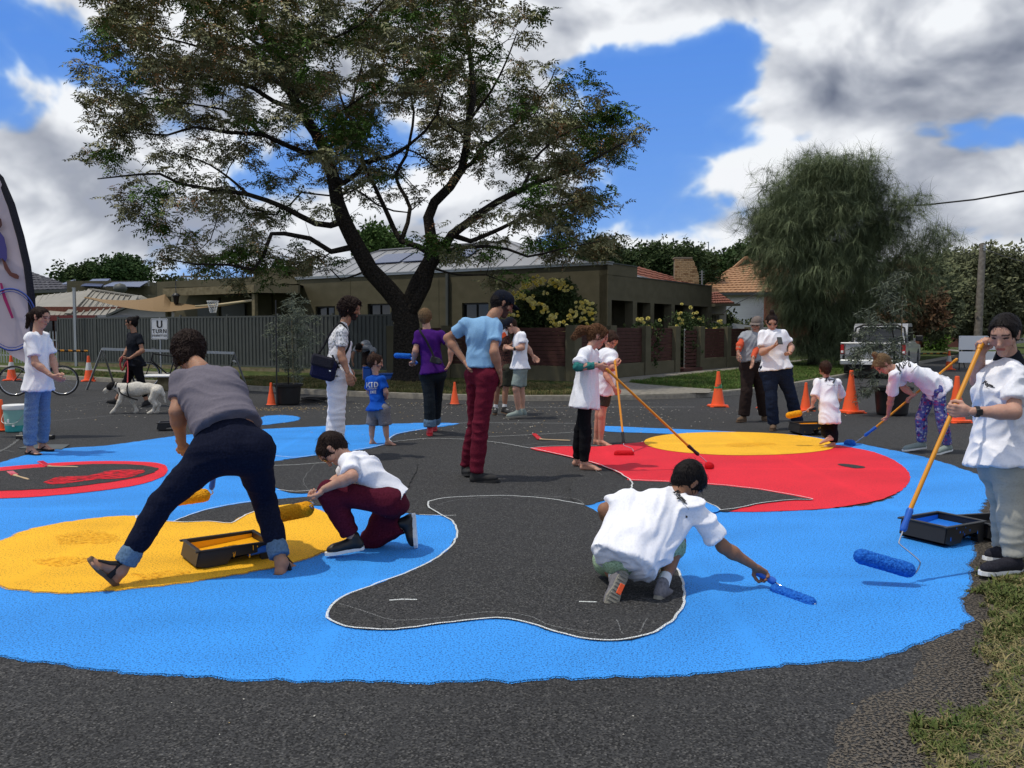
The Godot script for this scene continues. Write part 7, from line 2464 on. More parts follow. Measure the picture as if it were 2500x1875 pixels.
# ---------------------------------------------------------------- bodies: distance fields of tapered limbs, meshed as surface nets
class Blob:
	var A := PackedVector3Array()
	var B := PackedVector3Array()
	var L := PackedFloat32Array()
	var R := PackedFloat32Array()
	var S := PackedFloat32Array()
	var N := PackedVector3Array()
	var Q := PackedFloat32Array()
	var C := PackedInt32Array()
	var k := .03
	var cell := .012
	var col := Color.WHITE
	var face := {}

	func add(a: Vector3, b: Vector3, ra: float, rb: float, n := Vector3.ZERO, q := 0.0, cap := 0) -> Blob:
		A.append(a)
		var d := b - a
		if d.length_squared() < 1e-8: d = Vector3(0,1e-4,0)
		B.append(d)
		L.append(1.0 / d.length_squared())
		R.append(ra)
		S.append(rb - ra)
		N.append(n)
		Q.append(q)
		C.append(cap)
		return self

	# cap 1: cut flat at the far end; cap 2: carve out
	func one(i: int, p: Vector3) -> float:
		var v := p - A[i]
		var u := v.dot(B[i]) * L[i]
		if Q[i] != 0.0: v += N[i] * (v.dot(N[i]) * Q[i])
		var h := clampf(u, 0.0,1.0)
		var d := (v - B[i] * h).length() - R[i] - S[i] * h
		if C[i] == 1: d = maxf(d, (u - 1.0) / sqrt(L[i]))
		return d

	func value(p: Vector3) -> float:
		var m := 1e9
		var sub := 1e9
		for i in A.size():
			var d := one(i, p)
			if C[i] == 2:
				sub = minf(sub, d)
			else:
				var h := maxf(k - absf(m - d),0.0) / k
				m = minf(m, d) - h * h * k * .25
		if sub < 1e8: m = maxf(m, -sub)
		return m

	func paint(p: Vector3) -> Color:
		var f := face
		var s: float = f.s
		var d: Vector3 = (p - f.c) / s
		var x := absf(d.dot(f.r))
		var y := d.dot(f.u)
		var z := d.dot(f.f)
		var c := col
		if z > .055 and y < .0 and y > -.05 and x > .02 and x < .055: c = c.lerp(Color(c.r * 1.1, c.g * .82, c.b * .78),.5)
		if f.beard and ((y < -.035 and z > -.005 and not (z > .085 and y > -.05 and x < .02)) or (y < .0 and x > .052 and z > .0 and z < .05)): c = f.hair
		if z > .06 and absf(y + .062) < .0075 and x < .023: c = Color(c.r * .8, c.g * .42, c.b * .4) if not f.beard else Color(.28,.10,.08)
		if z > .055:
			var ey := Vector2((x - .032) / .016, (y - .010) / .0065).length()
			if ey < 1.0: c = Color(.012,.009,.008) if absf(x - .032) < .007 or f.down else Color(.5,.48,.46)
			if absf(y - .030 + (x - .03) * .12) < .0055 and x > .012 and x < .052: c = c.lerp(f.hair, .8)
		return c

	func run(o: MB) -> void:
		var n := A.size()
		var lo := Vector3.ONE * 1e9
		var hi := -lo
		var qm := 0.0
		for i in n:
			if C[i] == 2: continue
			var r := Vector3.ONE * maxf(R[i], R[i] + S[i])
			lo = lo.min(A[i].min(A[i] + B[i]) - r)
			hi = hi.max(A[i].max(A[i] + B[i]) + r)
			qm = maxf(qm, Q[i])
		lo -= Vector3.ONE * cell * 2.3
		hi += Vector3.ONE * cell * 2.0
		var sz := cell * 8.0
		var nb := ((hi - lo) / sz).ceil()
		var reach := sz * .87
		var ids := {}
		var ekey := PackedInt64Array()
		var f := PackedFloat32Array()
		f.resize(125)
		var corner := PackedInt32Array([0,1,5,6,25,26,30,31])
		var edges := PackedInt32Array([0,1,2,3,4,5,6,7,0,2,1,3,4,6,5,7,0,4,1,5,2,6,3,7])
		var col_on := not face.is_empty()
		var kq := .25 / k
		for bz in int(nb.z):
			for by in int(nb.y):
				for bx in int(nb.x):
					var mid := lo + (Vector3(bx, by, bz) + Vector3.ONE * .5) * sz
					var big := PackedInt32Array()
					for i in n:
						if one(i, mid) < reach * (1.0 + Q[i]) + k: big.append(i)
					if big.is_empty(): continue
					for sub_i in 8:
						var ox := bx * 8 + (4 if sub_i & 1 else 0)
						var oy := by * 8 + (4 if sub_i & 2 else 0)
						var oz := bz * 8 + (4 if sub_i & 4 else 0)
						var org := lo + Vector3(ox, oy, oz) * cell
						mid = org + Vector3.ONE * cell * 2.0
						var act := PackedInt32Array()
						var near := 1e9
						for i in big:
							var d := one(i, mid)
							if d < reach * .5 * (1.0 + Q[i]) + k: act.append(i)
							if C[i] != 2: near = minf(near, d)
						if act.is_empty() or near > reach * .5 * (1.0 + qm) + k * .5 or near < -reach * .5 * (1.0 + qm) - k: continue
						var w := 0
						var neg := 0
						for z in 5:
							for y in 5:
								for x in 5:
									var p := org + Vector3(x, y, z) * cell
									var m := 1e9
									var sub := 1e9
									for i in act:
										var v := p - A[i]
										var u := v.dot(B[i]) * L[i]
										var q := Q[i]
										if q != 0.0: v += N[i] * (v.dot(N[i]) * q)
										var h := clampf(u, 0.0,1.0)
										var d := (v - B[i] * h).length() - R[i] - S[i] * h
										var ci := C[i]
										if ci == 2:
											if d < sub: sub = d
											continue
										if ci == 1: d = maxf(d, (u - 1.0) / sqrt(L[i]))
										var g := k - absf(m - d)
										if d < m: m = d
										if g > 0.0: m -= g * g * kq
									if -sub > m: m = -sub
									f[w] = m
									if m < 0.0: neg += 1
									w += 1
						if neg == 0 or neg == 125: continue
						for z in 4:
							for y in 4:
								var row := (z * 5 + y) * 5
								for x in 4:
									var i0 := row + x
									var s0 := f[i0] < 0.0
									var key := ((oz + z) * 2048 + oy + y) * 2048 + ox + x
									var bit := 1 if s0 else 0
									# edges leaving this corner
									if s0 != (f[i0 + 1] < 0.0): ekey.append(key * 6 + bit)
									if s0 != (f[i0 + 5] < 0.0): ekey.append(key * 6 + 2 + bit)
									if s0 != (f[i0 + 25] < 0.0): ekey.append(key * 6 + 4 + bit)
									var cnt := 0
									for c in corner:
										if f[i0 + c] < 0.0: cnt += 1
									if cnt == 0 or cnt == 8: continue
									var sum := Vector3.ZERO
									var e := 0
									for j in range(0,24,2):
										var ca := edges[j]
										var cb := edges[j + 1]
										var fa := f[i0 + corner[ca]]
										var fb := f[i0 + corner[cb]]
										if (fa < 0.0) != (fb < 0.0):
											var t := fa / (fa - fb)
											var pa := Vector3(ca & 1, (ca >> 1) & 1, ca >> 2)
											sum += pa + (Vector3(cb & 1, (cb >> 1) & 1, cb >> 2) - pa) * t
											e += 1
									var vp := org + (Vector3(x, y, z) + sum / e) * cell
									o.col = paint(vp) if col_on else col
									ids[key] = o.p(vp)
		var dx := 1
		var dy := 2048
		var dz := 2048 * 2048
		for kk in ekey:
			var inside := (kk & 1) == 1
			var q := kk >> 1
			var ax := q % 3
			var g := q / 3
			var s1 := dy if ax == 0 else (dz if ax == 1 else dx)
			var s2 := dz if ax == 0 else (dx if ax == 1 else dy)
			if not (ids.has(g) and ids.has(g - s1) and ids.has(g - s2) and ids.has(g - s1 - s2)): continue
			var a: int = ids[g - s1 - s2]
			var b: int = ids[g - s2]
			var c: int = ids[g]
			var d: int = ids[g - s1]
			if inside:
				o.t(a, b, c)
				o.t(a, c, d)
			else:
				o.t(a, c, b)
				o.t(a, d, c)

func job(blobs: Array, parent: Node, called: String, m: Material, amp := 0.0, freq := 8.0, stretch := Basis.IDENTITY) -> void:
	jobs.append({"b": blobs, "p": parent, "n": called, "m": m, "a": amp, "f": freq, "o": null, "s": stretch})

func crease_noise(i: int) -> FastNoiseLite:
	var n := noise(i, jobs[i].f, 2)
	n.fractal_gain = .35
	return n

# long soft creases: crests where the stretched noise crosses zero
func crease(n: FastNoiseLite, j: Dictionary, p: Vector3) -> float:
	var q := p + Vector3(n.get_noise_3dv(p * .35),0, n.get_noise_3d(p.z * .35, p.y * .4, p.x * .35)) * .16
	return (maxf(1.0 - 2.6 * absf(n.get_noise_3dv((j.s as Basis) * q)),-.3) - .2) * j.a * (.55 + .9 * absf(n.get_noise_3dv(p * .28 + Vector3(7,3,1))))

# loose strands lying on the hair and breaking its outline
func hair_strands(o: MB, sd: int) -> void:
	var g := RandomNumberGenerator.new()
	g.seed = sd
	var nn := o.normals()
	var mid := Vector3.ZERO
	for p in o.v: mid += p
	mid /= maxi(1, o.v.size())
	var n := o.v.size()
	for i in 260:
		var a := g.randi() % n
		var p := o.v[a] + nn[a] * .001
		var run := Vector3.DOWN + (p - mid) * 2.0 + Vector3(g.randfn(), g.randfn(), g.randfn()) * .35
		run = (run - nn[a] * run.dot(nn[a])).normalized()
		var sd2 := run.cross(nn[a]).normalized() * g.randf_range(.0012,.0026)
		var l := g.randf_range(.025,.055)
		var q := p + run * l * .5 + nn[a] * g.randf_range(.002,.007)
		var e := p + run * l + nn[a] * g.randf_range(-.002,.008)
		o.q(p - sd2, p + sd2, q + sd2, q - sd2)
		o.f3(q - sd2, q + sd2, e)

func rows(a: Vector3, b: Vector3, c: Vector3) -> Basis:
	return Basis(a, b, c).transposed()

func run_jobs() -> void:
	var work := func(i: int) -> void:
		var j: Dictionary = jobs[i]
		var o := MB.new()
		o.has_col = true
		for b in j.b: b.run(o)
		if j.a > 0.0:
			var n := crease_noise(i)
			var nn := o.normals()
			for k in o.v.size(): o.v[k] += nn[k] * crease(n, j, o.v[k])
		if j.n == "hair": hair_strands(o, i)
		j.o = o
	for i in jobs.size(): work.call(i)
	for j in jobs:
		var o: MB = j.o
		if o.v.is_empty(): continue
		part(j.n, o, j.m, j.p)
		j.o = null

# ---------------------------------------------------------------- people
# joints: 0 head 1 neck 2 chest 3 pelvis, 4 shoulder 5 elbow 6 wrist 7 fingertips (left),8-11 the same (right),12 hip 13 knee 14 ankle 15 toe (left),16-19 (right)
func person(label: String, J: PackedVector3Array, d: Dictionary) -> Dictionary:
	var s: float = d.get("s", 1.0)
	var w: float = d.get("w", 1.0) * s
	var res: float = d.get("res", .014)
	var skin: Color = d.get("skin", Color(.46,.25,.17))
	var base := (J[14] + J[18]) * .5
	base.y = 0.0
	var t := thing("person", label, "person", base)
	var side := (J[8] - J[4]).normalized()
	var spine := (J[1] - J[3]).normalized()
	var front := spine.cross(side).normalized()
	for i in [4,8]: J[i] = J[i].lerp(J[1],.08) - spine * .018 * s
	side = front.cross(spine).normalized()
	# head frame
	var hf: Vector3 = (d.get("hf", front) as Vector3).normalized()
	var hu: Vector3 = d.get("hu", (J[0] - J[1]).normalized() * .5 + Vector3.UP * .5)
	hu = (hu - hf * hu.dot(hf)).normalized()
	var hr := hf.cross(hu)
	var hs: float = d.get("hs", 1.0)
	var hc := J[0]
	var H := func(r: float, u: float, f: float) -> Vector3: return hc + (hr * r + hu * u + hf * f) * hs
	# ---- skin: trunk and limbs in one field, head, hands and bare feet on finer grids of their own
	var b := Blob.new()
	b.cell = res
	b.col = skin
	b.add(J[3], J[2],.115 * w, .125 * w, front, .45).add(J[2], J[1] - spine * .05 * s, .125 * w, .05 * s, front, .4)
	b.add(J[4], J[8],.040 * s, .040 * s).add(J[12], J[16],.085 * w, .085 * w)
	b.add(J[1] - spine * .03, hc - hu * .04 * hs, .056 * s, .052 * hs)
	for i in [4,8]: b.add(J[i], J[i + 1],.044 * s, .039 * s).add(J[i + 1], J[i + 1].lerp(J[i + 2],.3),.040 * s, .041 * s).add(J[i + 1].lerp(J[i + 2],.3), J[i + 2],.041 * s, .026 * s)
	for i in [12,16]:
		b.add(J[i], J[i + 1],.078 * w, .054 * s).add(J[i + 1], J[i + 2],.052 * s, .036 * s)
		var bend := (J[i + 1] - (J[i] + J[i + 2]) * .5)
		var back := -front if bend.length() < .04 else -bend.normalized()
		b.add(J[i + 1].lerp(J[i + 2],.22) + back * .010 * s, J[i + 1].lerp(J[i + 2],.55) + back * .006,.047 * s, .040 * s)
	var head := Blob.new()
	head.cell = maxf(.005, res * .42)
	head.k = .02 * hs
	head.col = skin
	head.face = {"c": hc, "f": hf, "u": hu, "r": hr, "s": hs, "beard": d.get("beard", false), "hair": d.get("haircol", Color(.03,.018,.012)), "down": d.get("down", true)}
	head.add(H.call(0,.022,-.028), H.call(0,.022,.018),.086 * hs, .080 * hs, hr, .16).add(H.call(0,-.03,.025), H.call(0,-.092,.058),.060 * hs, .030 * hs, hr, .1)
	head.add(H.call(0,.008,.088), H.call(0,-.028,.108),.007 * hs, .0125 * hs).add(H.call(-.018,-.062,.078), H.call(.018,-.062,.078),.0125 * hs, .0125 * hs).add(H.call(-.03,.03,.078), H.call(.03,.03,.078),.013 * hs, .013 * hs)
	for e in [-1.0,1.0]:
		head.add(H.call(e * .074,.012,-.008), H.call(e * .074,-.022,.0),.017 * hs, .011 * hs, hr, .6).add(H.call(e * .042,-.022,.055), H.call(e * .045,-.02,.055),.026 * hs, .026 * hs)
		head.add(H.call(e * .033,.010,.104), H.call(e * .036,.010,.100),.016 * hs, .014 * hs, Vector3.ZERO, 0.0,2)
	head.add(H.call(0,-.05,-.012), J[1] - spine * .02,.052 * hs, .054 * s)
	var skins := [b, head]
	for k in [[4,1.0],[8,-1.0]]:
		var i: int = k[0]
		skins.append(hand(J[i + 2], J[i + 3], d.get("thumb", front), k[1], s * 1.0, d.get("curl", .35) if not d.has("grip") or not (d.grip as Array).has(i) else 1.05, res, skin))
	var feet: Array = d.get("feet", ["shoe", "rubber", "white_paint"])
	for i in [14,18]:
		var down: Vector3 = d.get("down%d" % i, Vector3.DOWN)
		if feet[0] != "shoe": skins.append(foot(J[i], J[i + 1], down, s, res, skin, J[i - 1]))
		if feet[0] != "bare": shoe(t, J[i], J[i + 1], down, s, res, feet)
	job(skins, t, "body", M.skin)
	# ---- clothes
	var top: Array = d.top
	var e: float = top[1]
	var hem: Vector3 = d.get("hem", J[3] - spine * top[3])
	var sh := Blob.new()
	sh.cell = res
	sh.k = .04
	var st := J[3].lerp(J[2], top[5] if top.size() > 5 else .25)
	sh.add(st, J[2],.120 * w + e, .132 * w + e, front, .42).add(J[2], J[1] - spine * .055 * s, .132 * w + e * .8,.058 * s, front, .38)
	var wide: float = .135 * w + e * top[4]
	if not d.has("snug") and (hem - J[3]).dot(spine) < -.03: wide = maxf(wide, J[12].distance_to(J[16]) * .5 + .098 * w + d.bottom[1] + .014)
	sh.add(J[4], J[8],.050 * s + e * .2,.050 * s + e * .2).add(st, hem, .122 * w + e, wide, front, .2,1)
	for i in [4,8]:
		var f: float = top[2]
		if f <= 0.0: continue
		var a := J[i]
		var c := J[i].lerp(J[i + 1], minf(f, 1.0))
		sh.add(a, c, .050 * s + e * .25,.054 * s + e * .65, Vector3.ZERO, 0.0,1 if f <= 1.0 else 0)
		if f > 1.0 and not d.has("cuffs"): sh.add(J[i + 1], J[i + 1].lerp(J[i + 2], f - 1.0),.05 * s + e * .5,.036 * s + e * .4, Vector3.ZERO, 0.0,1)
	for k in d.get("drape", []): sh.add(k[0], k[1], k[2], k[3], front, .3, k[4])
	var sj := jobs.size()
	job([sh], t, d.get("topname", "t_shirt"), M[top[0]], d.get("fold", .012) * 1.0,5.0, rows(side * 1.1 + spine * .25, spine * .22, front * 1.1) if not d.has("across") else rows(side * .3, spine * 1.15 + side * .45, front * .5))
	if d.has("cuffs"):
		for i in [4,8]:
			var cf := Blob.new()
			cf.cell = res
			cf.add(J[i].lerp(J[i + 1],.5), J[i + 1],.056 * s, .05 * s).add(J[i + 1], J[i + 1].lerp(J[i + 2],.82),.052 * s, .04 * s, Vector3.ZERO, 0.0,1)
			job([cf], t, "sleeve", M[d.cuffs],.008,9.0)
	var bot: Array = d.bottom
	var g: float = bot[1]
	var tr := Blob.new()
	tr.cell = res
	tr.k = .035
	tr.add(J[12], J[16],.098 * w + g, .098 * w + g, front, .06).add(J[3] + spine * .09 * s, J[3] - spine * .03,.112 * w + g, .118 * w + g, front, .4)
	for i in [12,16]:
		var to: float = bot[2]
		if to <= 1.0:
			tr.add(J[i], J[i].lerp(J[i + 1], to),.088 * w + g, (.066 * s + g) * bot[3], Vector3.ZERO, 0.0,1)
		else:
			tr.add(J[i], J[i + 1],.086 * w + g, .060 * s + g).add(J[i + 1], J[i + 1].lerp(J[i + 2], to - 1.0),.059 * s + g, (.044 * s + g) * bot[3], Vector3.ZERO, 0.0,1)
			tr.add(J[i + 1].lerp(J[i + 2],.2), J[i + 1].lerp(J[i + 2],.55),.058 * s + g, .052 * s + g)
	job([tr], t, d.get("botname", "trousers"), M[bot[0]], d.get("crease", .009) * .6,6.0, rows(Vector3(.5,.3,0), Vector3(-.3,1.2,0), Vector3(0,.2,.5)))
	if d.has("bib"):
		var bi := Blob.new()
		bi.cell = res
		bi.k = .03
		bi.add(J[3] - spine * .05, J[3].lerp(J[1],.60),.125 * w + e + .012,.132 * w + e + .010, front, .42,1)
		job([bi], t, "bib", M[bot[0]],.012,6.0)
	if d.has("collar"):
		var cl := Blob.new()
		cl.cell = .008
		cl.add(J[1] - spine * .045, J[1] + (hc - J[1]).normalized() * .025,.088 * s, .062 * s, Vector3.ZERO, 0.0,1)
		job([cl], t, "undershirt_collar", M[d.collar])
	if d.has("socks"):
		for i in [12,16]:
			var sk := Blob.new()
			sk.cell = .009
			sk.add(J[i + 2] + (J[i + 1] - J[i + 2]).normalized() * d.socks, J[i + 2],.041 * s, .042 * s)
			job([sk], t, "sock", M.sock_white)
	if d.has("watch"):
		var wt := mb()
		var ax: Vector3 = (J[d.watch] - J[d.watch - 1]).normalized()
		var at := J[d.watch] - ax * .035
		wt.tube(PackedVector3Array([at - ax * .011, at + ax * .011]), PackedFloat32Array([.034 * s, .034 * s]),14)
		wt.cbox(at + Vector3(0,.0,.034 * s), Vector3(.034,.036,.012),.004)
		part("watch", wt, M.black_plastic, t)
	if d.has("rolled"):
		for i in [12,16]:
			var ro := Blob.new()
			ro.cell = minf(res, .012)
			ro.k = .006
			var f: float = bot[2] - 1.0
			ro.add(J[i + 1].lerp(J[i + 2], f - .13), J[i + 1].lerp(J[i + 2], f + .03), (.05 * s + g) * bot[3] + .006, (.048 * s + g) * bot[3] + .008, Vector3.ZERO, 0.0,1)
			job([ro], t, "rolled_cuff", M[d.rolled],.004,12.0)
	# ---- hair, cap, glasses
	var hk: String = d.get("hair", "short")
	var ha := Blob.new()
	ha.cell = maxf(.006, res * .5)
	ha.k = .02
	var hv: float = d.get("hairvol", .010)
	ha.add(H.call(0,.026,-.032), H.call(0,.026,.014), (.088 + hv) * hs, (.082 + hv) * hs, hr, .12).add(H.call(0,-.01,-.055), H.call(0,-.045,-.045), (.062 + hv) * hs, (.048 + hv) * hs, hr, .08)
	ha.add(H.call(0,-.07,.125), H.call(0,.022,.112),.094 * hs, .070 * hs, hr, -.12,2)
	if hk != "long":
		for x in [-1.0,1.0]: ha.add(H.call(x * .092,-.02,.012), H.call(x * .092,-.075,.0),.030 * hs, .04 * hs, Vector3.ZERO, 0.0,2)
	if hk == "pony":
		ha.add(H.call(0,.03,-.10), H.call(0,-.02,-.15),.026 * hs, .034 * hs).add(H.call(0,-.02,-.15), H.call(.01,-.16,-.145),.034 * hs, .018 * hs)
	elif hk == "bun": ha.add(H.call(0,.075,-.10), H.call(0,.085,-.125),.034 * hs, .034 * hs)
	elif hk == "topbun": ha.add(H.call(0,.12,-.04), H.call(0,.145,-.05),.036 * hs, .034 * hs)
	elif hk == "long":
		for x in [-1.0,1.0]: ha.add(H.call(x * .06,0,-.02), H.call(x * .065,-.12,-.01),.04 * hs, .03 * hs)
	for k in d.get("locks", []): ha.add(H.call(k[0], k[1], k[2]), H.call(k[3], k[4], k[5]), k[6] * hs, k[7] * hs)
	job([ha], t, "hair", M[d.get("hairmat", "hair_brown")], d.get("curl_hair", .006),26.0)
	if d.has("cap"):
		var cp := Blob.new()
		cp.cell = maxf(.006, res * .5)
		cp.k = .012
		cp.add(H.call(0,.040,-.03), H.call(0,.042,.012),.094 * hs, .092 * hs, hr, .1).add(H.call(0,-.10,.0), H.call(0,-.06,.04),.115 * hs, .115 * hs, Vector3.ZERO, 0.0,2)
		job([cp], t, "cap", M[d.cap])
		var br := mb()
		var row := []
		for i in 9:
			var an := -1.2 + 2.4 * i / 8.0
			row.append([H.call(sin(an) * .083,.042 + cos(an) * .004, cos(an) * .088), H.call(sin(an) * .088,.030 - absf(sin(an)) * .012,.075 + cos(an) * .095)])
		for i in 8:
			var up: Vector3 = hu * .004
			br.q(row[i][0] + up, row[i + 1][0] + up, row[i + 1][1] + up, row[i][1] + up)
			br.q(row[i][1] - up, row[i + 1][1] - up, row[i + 1][0] - up, row[i][0] - up)
			br.q(row[i][1] + up, row[i + 1][1] + up, row[i + 1][1] - up, row[i][1] - up)
		part("cap_brim", br, M[d.cap], t)
	if d.has("glasses"):
		var gl := mb()
		for x in [-1.0,1.0]:
			var lp := PackedVector3Array()
			for i in 11: lp.append(H.call(x * .034 + cos(TAU * i / 10.0) * .026,.008 + sin(TAU * i / 10.0) * .017,.094 - absf(x * .034 + cos(TAU * i / 10.0) * .026) * .25))
			var ctr: Vector3 = H.call(x * .034,.008,.093)
			for i in 10: gl.f3(ctr, lp[i], lp[i + 1])
			gl.tube(lp, PackedFloat32Array([.0028]),4, false)
			gl.tube(PackedVector3Array([H.call(x * .058,.014,.080), H.call(x * .080,.014,.03), H.call(x * .080,.008,-.005)]), PackedFloat32Array([.003]),4)
		gl.tube(PackedVector3Array([H.call(-.012,.014,.098), H.call(.012,.014,.098)]), PackedFloat32Array([.003]),4)
		part("glasses", gl, M.lens, t)
	return {"node": t, "shirt": sh, "job": sj, "front": front, "side": side, "spine": spine, "J": J, "H": H}

func hand(wr: Vector3, tip: Vector3, thumb: Vector3, lr: float, s: float, curl: float, res: float, skin: Color) -> Blob:
	var b := Blob.new()
	b.cell = clampf(res * .36,.0042,.0065)
	b.k = .010 * s
	b.col = skin
	var dir := (tip - wr).normalized()
	var sd := thumb - dir * thumb.dot(dir)
	if sd.length() < .1: sd = dir.cross(Vector3.RIGHT)
	sd = sd.normalized()
	var pn := dir.cross(sd) * lr
	b.add(wr - dir * .03 * s, wr + dir * .03 * s, .026 * s, .027 * s, pn, .35)
	var lens := [.066,.075,.07,.054]
	for i in 4:
		var off := (1.5 - i) * .0205 * s
		var kn := wr + dir * (.088 - absf(i - 1.2) * .004) * s + sd * off
		b.add(wr + dir * .02 * s + sd * off * .6, kn, .0155 * s, .0115 * s)
		var p := kn
		var an := curl * .5
		for j in 3:
			var q: Vector3 = p + (dir * cos(an) + pn * sin(an)).rotated(pn, (1.5 - i) * -.03) * lens[i] * [.45,.32,.23][j] * s
			b.add(p, q, (.0098 - j * .0008) * s, (.0092 - j * .0010) * s)
			p = q
			an += curl * [.95,.8,0][j]
	var t0 := wr + dir * .028 * s + sd * .022 * s
	var t1 := t0 + (dir * .62 + sd * .7 + pn * .25 * (1.0 + curl)).normalized() * .042 * s
	var t2 := t1 + (dir * .85 + sd * (.35 - curl * .3) + pn * .4 * curl).normalized() * .032 * s
	var t3 := t2 + (dir * .9 + sd * (.1 - curl * .4) + pn * .6 * curl).normalized() * .026 * s
	b.add(wr + dir * .012 * s + sd * .008 * s, t0,.017 * s, .0155 * s).add(t0, t1,.0145 * s, .0115 * s).add(t1, t2,.0112 * s, .0102 * s).add(t2, t3,.0102 * s, .0086 * s)
	return b

func foot_frame(an: Vector3, toe: Vector3, down: Vector3, s: float) -> Dictionary:
	var v := toe - an
	var l := v.length()
	var e1 := v / l
	var e2 := (down - e1 * down.dot(e1)).normalized()
	var h := minf(.075 * s, l * .55)
	var lf := sqrt(l * l - h * h)
	var f := e1 * (lf / l) - e2 * (h / l)
	var dn := e1 * (h / l) + e2 * (lf / l)
	return {"f": f, "d": dn, "r": f.cross(-dn), "l": lf, "h": h}

func foot(an: Vector3, toe: Vector3, down: Vector3, s: float, res: float, skin: Color, knee: Vector3) -> Blob:
	var F := foot_frame(an, toe, down, s)
	var f: Vector3 = F.f
	var d: Vector3 = F.d
	var r: Vector3 = F.r
	var b := Blob.new()
	b.cell = clampf(res * .5,.006,.009)
	b.k = .018 * s
	b.col = skin
	var l: float = F.l
	var h: float = F.h
	b.add(an + (knee - an).normalized() * .08, an, .038 * s, .035 * s).add(an, an - f * .022 * s + d * (h - .03 * s),.034 * s, .030 * s)
	b.add(an + f * .01, an + f * (l - .055 * s) + d * (h - .024 * s),.034 * s, .022 * s).add(an - f * .022 * s + d * (h - .026 * s), an + f * (l - .06 * s) + d * (h - .018 * s),.026 * s, .017 * s)
	for i in 5:
		var x := (i - 2.0) * .0165 * s
		var k := an + f * (l - .055 * s) + d * (h - .017 * s) + r * x
		b.add(k, k + f * (.048 - absf(i - 1.2) * .007) * s + d * .004,.0125 * s, .0098 * s)
	return b

func shoe(t: Node3D, an: Vector3, toe: Vector3, down: Vector3, s: float, res: float, kind: Array) -> void:
	var F := foot_frame(an, toe, down, s)
	var f: Vector3 = F.f
	var d: Vector3 = F.d
	var r: Vector3 = F.r
	var l: float = F.l
	var h: float = F.h
	var bs := Basis(f, r, f.cross(r))
	var up := -d
	# sole
	var ol := PackedVector2Array()
	for k in [[-.070,0],[-.060,.026],[-.02,.033],[.05,.032],[l - .06,.046],[l - .02,.040],[l + .008,.018],[l + .012,-.006],[l - .01,-.030],[l - .06,-.044],[.05,-.030],[-.02,-.033],[-.060,-.026]]:
		var kx: float = k[0]
		ol.append(Vector2(kx * s if kx < .06 else kx, k[1] * s * 1.04))
	var so := mb()
	var zs := bs.z.dot(d)
	var th: float = .024 * s
	var o := an + d * (h - th * .0)
	so.prism(ol, -th * zs, .0, o, bs) if zs > 0 else so.prism(ol, 0.0, th, o, bs)
	part("sole", so, M[kind[2]], t)
	if kind.size() > 4:
		var td := mb()
		for i in 11: td.cbox(o + f * lerpf(-.055 * s, l - .005, i / 10.0) + d * .002, Vector3(.011,.066 * s * (1.0 - pow(absf(i / 10.0 - .55) * 1.6,3.0) * .5),.008),.002, bs)
		part("tread", td, M.roof_beige, t)
		td = mb()
		td.cbox(o + f * (l * .25) + r * .012 + d * .006, Vector3(.07 * s, .034 * s, .006),.002, bs)
		part("tread_patch", td, M.cone_orange, t)
	if kind[0] == "sandal" or kind[0] == "thong":
		var st := mb()
		var m: Material = M[kind[1]]
		var band := func(a0: float, y0: float, a1: float, y1: float, lift: float, wd: float) -> void:
			var pts := PackedVector3Array()
			for i in 9:
				var q := i / 8.0
				pts.append(an + f * lerpf(a0, a1, q) * s + r * lerpf(y0, y1, q) * s + d * (h - th - sin(q * PI) * lift * s + .002))
			st.tube(pts, PackedFloat32Array([wd * s]),6, true, .3, up)
		if kind[0] == "sandal":
			band.call(.04,-.042,.04,.042,.080,.018)
			st.tube(PackedVector3Array([an + f * .04 * s + up * .034 * s, an + f * (l - .09 * s) + d * .006 * s, an + f * (l - .03 * s) + d * (h - .038 * s)]), PackedFloat32Array([.018 * s, .018 * s, .010 * s]),6, true, .35, up)
		else:
			for y in [-1.0,1.0]:
				st.tube(PackedVector3Array([an + f * .02 * s + r * y * .036 * s + d * (h - th), an + f * .07 * s + r * y * .022 * s + d * (h - .058 * s), an + f * (l - .045 * s) + d * (h - .036 * s)]), PackedFloat32Array([.007 * s]),6)
		part("strap", st, m, t)
		return
	var b := Blob.new()
	b.cell = clampf(res * .55,.006,.010)
	b.k = .022 * s
	b.add(an + up * .03 * s, an - f * .024 * s + d * (h - .045 * s),.043 * s, .038 * s).add(an - f * .026 * s + d * (h - .042 * s), an + f * (l - .065 * s) + d * (h - .042 * s),.036 * s, .034 * s)
	b.add(an + f * .015 * s + d * .01, an + f * (l - .045 * s) + d * (h - .042 * s),.042 * s, .028 * s).add(an + f * (l - .075 * s) + d * (h - .04 * s), an + f * (l - .03 * s) + d * (h - .038 * s),.042 * s, .030 * s, d, .35)
	b.add(an + d * (h + .10), an + f * l + d * (h + .10),.096,.096, Vector3.ZERO, 0.0,2)
	job([b], t, "shoe", M[kind[1]])
	# laces
	var lc := mb()
	for i in 4:
		var q := an + f * lerpf(.045,.095, i / 3.0) * s + d * (h - lerpf(.098,.080, i / 3.0) * s)
		lc.tube(PackedVector3Array([q - r * .024 * s + d * .012, q + up * .004, q + r * .024 * s + d * .012]), PackedFloat32Array([.004 * s]),5)
	part("lace", lc, M[kind[3] if kind.size() > 3 else "white_paint"], t)

var who := {}

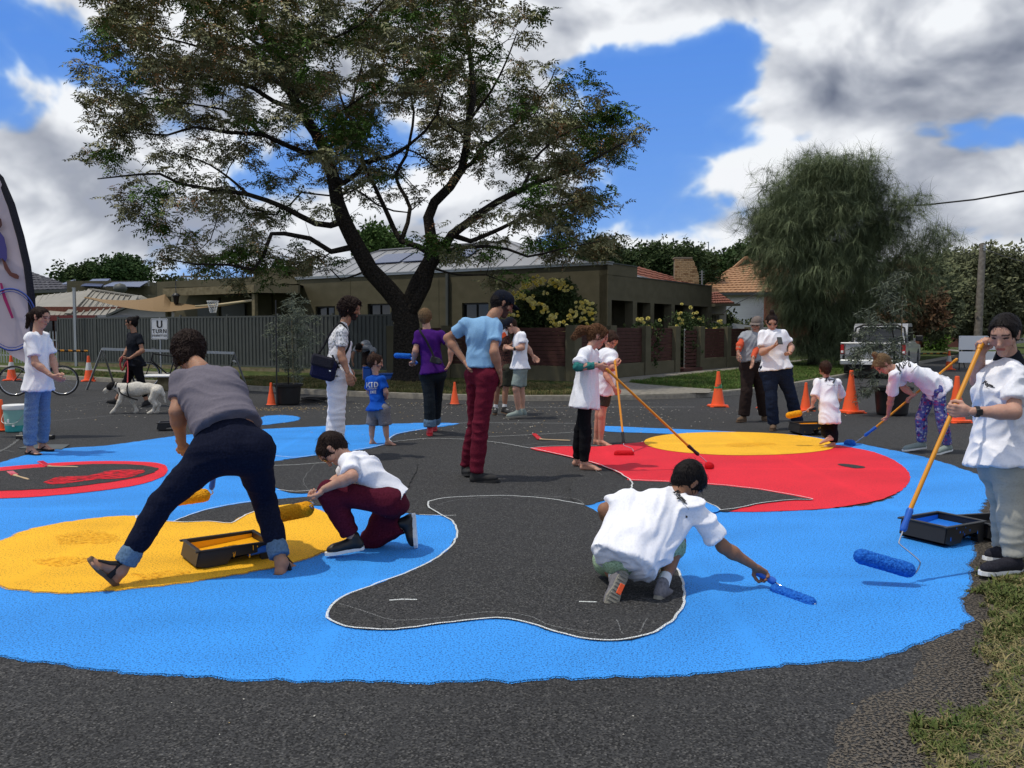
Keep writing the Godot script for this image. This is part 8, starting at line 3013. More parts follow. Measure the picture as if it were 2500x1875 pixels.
func build_people() -> void:
	var fair := Color(.50,.285,.205)
	var tan := Color(.36,.19,.125)
	var brown := Color(.27,.135,.082)
	who.stride = person("person in grey tee and dark jeans straddling the yellow cloud, bent over painting",
		v3([-2.091,1.307,-5.5,-1.979,1.231,-5.38,-1.837,1.065,-5.22,-1.657,0.807,-5,-2.062,1.156,-5.25,-2.027,0.964,-5.13,-2.048,0.753,-5.25,-2.023,0.638,-5.35,-1.799,1.169,-5.42,-1.833,0.914,-5.65,-1.955,0.705,-5.7,-2.011,0.589,-5.75,-1.752,0.741,-4.98,-2.032,0.455,-4.88,-2.219,0.095,-4.75,-2.333,0.185,-4.62,-1.549,0.741,-5.02,-1.541,0.378,-5.26,-1.388,0.056,-5.05,-1.364,-0.028,-5.24]),
		{"s": 1.03, "w": 1.36, "res": .011, "skin": tan, "hf": Vector3(-.25,-.75,-.6), "hu": Vector3(-.2,.55,-.8), "hair": "short", "hairmat": "hair_darkbrown", "hairvol": .030, "curl_hair": .012, "locks": [[-.07,-.02,-.03,-.07,-.08,.02,.035,.022],[.07,-.02,-.03,.07,-.08,.02,.035,.022],[0,-.03,-.08,0,-.11,-.06,.045,.03]], "top": ["tee_grey", .014,.62,.0,1.2,.55], "hem": Vector3(-1.687,0.861,-5.04), "fold": .014, "across": true,
		"bottom": ["denim_dark", .006,1.86,1.0], "botname": "jeans", "rolled": "denim_cuff", "crease": .010, "feet": ["sandal", "strap_dark", "cork"], "down14": Vector3(-.7,-.7,.15), "curl": .6})
	who.kneel = person("kneeling boy in white tee and maroon trousers beside the yellow tray",
		v3([-1.169,0.685,-5.5,-1.103,0.652,-5.5,-0.961,0.553,-5.5,-0.796,0.367,-5.5,-1.046,0.629,-5.36,-0.993,0.55,-5.24,-1.178,0.464,-5.28,-1.226,0.421,-5.3,-1.056,0.601,-5.66,-1.159,0.452,-5.74,-1.247,0.415,-5.6,-1.278,0.388,-5.55,-0.797,0.359,-5.42,-1.167,0.434,-5.34,-1.017,0.103,-5.42,-1.183,0.022,-5.36,-0.805,0.304,-5.6,-0.951,0.05,-5.66,-0.708,0.174,-5.62,-0.63,0.02,-5.6]),
		{"s": .87, "w": 1.0, "hs": .93, "res": .011, "skin": fair, "hf": Vector3(-.35,-.92,.12), "hu": Vector3(-.9,.4,0), "hairvol": .004, "hairmat": "hair_darkbrown", "curl_hair": .003, "top": ["tee_white", .022,.78,.06,1.0,.3], "snug": true, "hem": Vector3(-0.743,0.337,-5.5), "fold": .018, "across": true,
		"bottom": ["maroon_dark", .014,1.84,1.15], "crease": .012, "feet": ["shoe", "black_plastic", "bucket_white"], "down18": Vector3(1,.1,0), "grip": [4,8], "glasses": true})
	who.crouch = person("crouching boy in oversized white tee reaching out with a blue hand roller",
		v3([1.018,0.59,-4.86,0.97,0.55,-4.84,0.833,0.442,-4.76,0.646,0.255,-4.62,0.663,0.471,-4.9,0.531,0.428,-4.84,0.579,0.291,-5,0.608,0.252,-5.02,1.022,0.487,-4.68,1.177,0.252,-4.68,1.364,0.131,-4.72,1.433,0.074,-4.74,0.594,0.2,-4.64,0.561,0.088,-4.98,0.568,0.105,-4.54,0.51,-0.017,-4.43,0.732,0.195,-4.66,0.964,0.229,-4.9,0.816,0.053,-4.56,0.92,-0.086,-4.74]),
		{"s": .84, "w": .95, "hs": .95, "res": .0105, "skin": brown, "hf": Vector3(.5,-.8,-.25), "hu": Vector3(.75,.55,-.2), "hairmat": "hair_black", "hairvol": .007, "curl_hair": .003, "top": ["tee_white", .034,.80,.1,2.0,.2], "hem": Vector3(0.616,0.181,-4.55), "drape": [[Vector3(0.67,0.459,-4.86), Vector3(0.552,0.276,-4.66),.075,.10,0],[Vector3(0.954,0.433,-4.74), Vector3(0.79,0.231,-4.64),.085,.10,0],[Vector3(0.645,0.286,-4.62), Vector3(0.577,0.203,-4.56),.15,.175,1],[Vector3(0.703,0.306,-4.64), Vector3(0.723,0.177,-4.6),.14,.15,1]], "fold": .017,
		"bottom": ["shorts_mint", .02,.86,1.25], "botname": "shorts", "feet": ["shoe", "shorts_grey", "roof_beige", "roof_beige", "tread"], "down14": Vector3(.1,-.1,1), "grip": [8], "socks": .10})
	who.pole = person("woman in white tee and torn pale jeans leaning on a long yellow roller pole",
		v3([2.955,1.433,-5.12,3.031,1.315,-5.2,2.987,1.074,-5.2,3.027,0.69,-5.2,2.976,1.209,-5.02,2.91,0.982,-4.92,2.681,0.982,-4.96,2.591,0.984,-5,3.026,1.208,-5.4,2.968,1.135,-5.42,2.874,1.306,-5.22,2.854,1.399,-5.18,3.013,0.642,-5.1,2.989,0.363,-5.05,3.002,0.082,-5.02,2.747,0.027,-4.9,3.072,0.607,-5.32,3.14,0.297,-5.38,3.166,0.046,-5.42,3,0.006,-5.3]),
		{"s": .98, "w": 1.34, "res": .0105, "skin": Color(.52,.30,.225), "hf": Vector3(-.62,-.35,.62), "hair": "pony", "hairmat": "hair_black", "haircol": Color(.012,.009,.008), "hairvol": .007, "curl_hair": .002, "top": ["tee_white", .030,.72,.02,1.0,.3], "hem": Vector3(3.016,0.631,-5.18), "fold": .02, "bottom": ["denim_pale", .006,1.92,1.2], "botname": "jeans", "crease": .014, "feet": ["shoe", "canvas_charcoal", "bucket_white", "canvas_charcoal"], "grip": [4,8], "thumb": Vector3(.2,.9,.3), "collar": "tee_black", "watch": 6})
	who.blue = person("tall man in pale blue tee, navy cap and maroon trousers, hand on hip",
		v3([-0.092,1.713,-8.3,-0.179,1.623,-8.25,-0.283,1.427,-8.2,-0.283,1.088,-8.2,-0.461,1.526,-8.2,-0.624,1.383,-8.3,-0.456,1.162,-8.2,-0.411,1.081,-8.15,-0.153,1.501,-8.2,-0.169,1.252,-8.05,-0.115,1.055,-8.1,-0.107,0.985,-8.15,-0.35,1.014,-8.3,-0.362,0.512,-8.4,-0.465,0.072,-8.52,-0.419,0.018,-8.38,-0.233,1.022,-8.15,-0.301,0.552,-8.15,-0.346,0.064,-8.15,-0.128,0.007,-8.1]),
		{"s": 1.03, "w": 1.02, "res": .012, "skin": tan, "hf": Vector3(.85,-.42,-.15), "hairmat": "hair_black", "hairvol": .004, "beard": true, "haircol": Color(.07,.035,.024), "cap": "cap_navy", "top": ["tee_blue", .020,.60,.03,1.3,.3], "hem": Vector3(-0.283,1.106,-8.2), "bottom": ["maroon", .012,1.95,1.15], "crease": .014, "feet": ["shoe", "rubber", "rubber", "black_plastic"]})
	who.sage = person("man in white tee, navy cap and sage shorts looking down at his wrist",
		v3([-0.03,1.548,-14.1,0.08,1.479,-14.1,0.14,1.262,-14.1,0.129,0.88,-14.1,0.17,1.39,-13.95,0.169,1.181,-13.9,0.012,1.164,-13.95,-0.072,1.19,-13.98,0.141,1.389,-14.25,0.271,1.163,-14.3,0.347,1.045,-14.3,0.396,0.997,-14.3,0.14,0.819,-14.05,0.065,0.503,-14,0.108,0.112,-14.05,-0.094,0.019,-14,0.141,0.812,-14.2,0.152,0.49,-14.2,0.184,0.111,-14.2,0.055,0.025,-14.15]),
		{"w": 1.05, "res": .016, "skin": fair, "hf": Vector3(-.75,-.62,.2), "hairvol": .004, "cap": "cap_navy", "glasses": true, "top": ["tee_white", .022,.62,.05,1.2], "bottom": ["shorts_sage", .016,.88,1.15], "botname": "shorts", "feet": ["shoe", "shorts_sage", "roof_beige"], "watch": 6})
	who.dark = person("person in dark patterned shirt and olive shorts standing behind the blue tee",
		v3([-0.165,1.52,-14.8,-0.153,1.42,-14.75,-0.12,1.243,-14.7,-0.131,0.834,-14.7,-0.166,1.364,-14.9,-0.189,1.14,-14.9,-0.076,1.21,-14.7,-0.009,1.232,-14.7,-0.097,1.366,-14.55,-0.118,1.148,-14.5,-0.031,1.211,-14.4,0.034,1.226,-14.4,-0.165,0.787,-14.75,-0.254,0.453,-14.75,-0.289,0.095,-14.8,-0.297,0.01,-14.65,-0.086,0.794,-14.6,-0.108,0.463,-14.6,-0.131,0.113,-14.6,-0.031,0.019,-14.5]),
		{"s": .95, "res": .018, "skin": tan, "hf": Vector3(.8,-.5,.1), "hairmat": "hair_black", "cap": "cap_navy", "top": ["shirt_pattern", .018,.6,.06,1.2], "bottom": ["shorts_olive", .018,.86,1.15], "botname": "shorts", "socks": .08, "feet": ["shoe", "rubber", "cork"]})
	who.purple = person("person in purple tee and dark jeans walking away with a camera on their back",
		v3([-1.206,1.644,-11.9,-1.187,1.523,-11.85,-1.149,1.32,-11.8,-1.102,0.921,-11.8,-1.305,1.413,-11.8,-1.329,1.183,-11.75,-1.384,1.026,-11.95,-1.427,1.007,-12.05,-0.972,1.413,-11.8,-0.839,1.229,-11.75,-0.852,1.033,-11.75,-0.898,0.935,-11.75,-1.18,0.851,-11.8,-1.142,0.477,-11.75,-1.139,0.078,-11.75,-1.168,-0.012,-11.98,-1.021,0.851,-11.8,-1.073,0.479,-12.1,-1.128,0.075,-12.3,-1.143,-0.026,-12.5]),
		{"s": .98, "res": .015, "skin": fair, "hf": Vector3(.05,-.12,-1), "hairmat": "hair_fair", "haircol": Color(.14,.09,.05), "hairvol": .014, "curl_hair": .010, "top": ["tee_purple", .020,.62,.05,1.2], "bottom": ["denim_black", .014,1.84,1.3], "botname": "jeans", "rolled": "denim_cuff", "feet": ["shoe", "red_plastic", "red_plastic", "sign_black"], "grip": [4]})
	who.beard = person("bearded man with curly dark hair in white overalls and scribble-print tee",
		v3([-1.812,1.7,-9.6,-1.87,1.584,-9.6,-1.945,1.345,-9.6,-1.977,1.007,-9.6,-1.945,1.457,-9.78,-1.962,1.188,-9.85,-1.903,1.036,-9.8,-1.874,0.934,-9.78,-1.873,1.445,-9.42,-1.881,1.188,-9.38,-1.806,0.994,-9.35,-1.771,0.878,-9.35,-1.998,0.951,-9.7,-2.021,0.517,-9.72,-2.058,0.064,-9.75,-1.914,0.023,-9.7,-1.945,0.962,-9.5,-1.958,0.534,-9.48,-1.993,0.072,-9.5,-1.847,0.026,-9.45]),
		{"s": 1.0, "w": 1.02, "res": .013, "skin": tan, "hf": Vector3(.95,-.22,.12), "beard": true, "hairmat": "hair_darkbrown", "haircol": Color(.018,.011,.009), "hairvol": .026, "curl_hair": .02, "top": ["tee_scribble", .022,.64,.05,1.2], "bottom": ["white_drill", .026,1.96,1.55], "botname": "overalls", "bib": true, "crease": .016, "feet": ["shoe", "bucket_white", "roof_beige"]})
	who.kid = person("small boy in bright blue printed tee and grey shorts, barefoot",
		v3([-1.74,1.059,-10.85,-1.743,0.938,-10.85,-1.745,0.779,-10.85,-1.715,0.494,-10.85,-1.841,0.839,-10.92,-1.859,0.669,-11,-1.782,0.567,-11.1,-1.724,0.56,-11.1,-1.638,0.848,-10.76,-1.595,0.686,-10.75,-1.619,0.587,-10.9,-1.663,0.539,-11,-1.77,0.442,-10.88,-1.796,0.234,-10.88,-1.802,0.045,-10.88,-1.743,-0.012,-10.95,-1.637,0.449,-10.8,-1.61,0.243,-10.8,-1.591,0.051,-10.8,-1.479,0.003,-10.76]),
		{"s": .66, "w": .92, "hs": .88, "res": .012, "skin": fair, "hf": Vector3(.85,-.22,-.2), "hairvol": .006, "hairmat": "hair_brown", "top": ["tee_kid", .024,.72,.04,1.4], "bottom": ["shorts_grey", .022,.92,1.3], "botname": "shorts", "feet": ["bare"]})
	who.bent = person("person in grey tee bending over a blue crate beside the trunk",
		v3([-4.165,0.999,-23.2,-4.115,1.073,-23.3,-4.049,1.094,-23.5,-3.963,0.881,-23.7,-3.865,1.01,-23.4,-3.775,0.8,-23.3,-3.8,0.636,-23.2,-3.822,0.545,-23.2,-4.241,1.014,-23.2,-4.342,0.833,-23.2,-4.351,0.636,-23.2,-4.346,0.545,-23.2,-3.886,0.82,-23.7,-3.858,0.479,-23.7,-3.878,0.061,-23.7,-3.893,0.005,-23.6,-4.056,0.82,-23.7,-4.089,0.484,-23.6,-4.124,0.067,-23.6,-4.138,0.011,-23.5]),
		{"s": .95, "res": .02, "skin": tan, "hf": Vector3(-.3,-.9,.3), "hu": Vector3(-.5,.2,.8), "hairmat": "hair_black", "top": ["tee_ash", .02,.6,.04,1.2], "bottom": ["trousers_brown", .02,.9,1.1], "botname": "shorts", "feet": ["shoe", "rubber", "rubber"]})
	who.left = person("young woman in white tee, blue jeans and thongs standing with clasped hands",
		v3([-5.492,1.615,-9.95,-5.536,1.46,-9.95,-5.551,1.277,-9.95,-5.545,0.898,-9.95,-5.539,1.39,-10.1,-5.445,1.11,-10.1,-5.326,0.952,-9.95,-5.232,0.893,-9.85,-5.54,1.386,-9.8,-5.459,1.083,-9.75,-5.277,0.941,-9.75,-5.201,0.897,-9.78,-5.548,0.827,-10.05,-5.604,0.465,-10.15,-5.694,0.084,-10.25,-5.535,0.008,-10.2,-5.562,0.837,-9.88,-5.617,0.49,-9.9,-5.671,0.078,-9.95,-5.515,-0.001,-9.88]),
		{"s": .95, "w": .94, "res": .0125, "skin": fair, "hf": Vector3(.93,-.25,.22), "hair": "pony", "hairmat": "hair_darkbrown", "hairvol": .005, "top": ["tee_white", .036,.72,.14,1.1], "fold": .016, "bottom": ["denim_blue", .010,1.88,1.35], "botname": "jeans", "crease": .014, "feet": ["thong", "strap_dark", "strap_dark"]})
	who.walker = person("woman in black vest and sunglasses walking a white dog on a red lead",
		v3([-7.313,1.616,-16.4,-7.268,1.474,-16.4,-7.281,1.236,-16.4,-7.273,0.879,-16.4,-7.105,1.361,-16.25,-7.028,1.08,-16.2,-7.271,0.939,-16.2,-7.384,0.918,-16.2,-7.416,1.377,-16.55,-7.482,1.107,-16.6,-7.53,0.966,-16.5,-7.586,0.894,-16.5,-7.195,0.812,-16.3,-7.099,0.439,-16.3,-7.034,0.086,-16.35,-7.111,0.004,-16.3,-7.337,0.804,-16.5,-7.49,0.463,-16.5,-7.709,0.102,-16.5,-7.843,0.067,-16.4]),
		{"s": .98, "w": 1.12, "res": .017, "skin": tan, "hf": Vector3(-.96,-.1,.12), "hair": "bun", "hairmat": "hair_black", "hairvol": .004, "glasses": true, "top": ["tee_black", .022,.55,.10,1.2], "topname": "vest", "bottom": ["leggings_black", .008,1.55,1.2], "botname": "leggings", "feet": ["shoe", "rubber", "sign_black", "sign_black"], "grip": [4,8]})
	who.teal = person("girl with auburn ponytail, teal sleeves under a long white tee, black leggings",
		v3([0.898,1.402,-8.9,0.826,1.308,-8.9,0.788,1.14,-8.9,0.777,0.814,-8.9,0.854,1.229,-9.05,0.893,1.089,-9.1,0.954,1.084,-8.95,1.019,1.045,-8.85,0.735,1.225,-8.75,0.672,1.09,-8.68,0.876,1.104,-8.66,0.968,1.063,-8.68,0.797,0.754,-8.98,0.726,0.393,-9.05,0.698,0.061,-9.1,0.771,-0.008,-9.1,0.749,0.766,-8.82,0.769,0.406,-8.84,0.755,0.067,-8.85,0.927,0.004,-8.78]),
		{"s": .86, "w": .98, "hs": .96, "res": .012, "skin": Color(.55,.30,.22), "hf": Vector3(.86,-.48,.1), "hairmat": "hair_auburn", "haircol": Color(.12,.06,.03), "hairvol": .008, "locks": [[0,.02,-.11,.0,-.04,-.19,.04,.05],[0,-.04,-.19,.02,-.14,-.22,.05,.03]], "curl_hair": .014, "top": ["tee_white", .044,.82,.14,1.7], "hem": Vector3(0.755,0.647,-8.88), "fold": .02, "cuffs": "tee_teal", "bottom": ["leggings_black", .005,1.92,1.1], "botname": "leggings", "feet": ["bare"], "grip": [4,8], "thumb": Vector3(.3,.8,.2)})
	who.pink = person("girl in white tee with hair tied back, painting red behind the auburn ponytail",
		v3([1.254,1.343,-10.8,1.238,1.242,-10.8,1.21,1.1,-10.8,1.172,0.755,-10.85,1.264,1.149,-10.7,1.249,0.991,-10.6,1.273,1.02,-10.5,1.288,1.097,-10.5,1.13,1.145,-10.85,1.187,0.895,-10.7,1.277,0.745,-10.6,1.324,0.667,-10.6,1.2,0.705,-10.8,1.143,0.374,-10.8,1.134,0.042,-10.82,1.257,0,-10.72,1.144,0.698,-10.9,1.115,0.376,-10.92,1.083,0.033,-10.95,1.177,-0.005,-10.85]),
		{"s": .84, "w": .92, "hs": .95, "res": .014, "skin": Color(.55,.27,.19), "hf": Vector3(.38,-.72,.58), "hairmat": "hair_brown", "hairvol": .004, "top": ["tee_white", .048,.7,.10,1.3], "bottom": ["shorts_olive", .010,.62,1.1], "botname": "shorts", "feet": ["bare"], "grip": [4,8], "thumb": Vector3(.3,.8,.2)})
	who.old = person("person in taupe cap holding a grey jumper with orange sleeves over brown trousers",
		v3([3.898,1.559,-13.6,3.884,1.449,-13.6,3.818,1.276,-13.6,3.826,0.961,-13.6,3.928,1.386,-13.65,3.857,1.152,-13.5,3.778,1.016,-13.35,3.765,0.885,-13.35,3.701,1.386,-13.6,3.606,1.23,-13.5,3.571,1.114,-13.45,3.572,1.067,-13.45,3.905,0.896,-13.65,4.022,0.479,-13.7,4.107,0.07,-13.8,4.111,0.002,-13.65,3.764,0.898,-13.6,3.742,0.49,-13.55,3.715,0.077,-13.6,3.581,0.01,-13.45]),
		{"w": 1.1, "res": .016, "skin": fair, "hf": Vector3(-.55,-.2,.8), "hair": "long", "hairmat": "hair_grey", "cap": "cap_taupe", "glasses": true, "top": ["tee_ash", .04,.5,-.02,1.2], "topname": "jumper", "fold": .022, "cuffs": "jumper_orange", "bottom": ["trousers_brown", .026,1.92,1.3], "feet": ["shoe", "cork", "cork", "cork"]})
	who.phone = person("woman in white tee, dark jeans and sunglasses reading her phone",
		v3([3.803,1.581,-12.5,3.805,1.475,-12.5,3.823,1.29,-12.5,3.873,0.957,-12.5,3.994,1.427,-12.5,4.099,1.218,-12.5,4.014,1.136,-12.3,3.937,1.107,-12.2,3.654,1.42,-12.5,3.637,1.14,-12.4,3.748,1.229,-12.25,3.816,1.277,-12.2,3.969,0.87,-12.5,4.107,0.506,-12.5,4.251,0.079,-12.6,4.26,0.008,-12.45,3.787,0.87,-12.5,3.801,0.495,-12.45,3.856,0.065,-12.5,3.782,0.007,-12.3]),
		{"s": 1.02, "w": 1.32, "res": .015, "skin": fair, "hf": Vector3(-.12,-.42,.9), "hair": "topbun", "hairmat": "hair_darkbrown", "hairvol": .003, "glasses": true, "top": ["tee_white", .022,.66,.06,1.1], "fold": .014, "bottom": ["denim_navy", .018,1.94,1.35], "botname": "jeans", "crease": .014, "feet": ["shoe", "cork", "cork", "cork"], "grip": [8], "curl": .7})
	who.child = person("small child in very long white tee dipping an orange roller, one foot lifted",
		v3([3.941,0.972,-10.7,3.953,0.881,-10.7,3.96,0.757,-10.66,3.946,0.48,-10.56,3.823,0.813,-10.66,3.775,0.637,-10.6,3.747,0.504,-10.6,3.681,0.47,-10.6,4.113,0.809,-10.72,4.208,0.631,-10.85,4.199,0.495,-10.95,4.18,0.453,-11,3.898,0.4,-10.56,3.982,0.173,-10.75,3.944,0.139,-10.5,3.8,0.058,-10.46,3.997,0.4,-10.56,4.028,0.189,-10.62,4.021,0.047,-10.58,3.889,0.01,-10.56]),
		{"s": .62, "w": 1.0, "hs": .86, "res": .012, "skin": fair, "hf": Vector3(.05,-.5,-.85), "hairvol": .006, "hairmat": "hair_brown", "top": ["tee_white", .036,.98,.12,1.7], "hem": Vector3(3.962,0.307,-10.56), "fold": .016, "bottom": ["leggings_black", .012,1.85,1.2], "botname": "leggings", "feet": ["bare"], "grip": [4], "down14": Vector3(-.1,-.9,.5), "down18": Vector3(0,-1,0)})
	who.bow = person("girl in white tee and purple patterned leggings bent double over a roller pole",
		v3([4.396,1.064,-10.1,4.494,1.023,-10.1,4.716,0.982,-10.1,5.007,0.853,-10.1,4.479,0.935,-9.98,4.532,0.654,-10.15,4.596,0.43,-10.36,4.599,0.356,-10.42,4.62,0.955,-10.25,4.716,0.773,-10.22,4.804,0.684,-10.16,4.772,0.65,-10.2,5.021,0.766,-10.02,5.078,0.439,-10.02,5.176,0.089,-10.05,4.978,-0.012,-9.98,5.039,0.754,-10.2,4.934,0.418,-10.22,4.962,0.096,-10.25,4.718,0.006,-10.2]),
		{"s": .86, "w": 1.02, "hs": .95, "res": .0125, "skin": Color(.5,.28,.2), "hf": Vector3(-.5,-.82,.12), "hu": Vector3(-.8,.5,0), "hair": "topbun", "hairmat": "hair_fair", "hairvol": .008, "locks": [[.03,.06,.08,.035,.02,.14,.03,.012],[-.03,.06,.08,-.035,.02,.14,.03,.012]], "top": ["tee_white", .034,.8,.08,1.6], "hem": Vector3(5.092,0.75,-10.1), "fold": .02, "across": true, "bottom": ["leggings_print", .008,1.94,1.15], "botname": "leggings", "feet": ["shoe", "shorts_sage", "bucket_white"], "grip": [4,8], "thumb": Vector3(-.5,.2,.6)})
	build_carried()

func rope(b: MB, pts: Array, r: float, sides := 6) -> MB:
	var c := Curve3D.new()
	for i in pts.size():
		var d: Vector3 = (pts[mini(i + 1, pts.size() - 1)] - pts[maxi(i - 1,0)]) / 6.0
		c.add_point(pts[i],-d, d)
	return b.tube(c.tessellate(4), PackedFloat32Array([r]), sides)

func build_carried() -> void:
	# shoulder bag
	var bag := thing("shoulder_bag", "navy canvas shoulder bag hanging from the bearded man", "bag", Vector3(-2.071,1.055,-9.35))
	var bb := Basis(Vector3(0,0,1),-.25)
	var b := mb()
	b.cbox(Vector3(-2.068,1.036,-9.36), Vector3(.27,.23,.14),.03, bb)
	part("pouch", b, M.canvas_navy, bag)
	b = mb()
	b.cbox(Vector3(-2.069,1.124,-9.29), Vector3(.25,.13,.05),.02, bb)
	part("flap", b, M.canvas_charcoal, bag)
	b = mb()
	b.cbox(Vector3(-1.984,1.02,-9.27), Vector3(.02,.014,.006),.002, bb)
	part("badge", b, M.sign_white, bag)
	b = mb()
	rope(b, [Vector3(-1.974,1.189,-9.36), Vector3(-1.932,1.104,-9.33), Vector3(-1.911,1.053,-9.4)],.012)
	rope(b, [Vector3(-2.17,1.152,-9.36), Vector3(-2.079,1.286,-9.4), Vector3(-1.992,1.445,-9.4), Vector3(-1.913,1.543,-9.5), Vector3(-1.826,1.457,-9.46), Vector3(-1.805,1.297,-9.44), Vector3(-1.906,1.09,-9.38)],.013)
	part("strap", b, M.strap_dark, bag)
	# camera on its strap
	var cm := thing("camera", "black camera slung on the back of the purple tee", "camera", Vector3(-1.028,1.052,-11.55))
	b = mb()
	b.cbox(Vector3(-1.048,1.058,-11.6), Vector3(.13,.09,.06),.01, Basis(Vector3(0,0,1),-.3))
	part("camera_body", b, M.black_plastic, cm)
	b = mb()
	b.lathe(Vector3(-0.99,1.029,-11.58),[Vector2(0,0), Vector2(.036,0), Vector2(.036,.07), Vector2(.030,.075), Vector2(0,.07)],14, Basis(Vector3(1,0,0),1.3))
	part("lens", b, M.black_gloss, cm)
	b = mb()
	rope(b, [Vector3(-1.27,1.481,-11.72), Vector3(-1.237,1.428,-11.62), Vector3(-1.167,1.323,-11.6), Vector3(-1.1,1.187,-11.6), Vector3(-1.061,1.089,-11.58)],.016,5)
	part("strap", b, M.strap_dark, cm)
	# phone
	var ph := thing("phone", "small dark phone held up by the woman with sunglasses", "phone", Vector3(3.818,1.311,-12.15))
	b = mb()
	b.cbox(Vector3(3.821,1.317,-12.16), Vector3(.07,.012,.13),.005, Basis(Vector3(1,0,0),.9))
	part("case", b, M.black_gloss, ph)
	b = mb()
	b.box(Vector3(3.821,1.317,-12.16) + Basis(Vector3(1,0,0),.9) * Vector3(0,.0068,0), Vector3(.062,.001,.118), Basis(Vector3(1,0,0),.9))
	part("screen", b, M.dark_glass, ph)
	# red lead
	var ld := thing("dog_lead", "red webbing lead hanging from the dog walker's hand", "lead", Vector3(-7.413,0.904,-16.2))
	b = mb()
	rope(b, [Vector3(-7.411,0.974,-16.2), Vector3(-7.434,0.835,-16.15), Vector3(-7.382,0.714,-16.12), Vector3(-7.307,0.872,-16.12)],.016,5)
	rope(b, [Vector3(-7.324,0.922,-16.2), Vector3(-7.222,0.737,-16), Vector3(-7.1,0.511,-15.7), Vector3(-6.915,0.434,-15.3)],.014,5)
	part("webbing", b, M.chain_red, ld)
	# papers by the man in sage shorts
	var pa := thing("paper_sheet", "white and red folded paper held up between two men", "paper", Vector3(-0.128,1.421,-14.4))
	b = mb()
	b.cbox(Vector3(-0.122,1.442,-14.4), Vector3(.10,.13,.006),.001, Basis(Vector3(0,1,0),.4))
	part("sheet", b, M.sign_white, pa)
	b = mb()
	b.cbox(Vector3(-0.143,1.388,-14.38), Vector3(.09,.07,.006),.001, Basis(Vector3(0,0,1),.6))
	part("fold", b, M.cone_orange, pa)

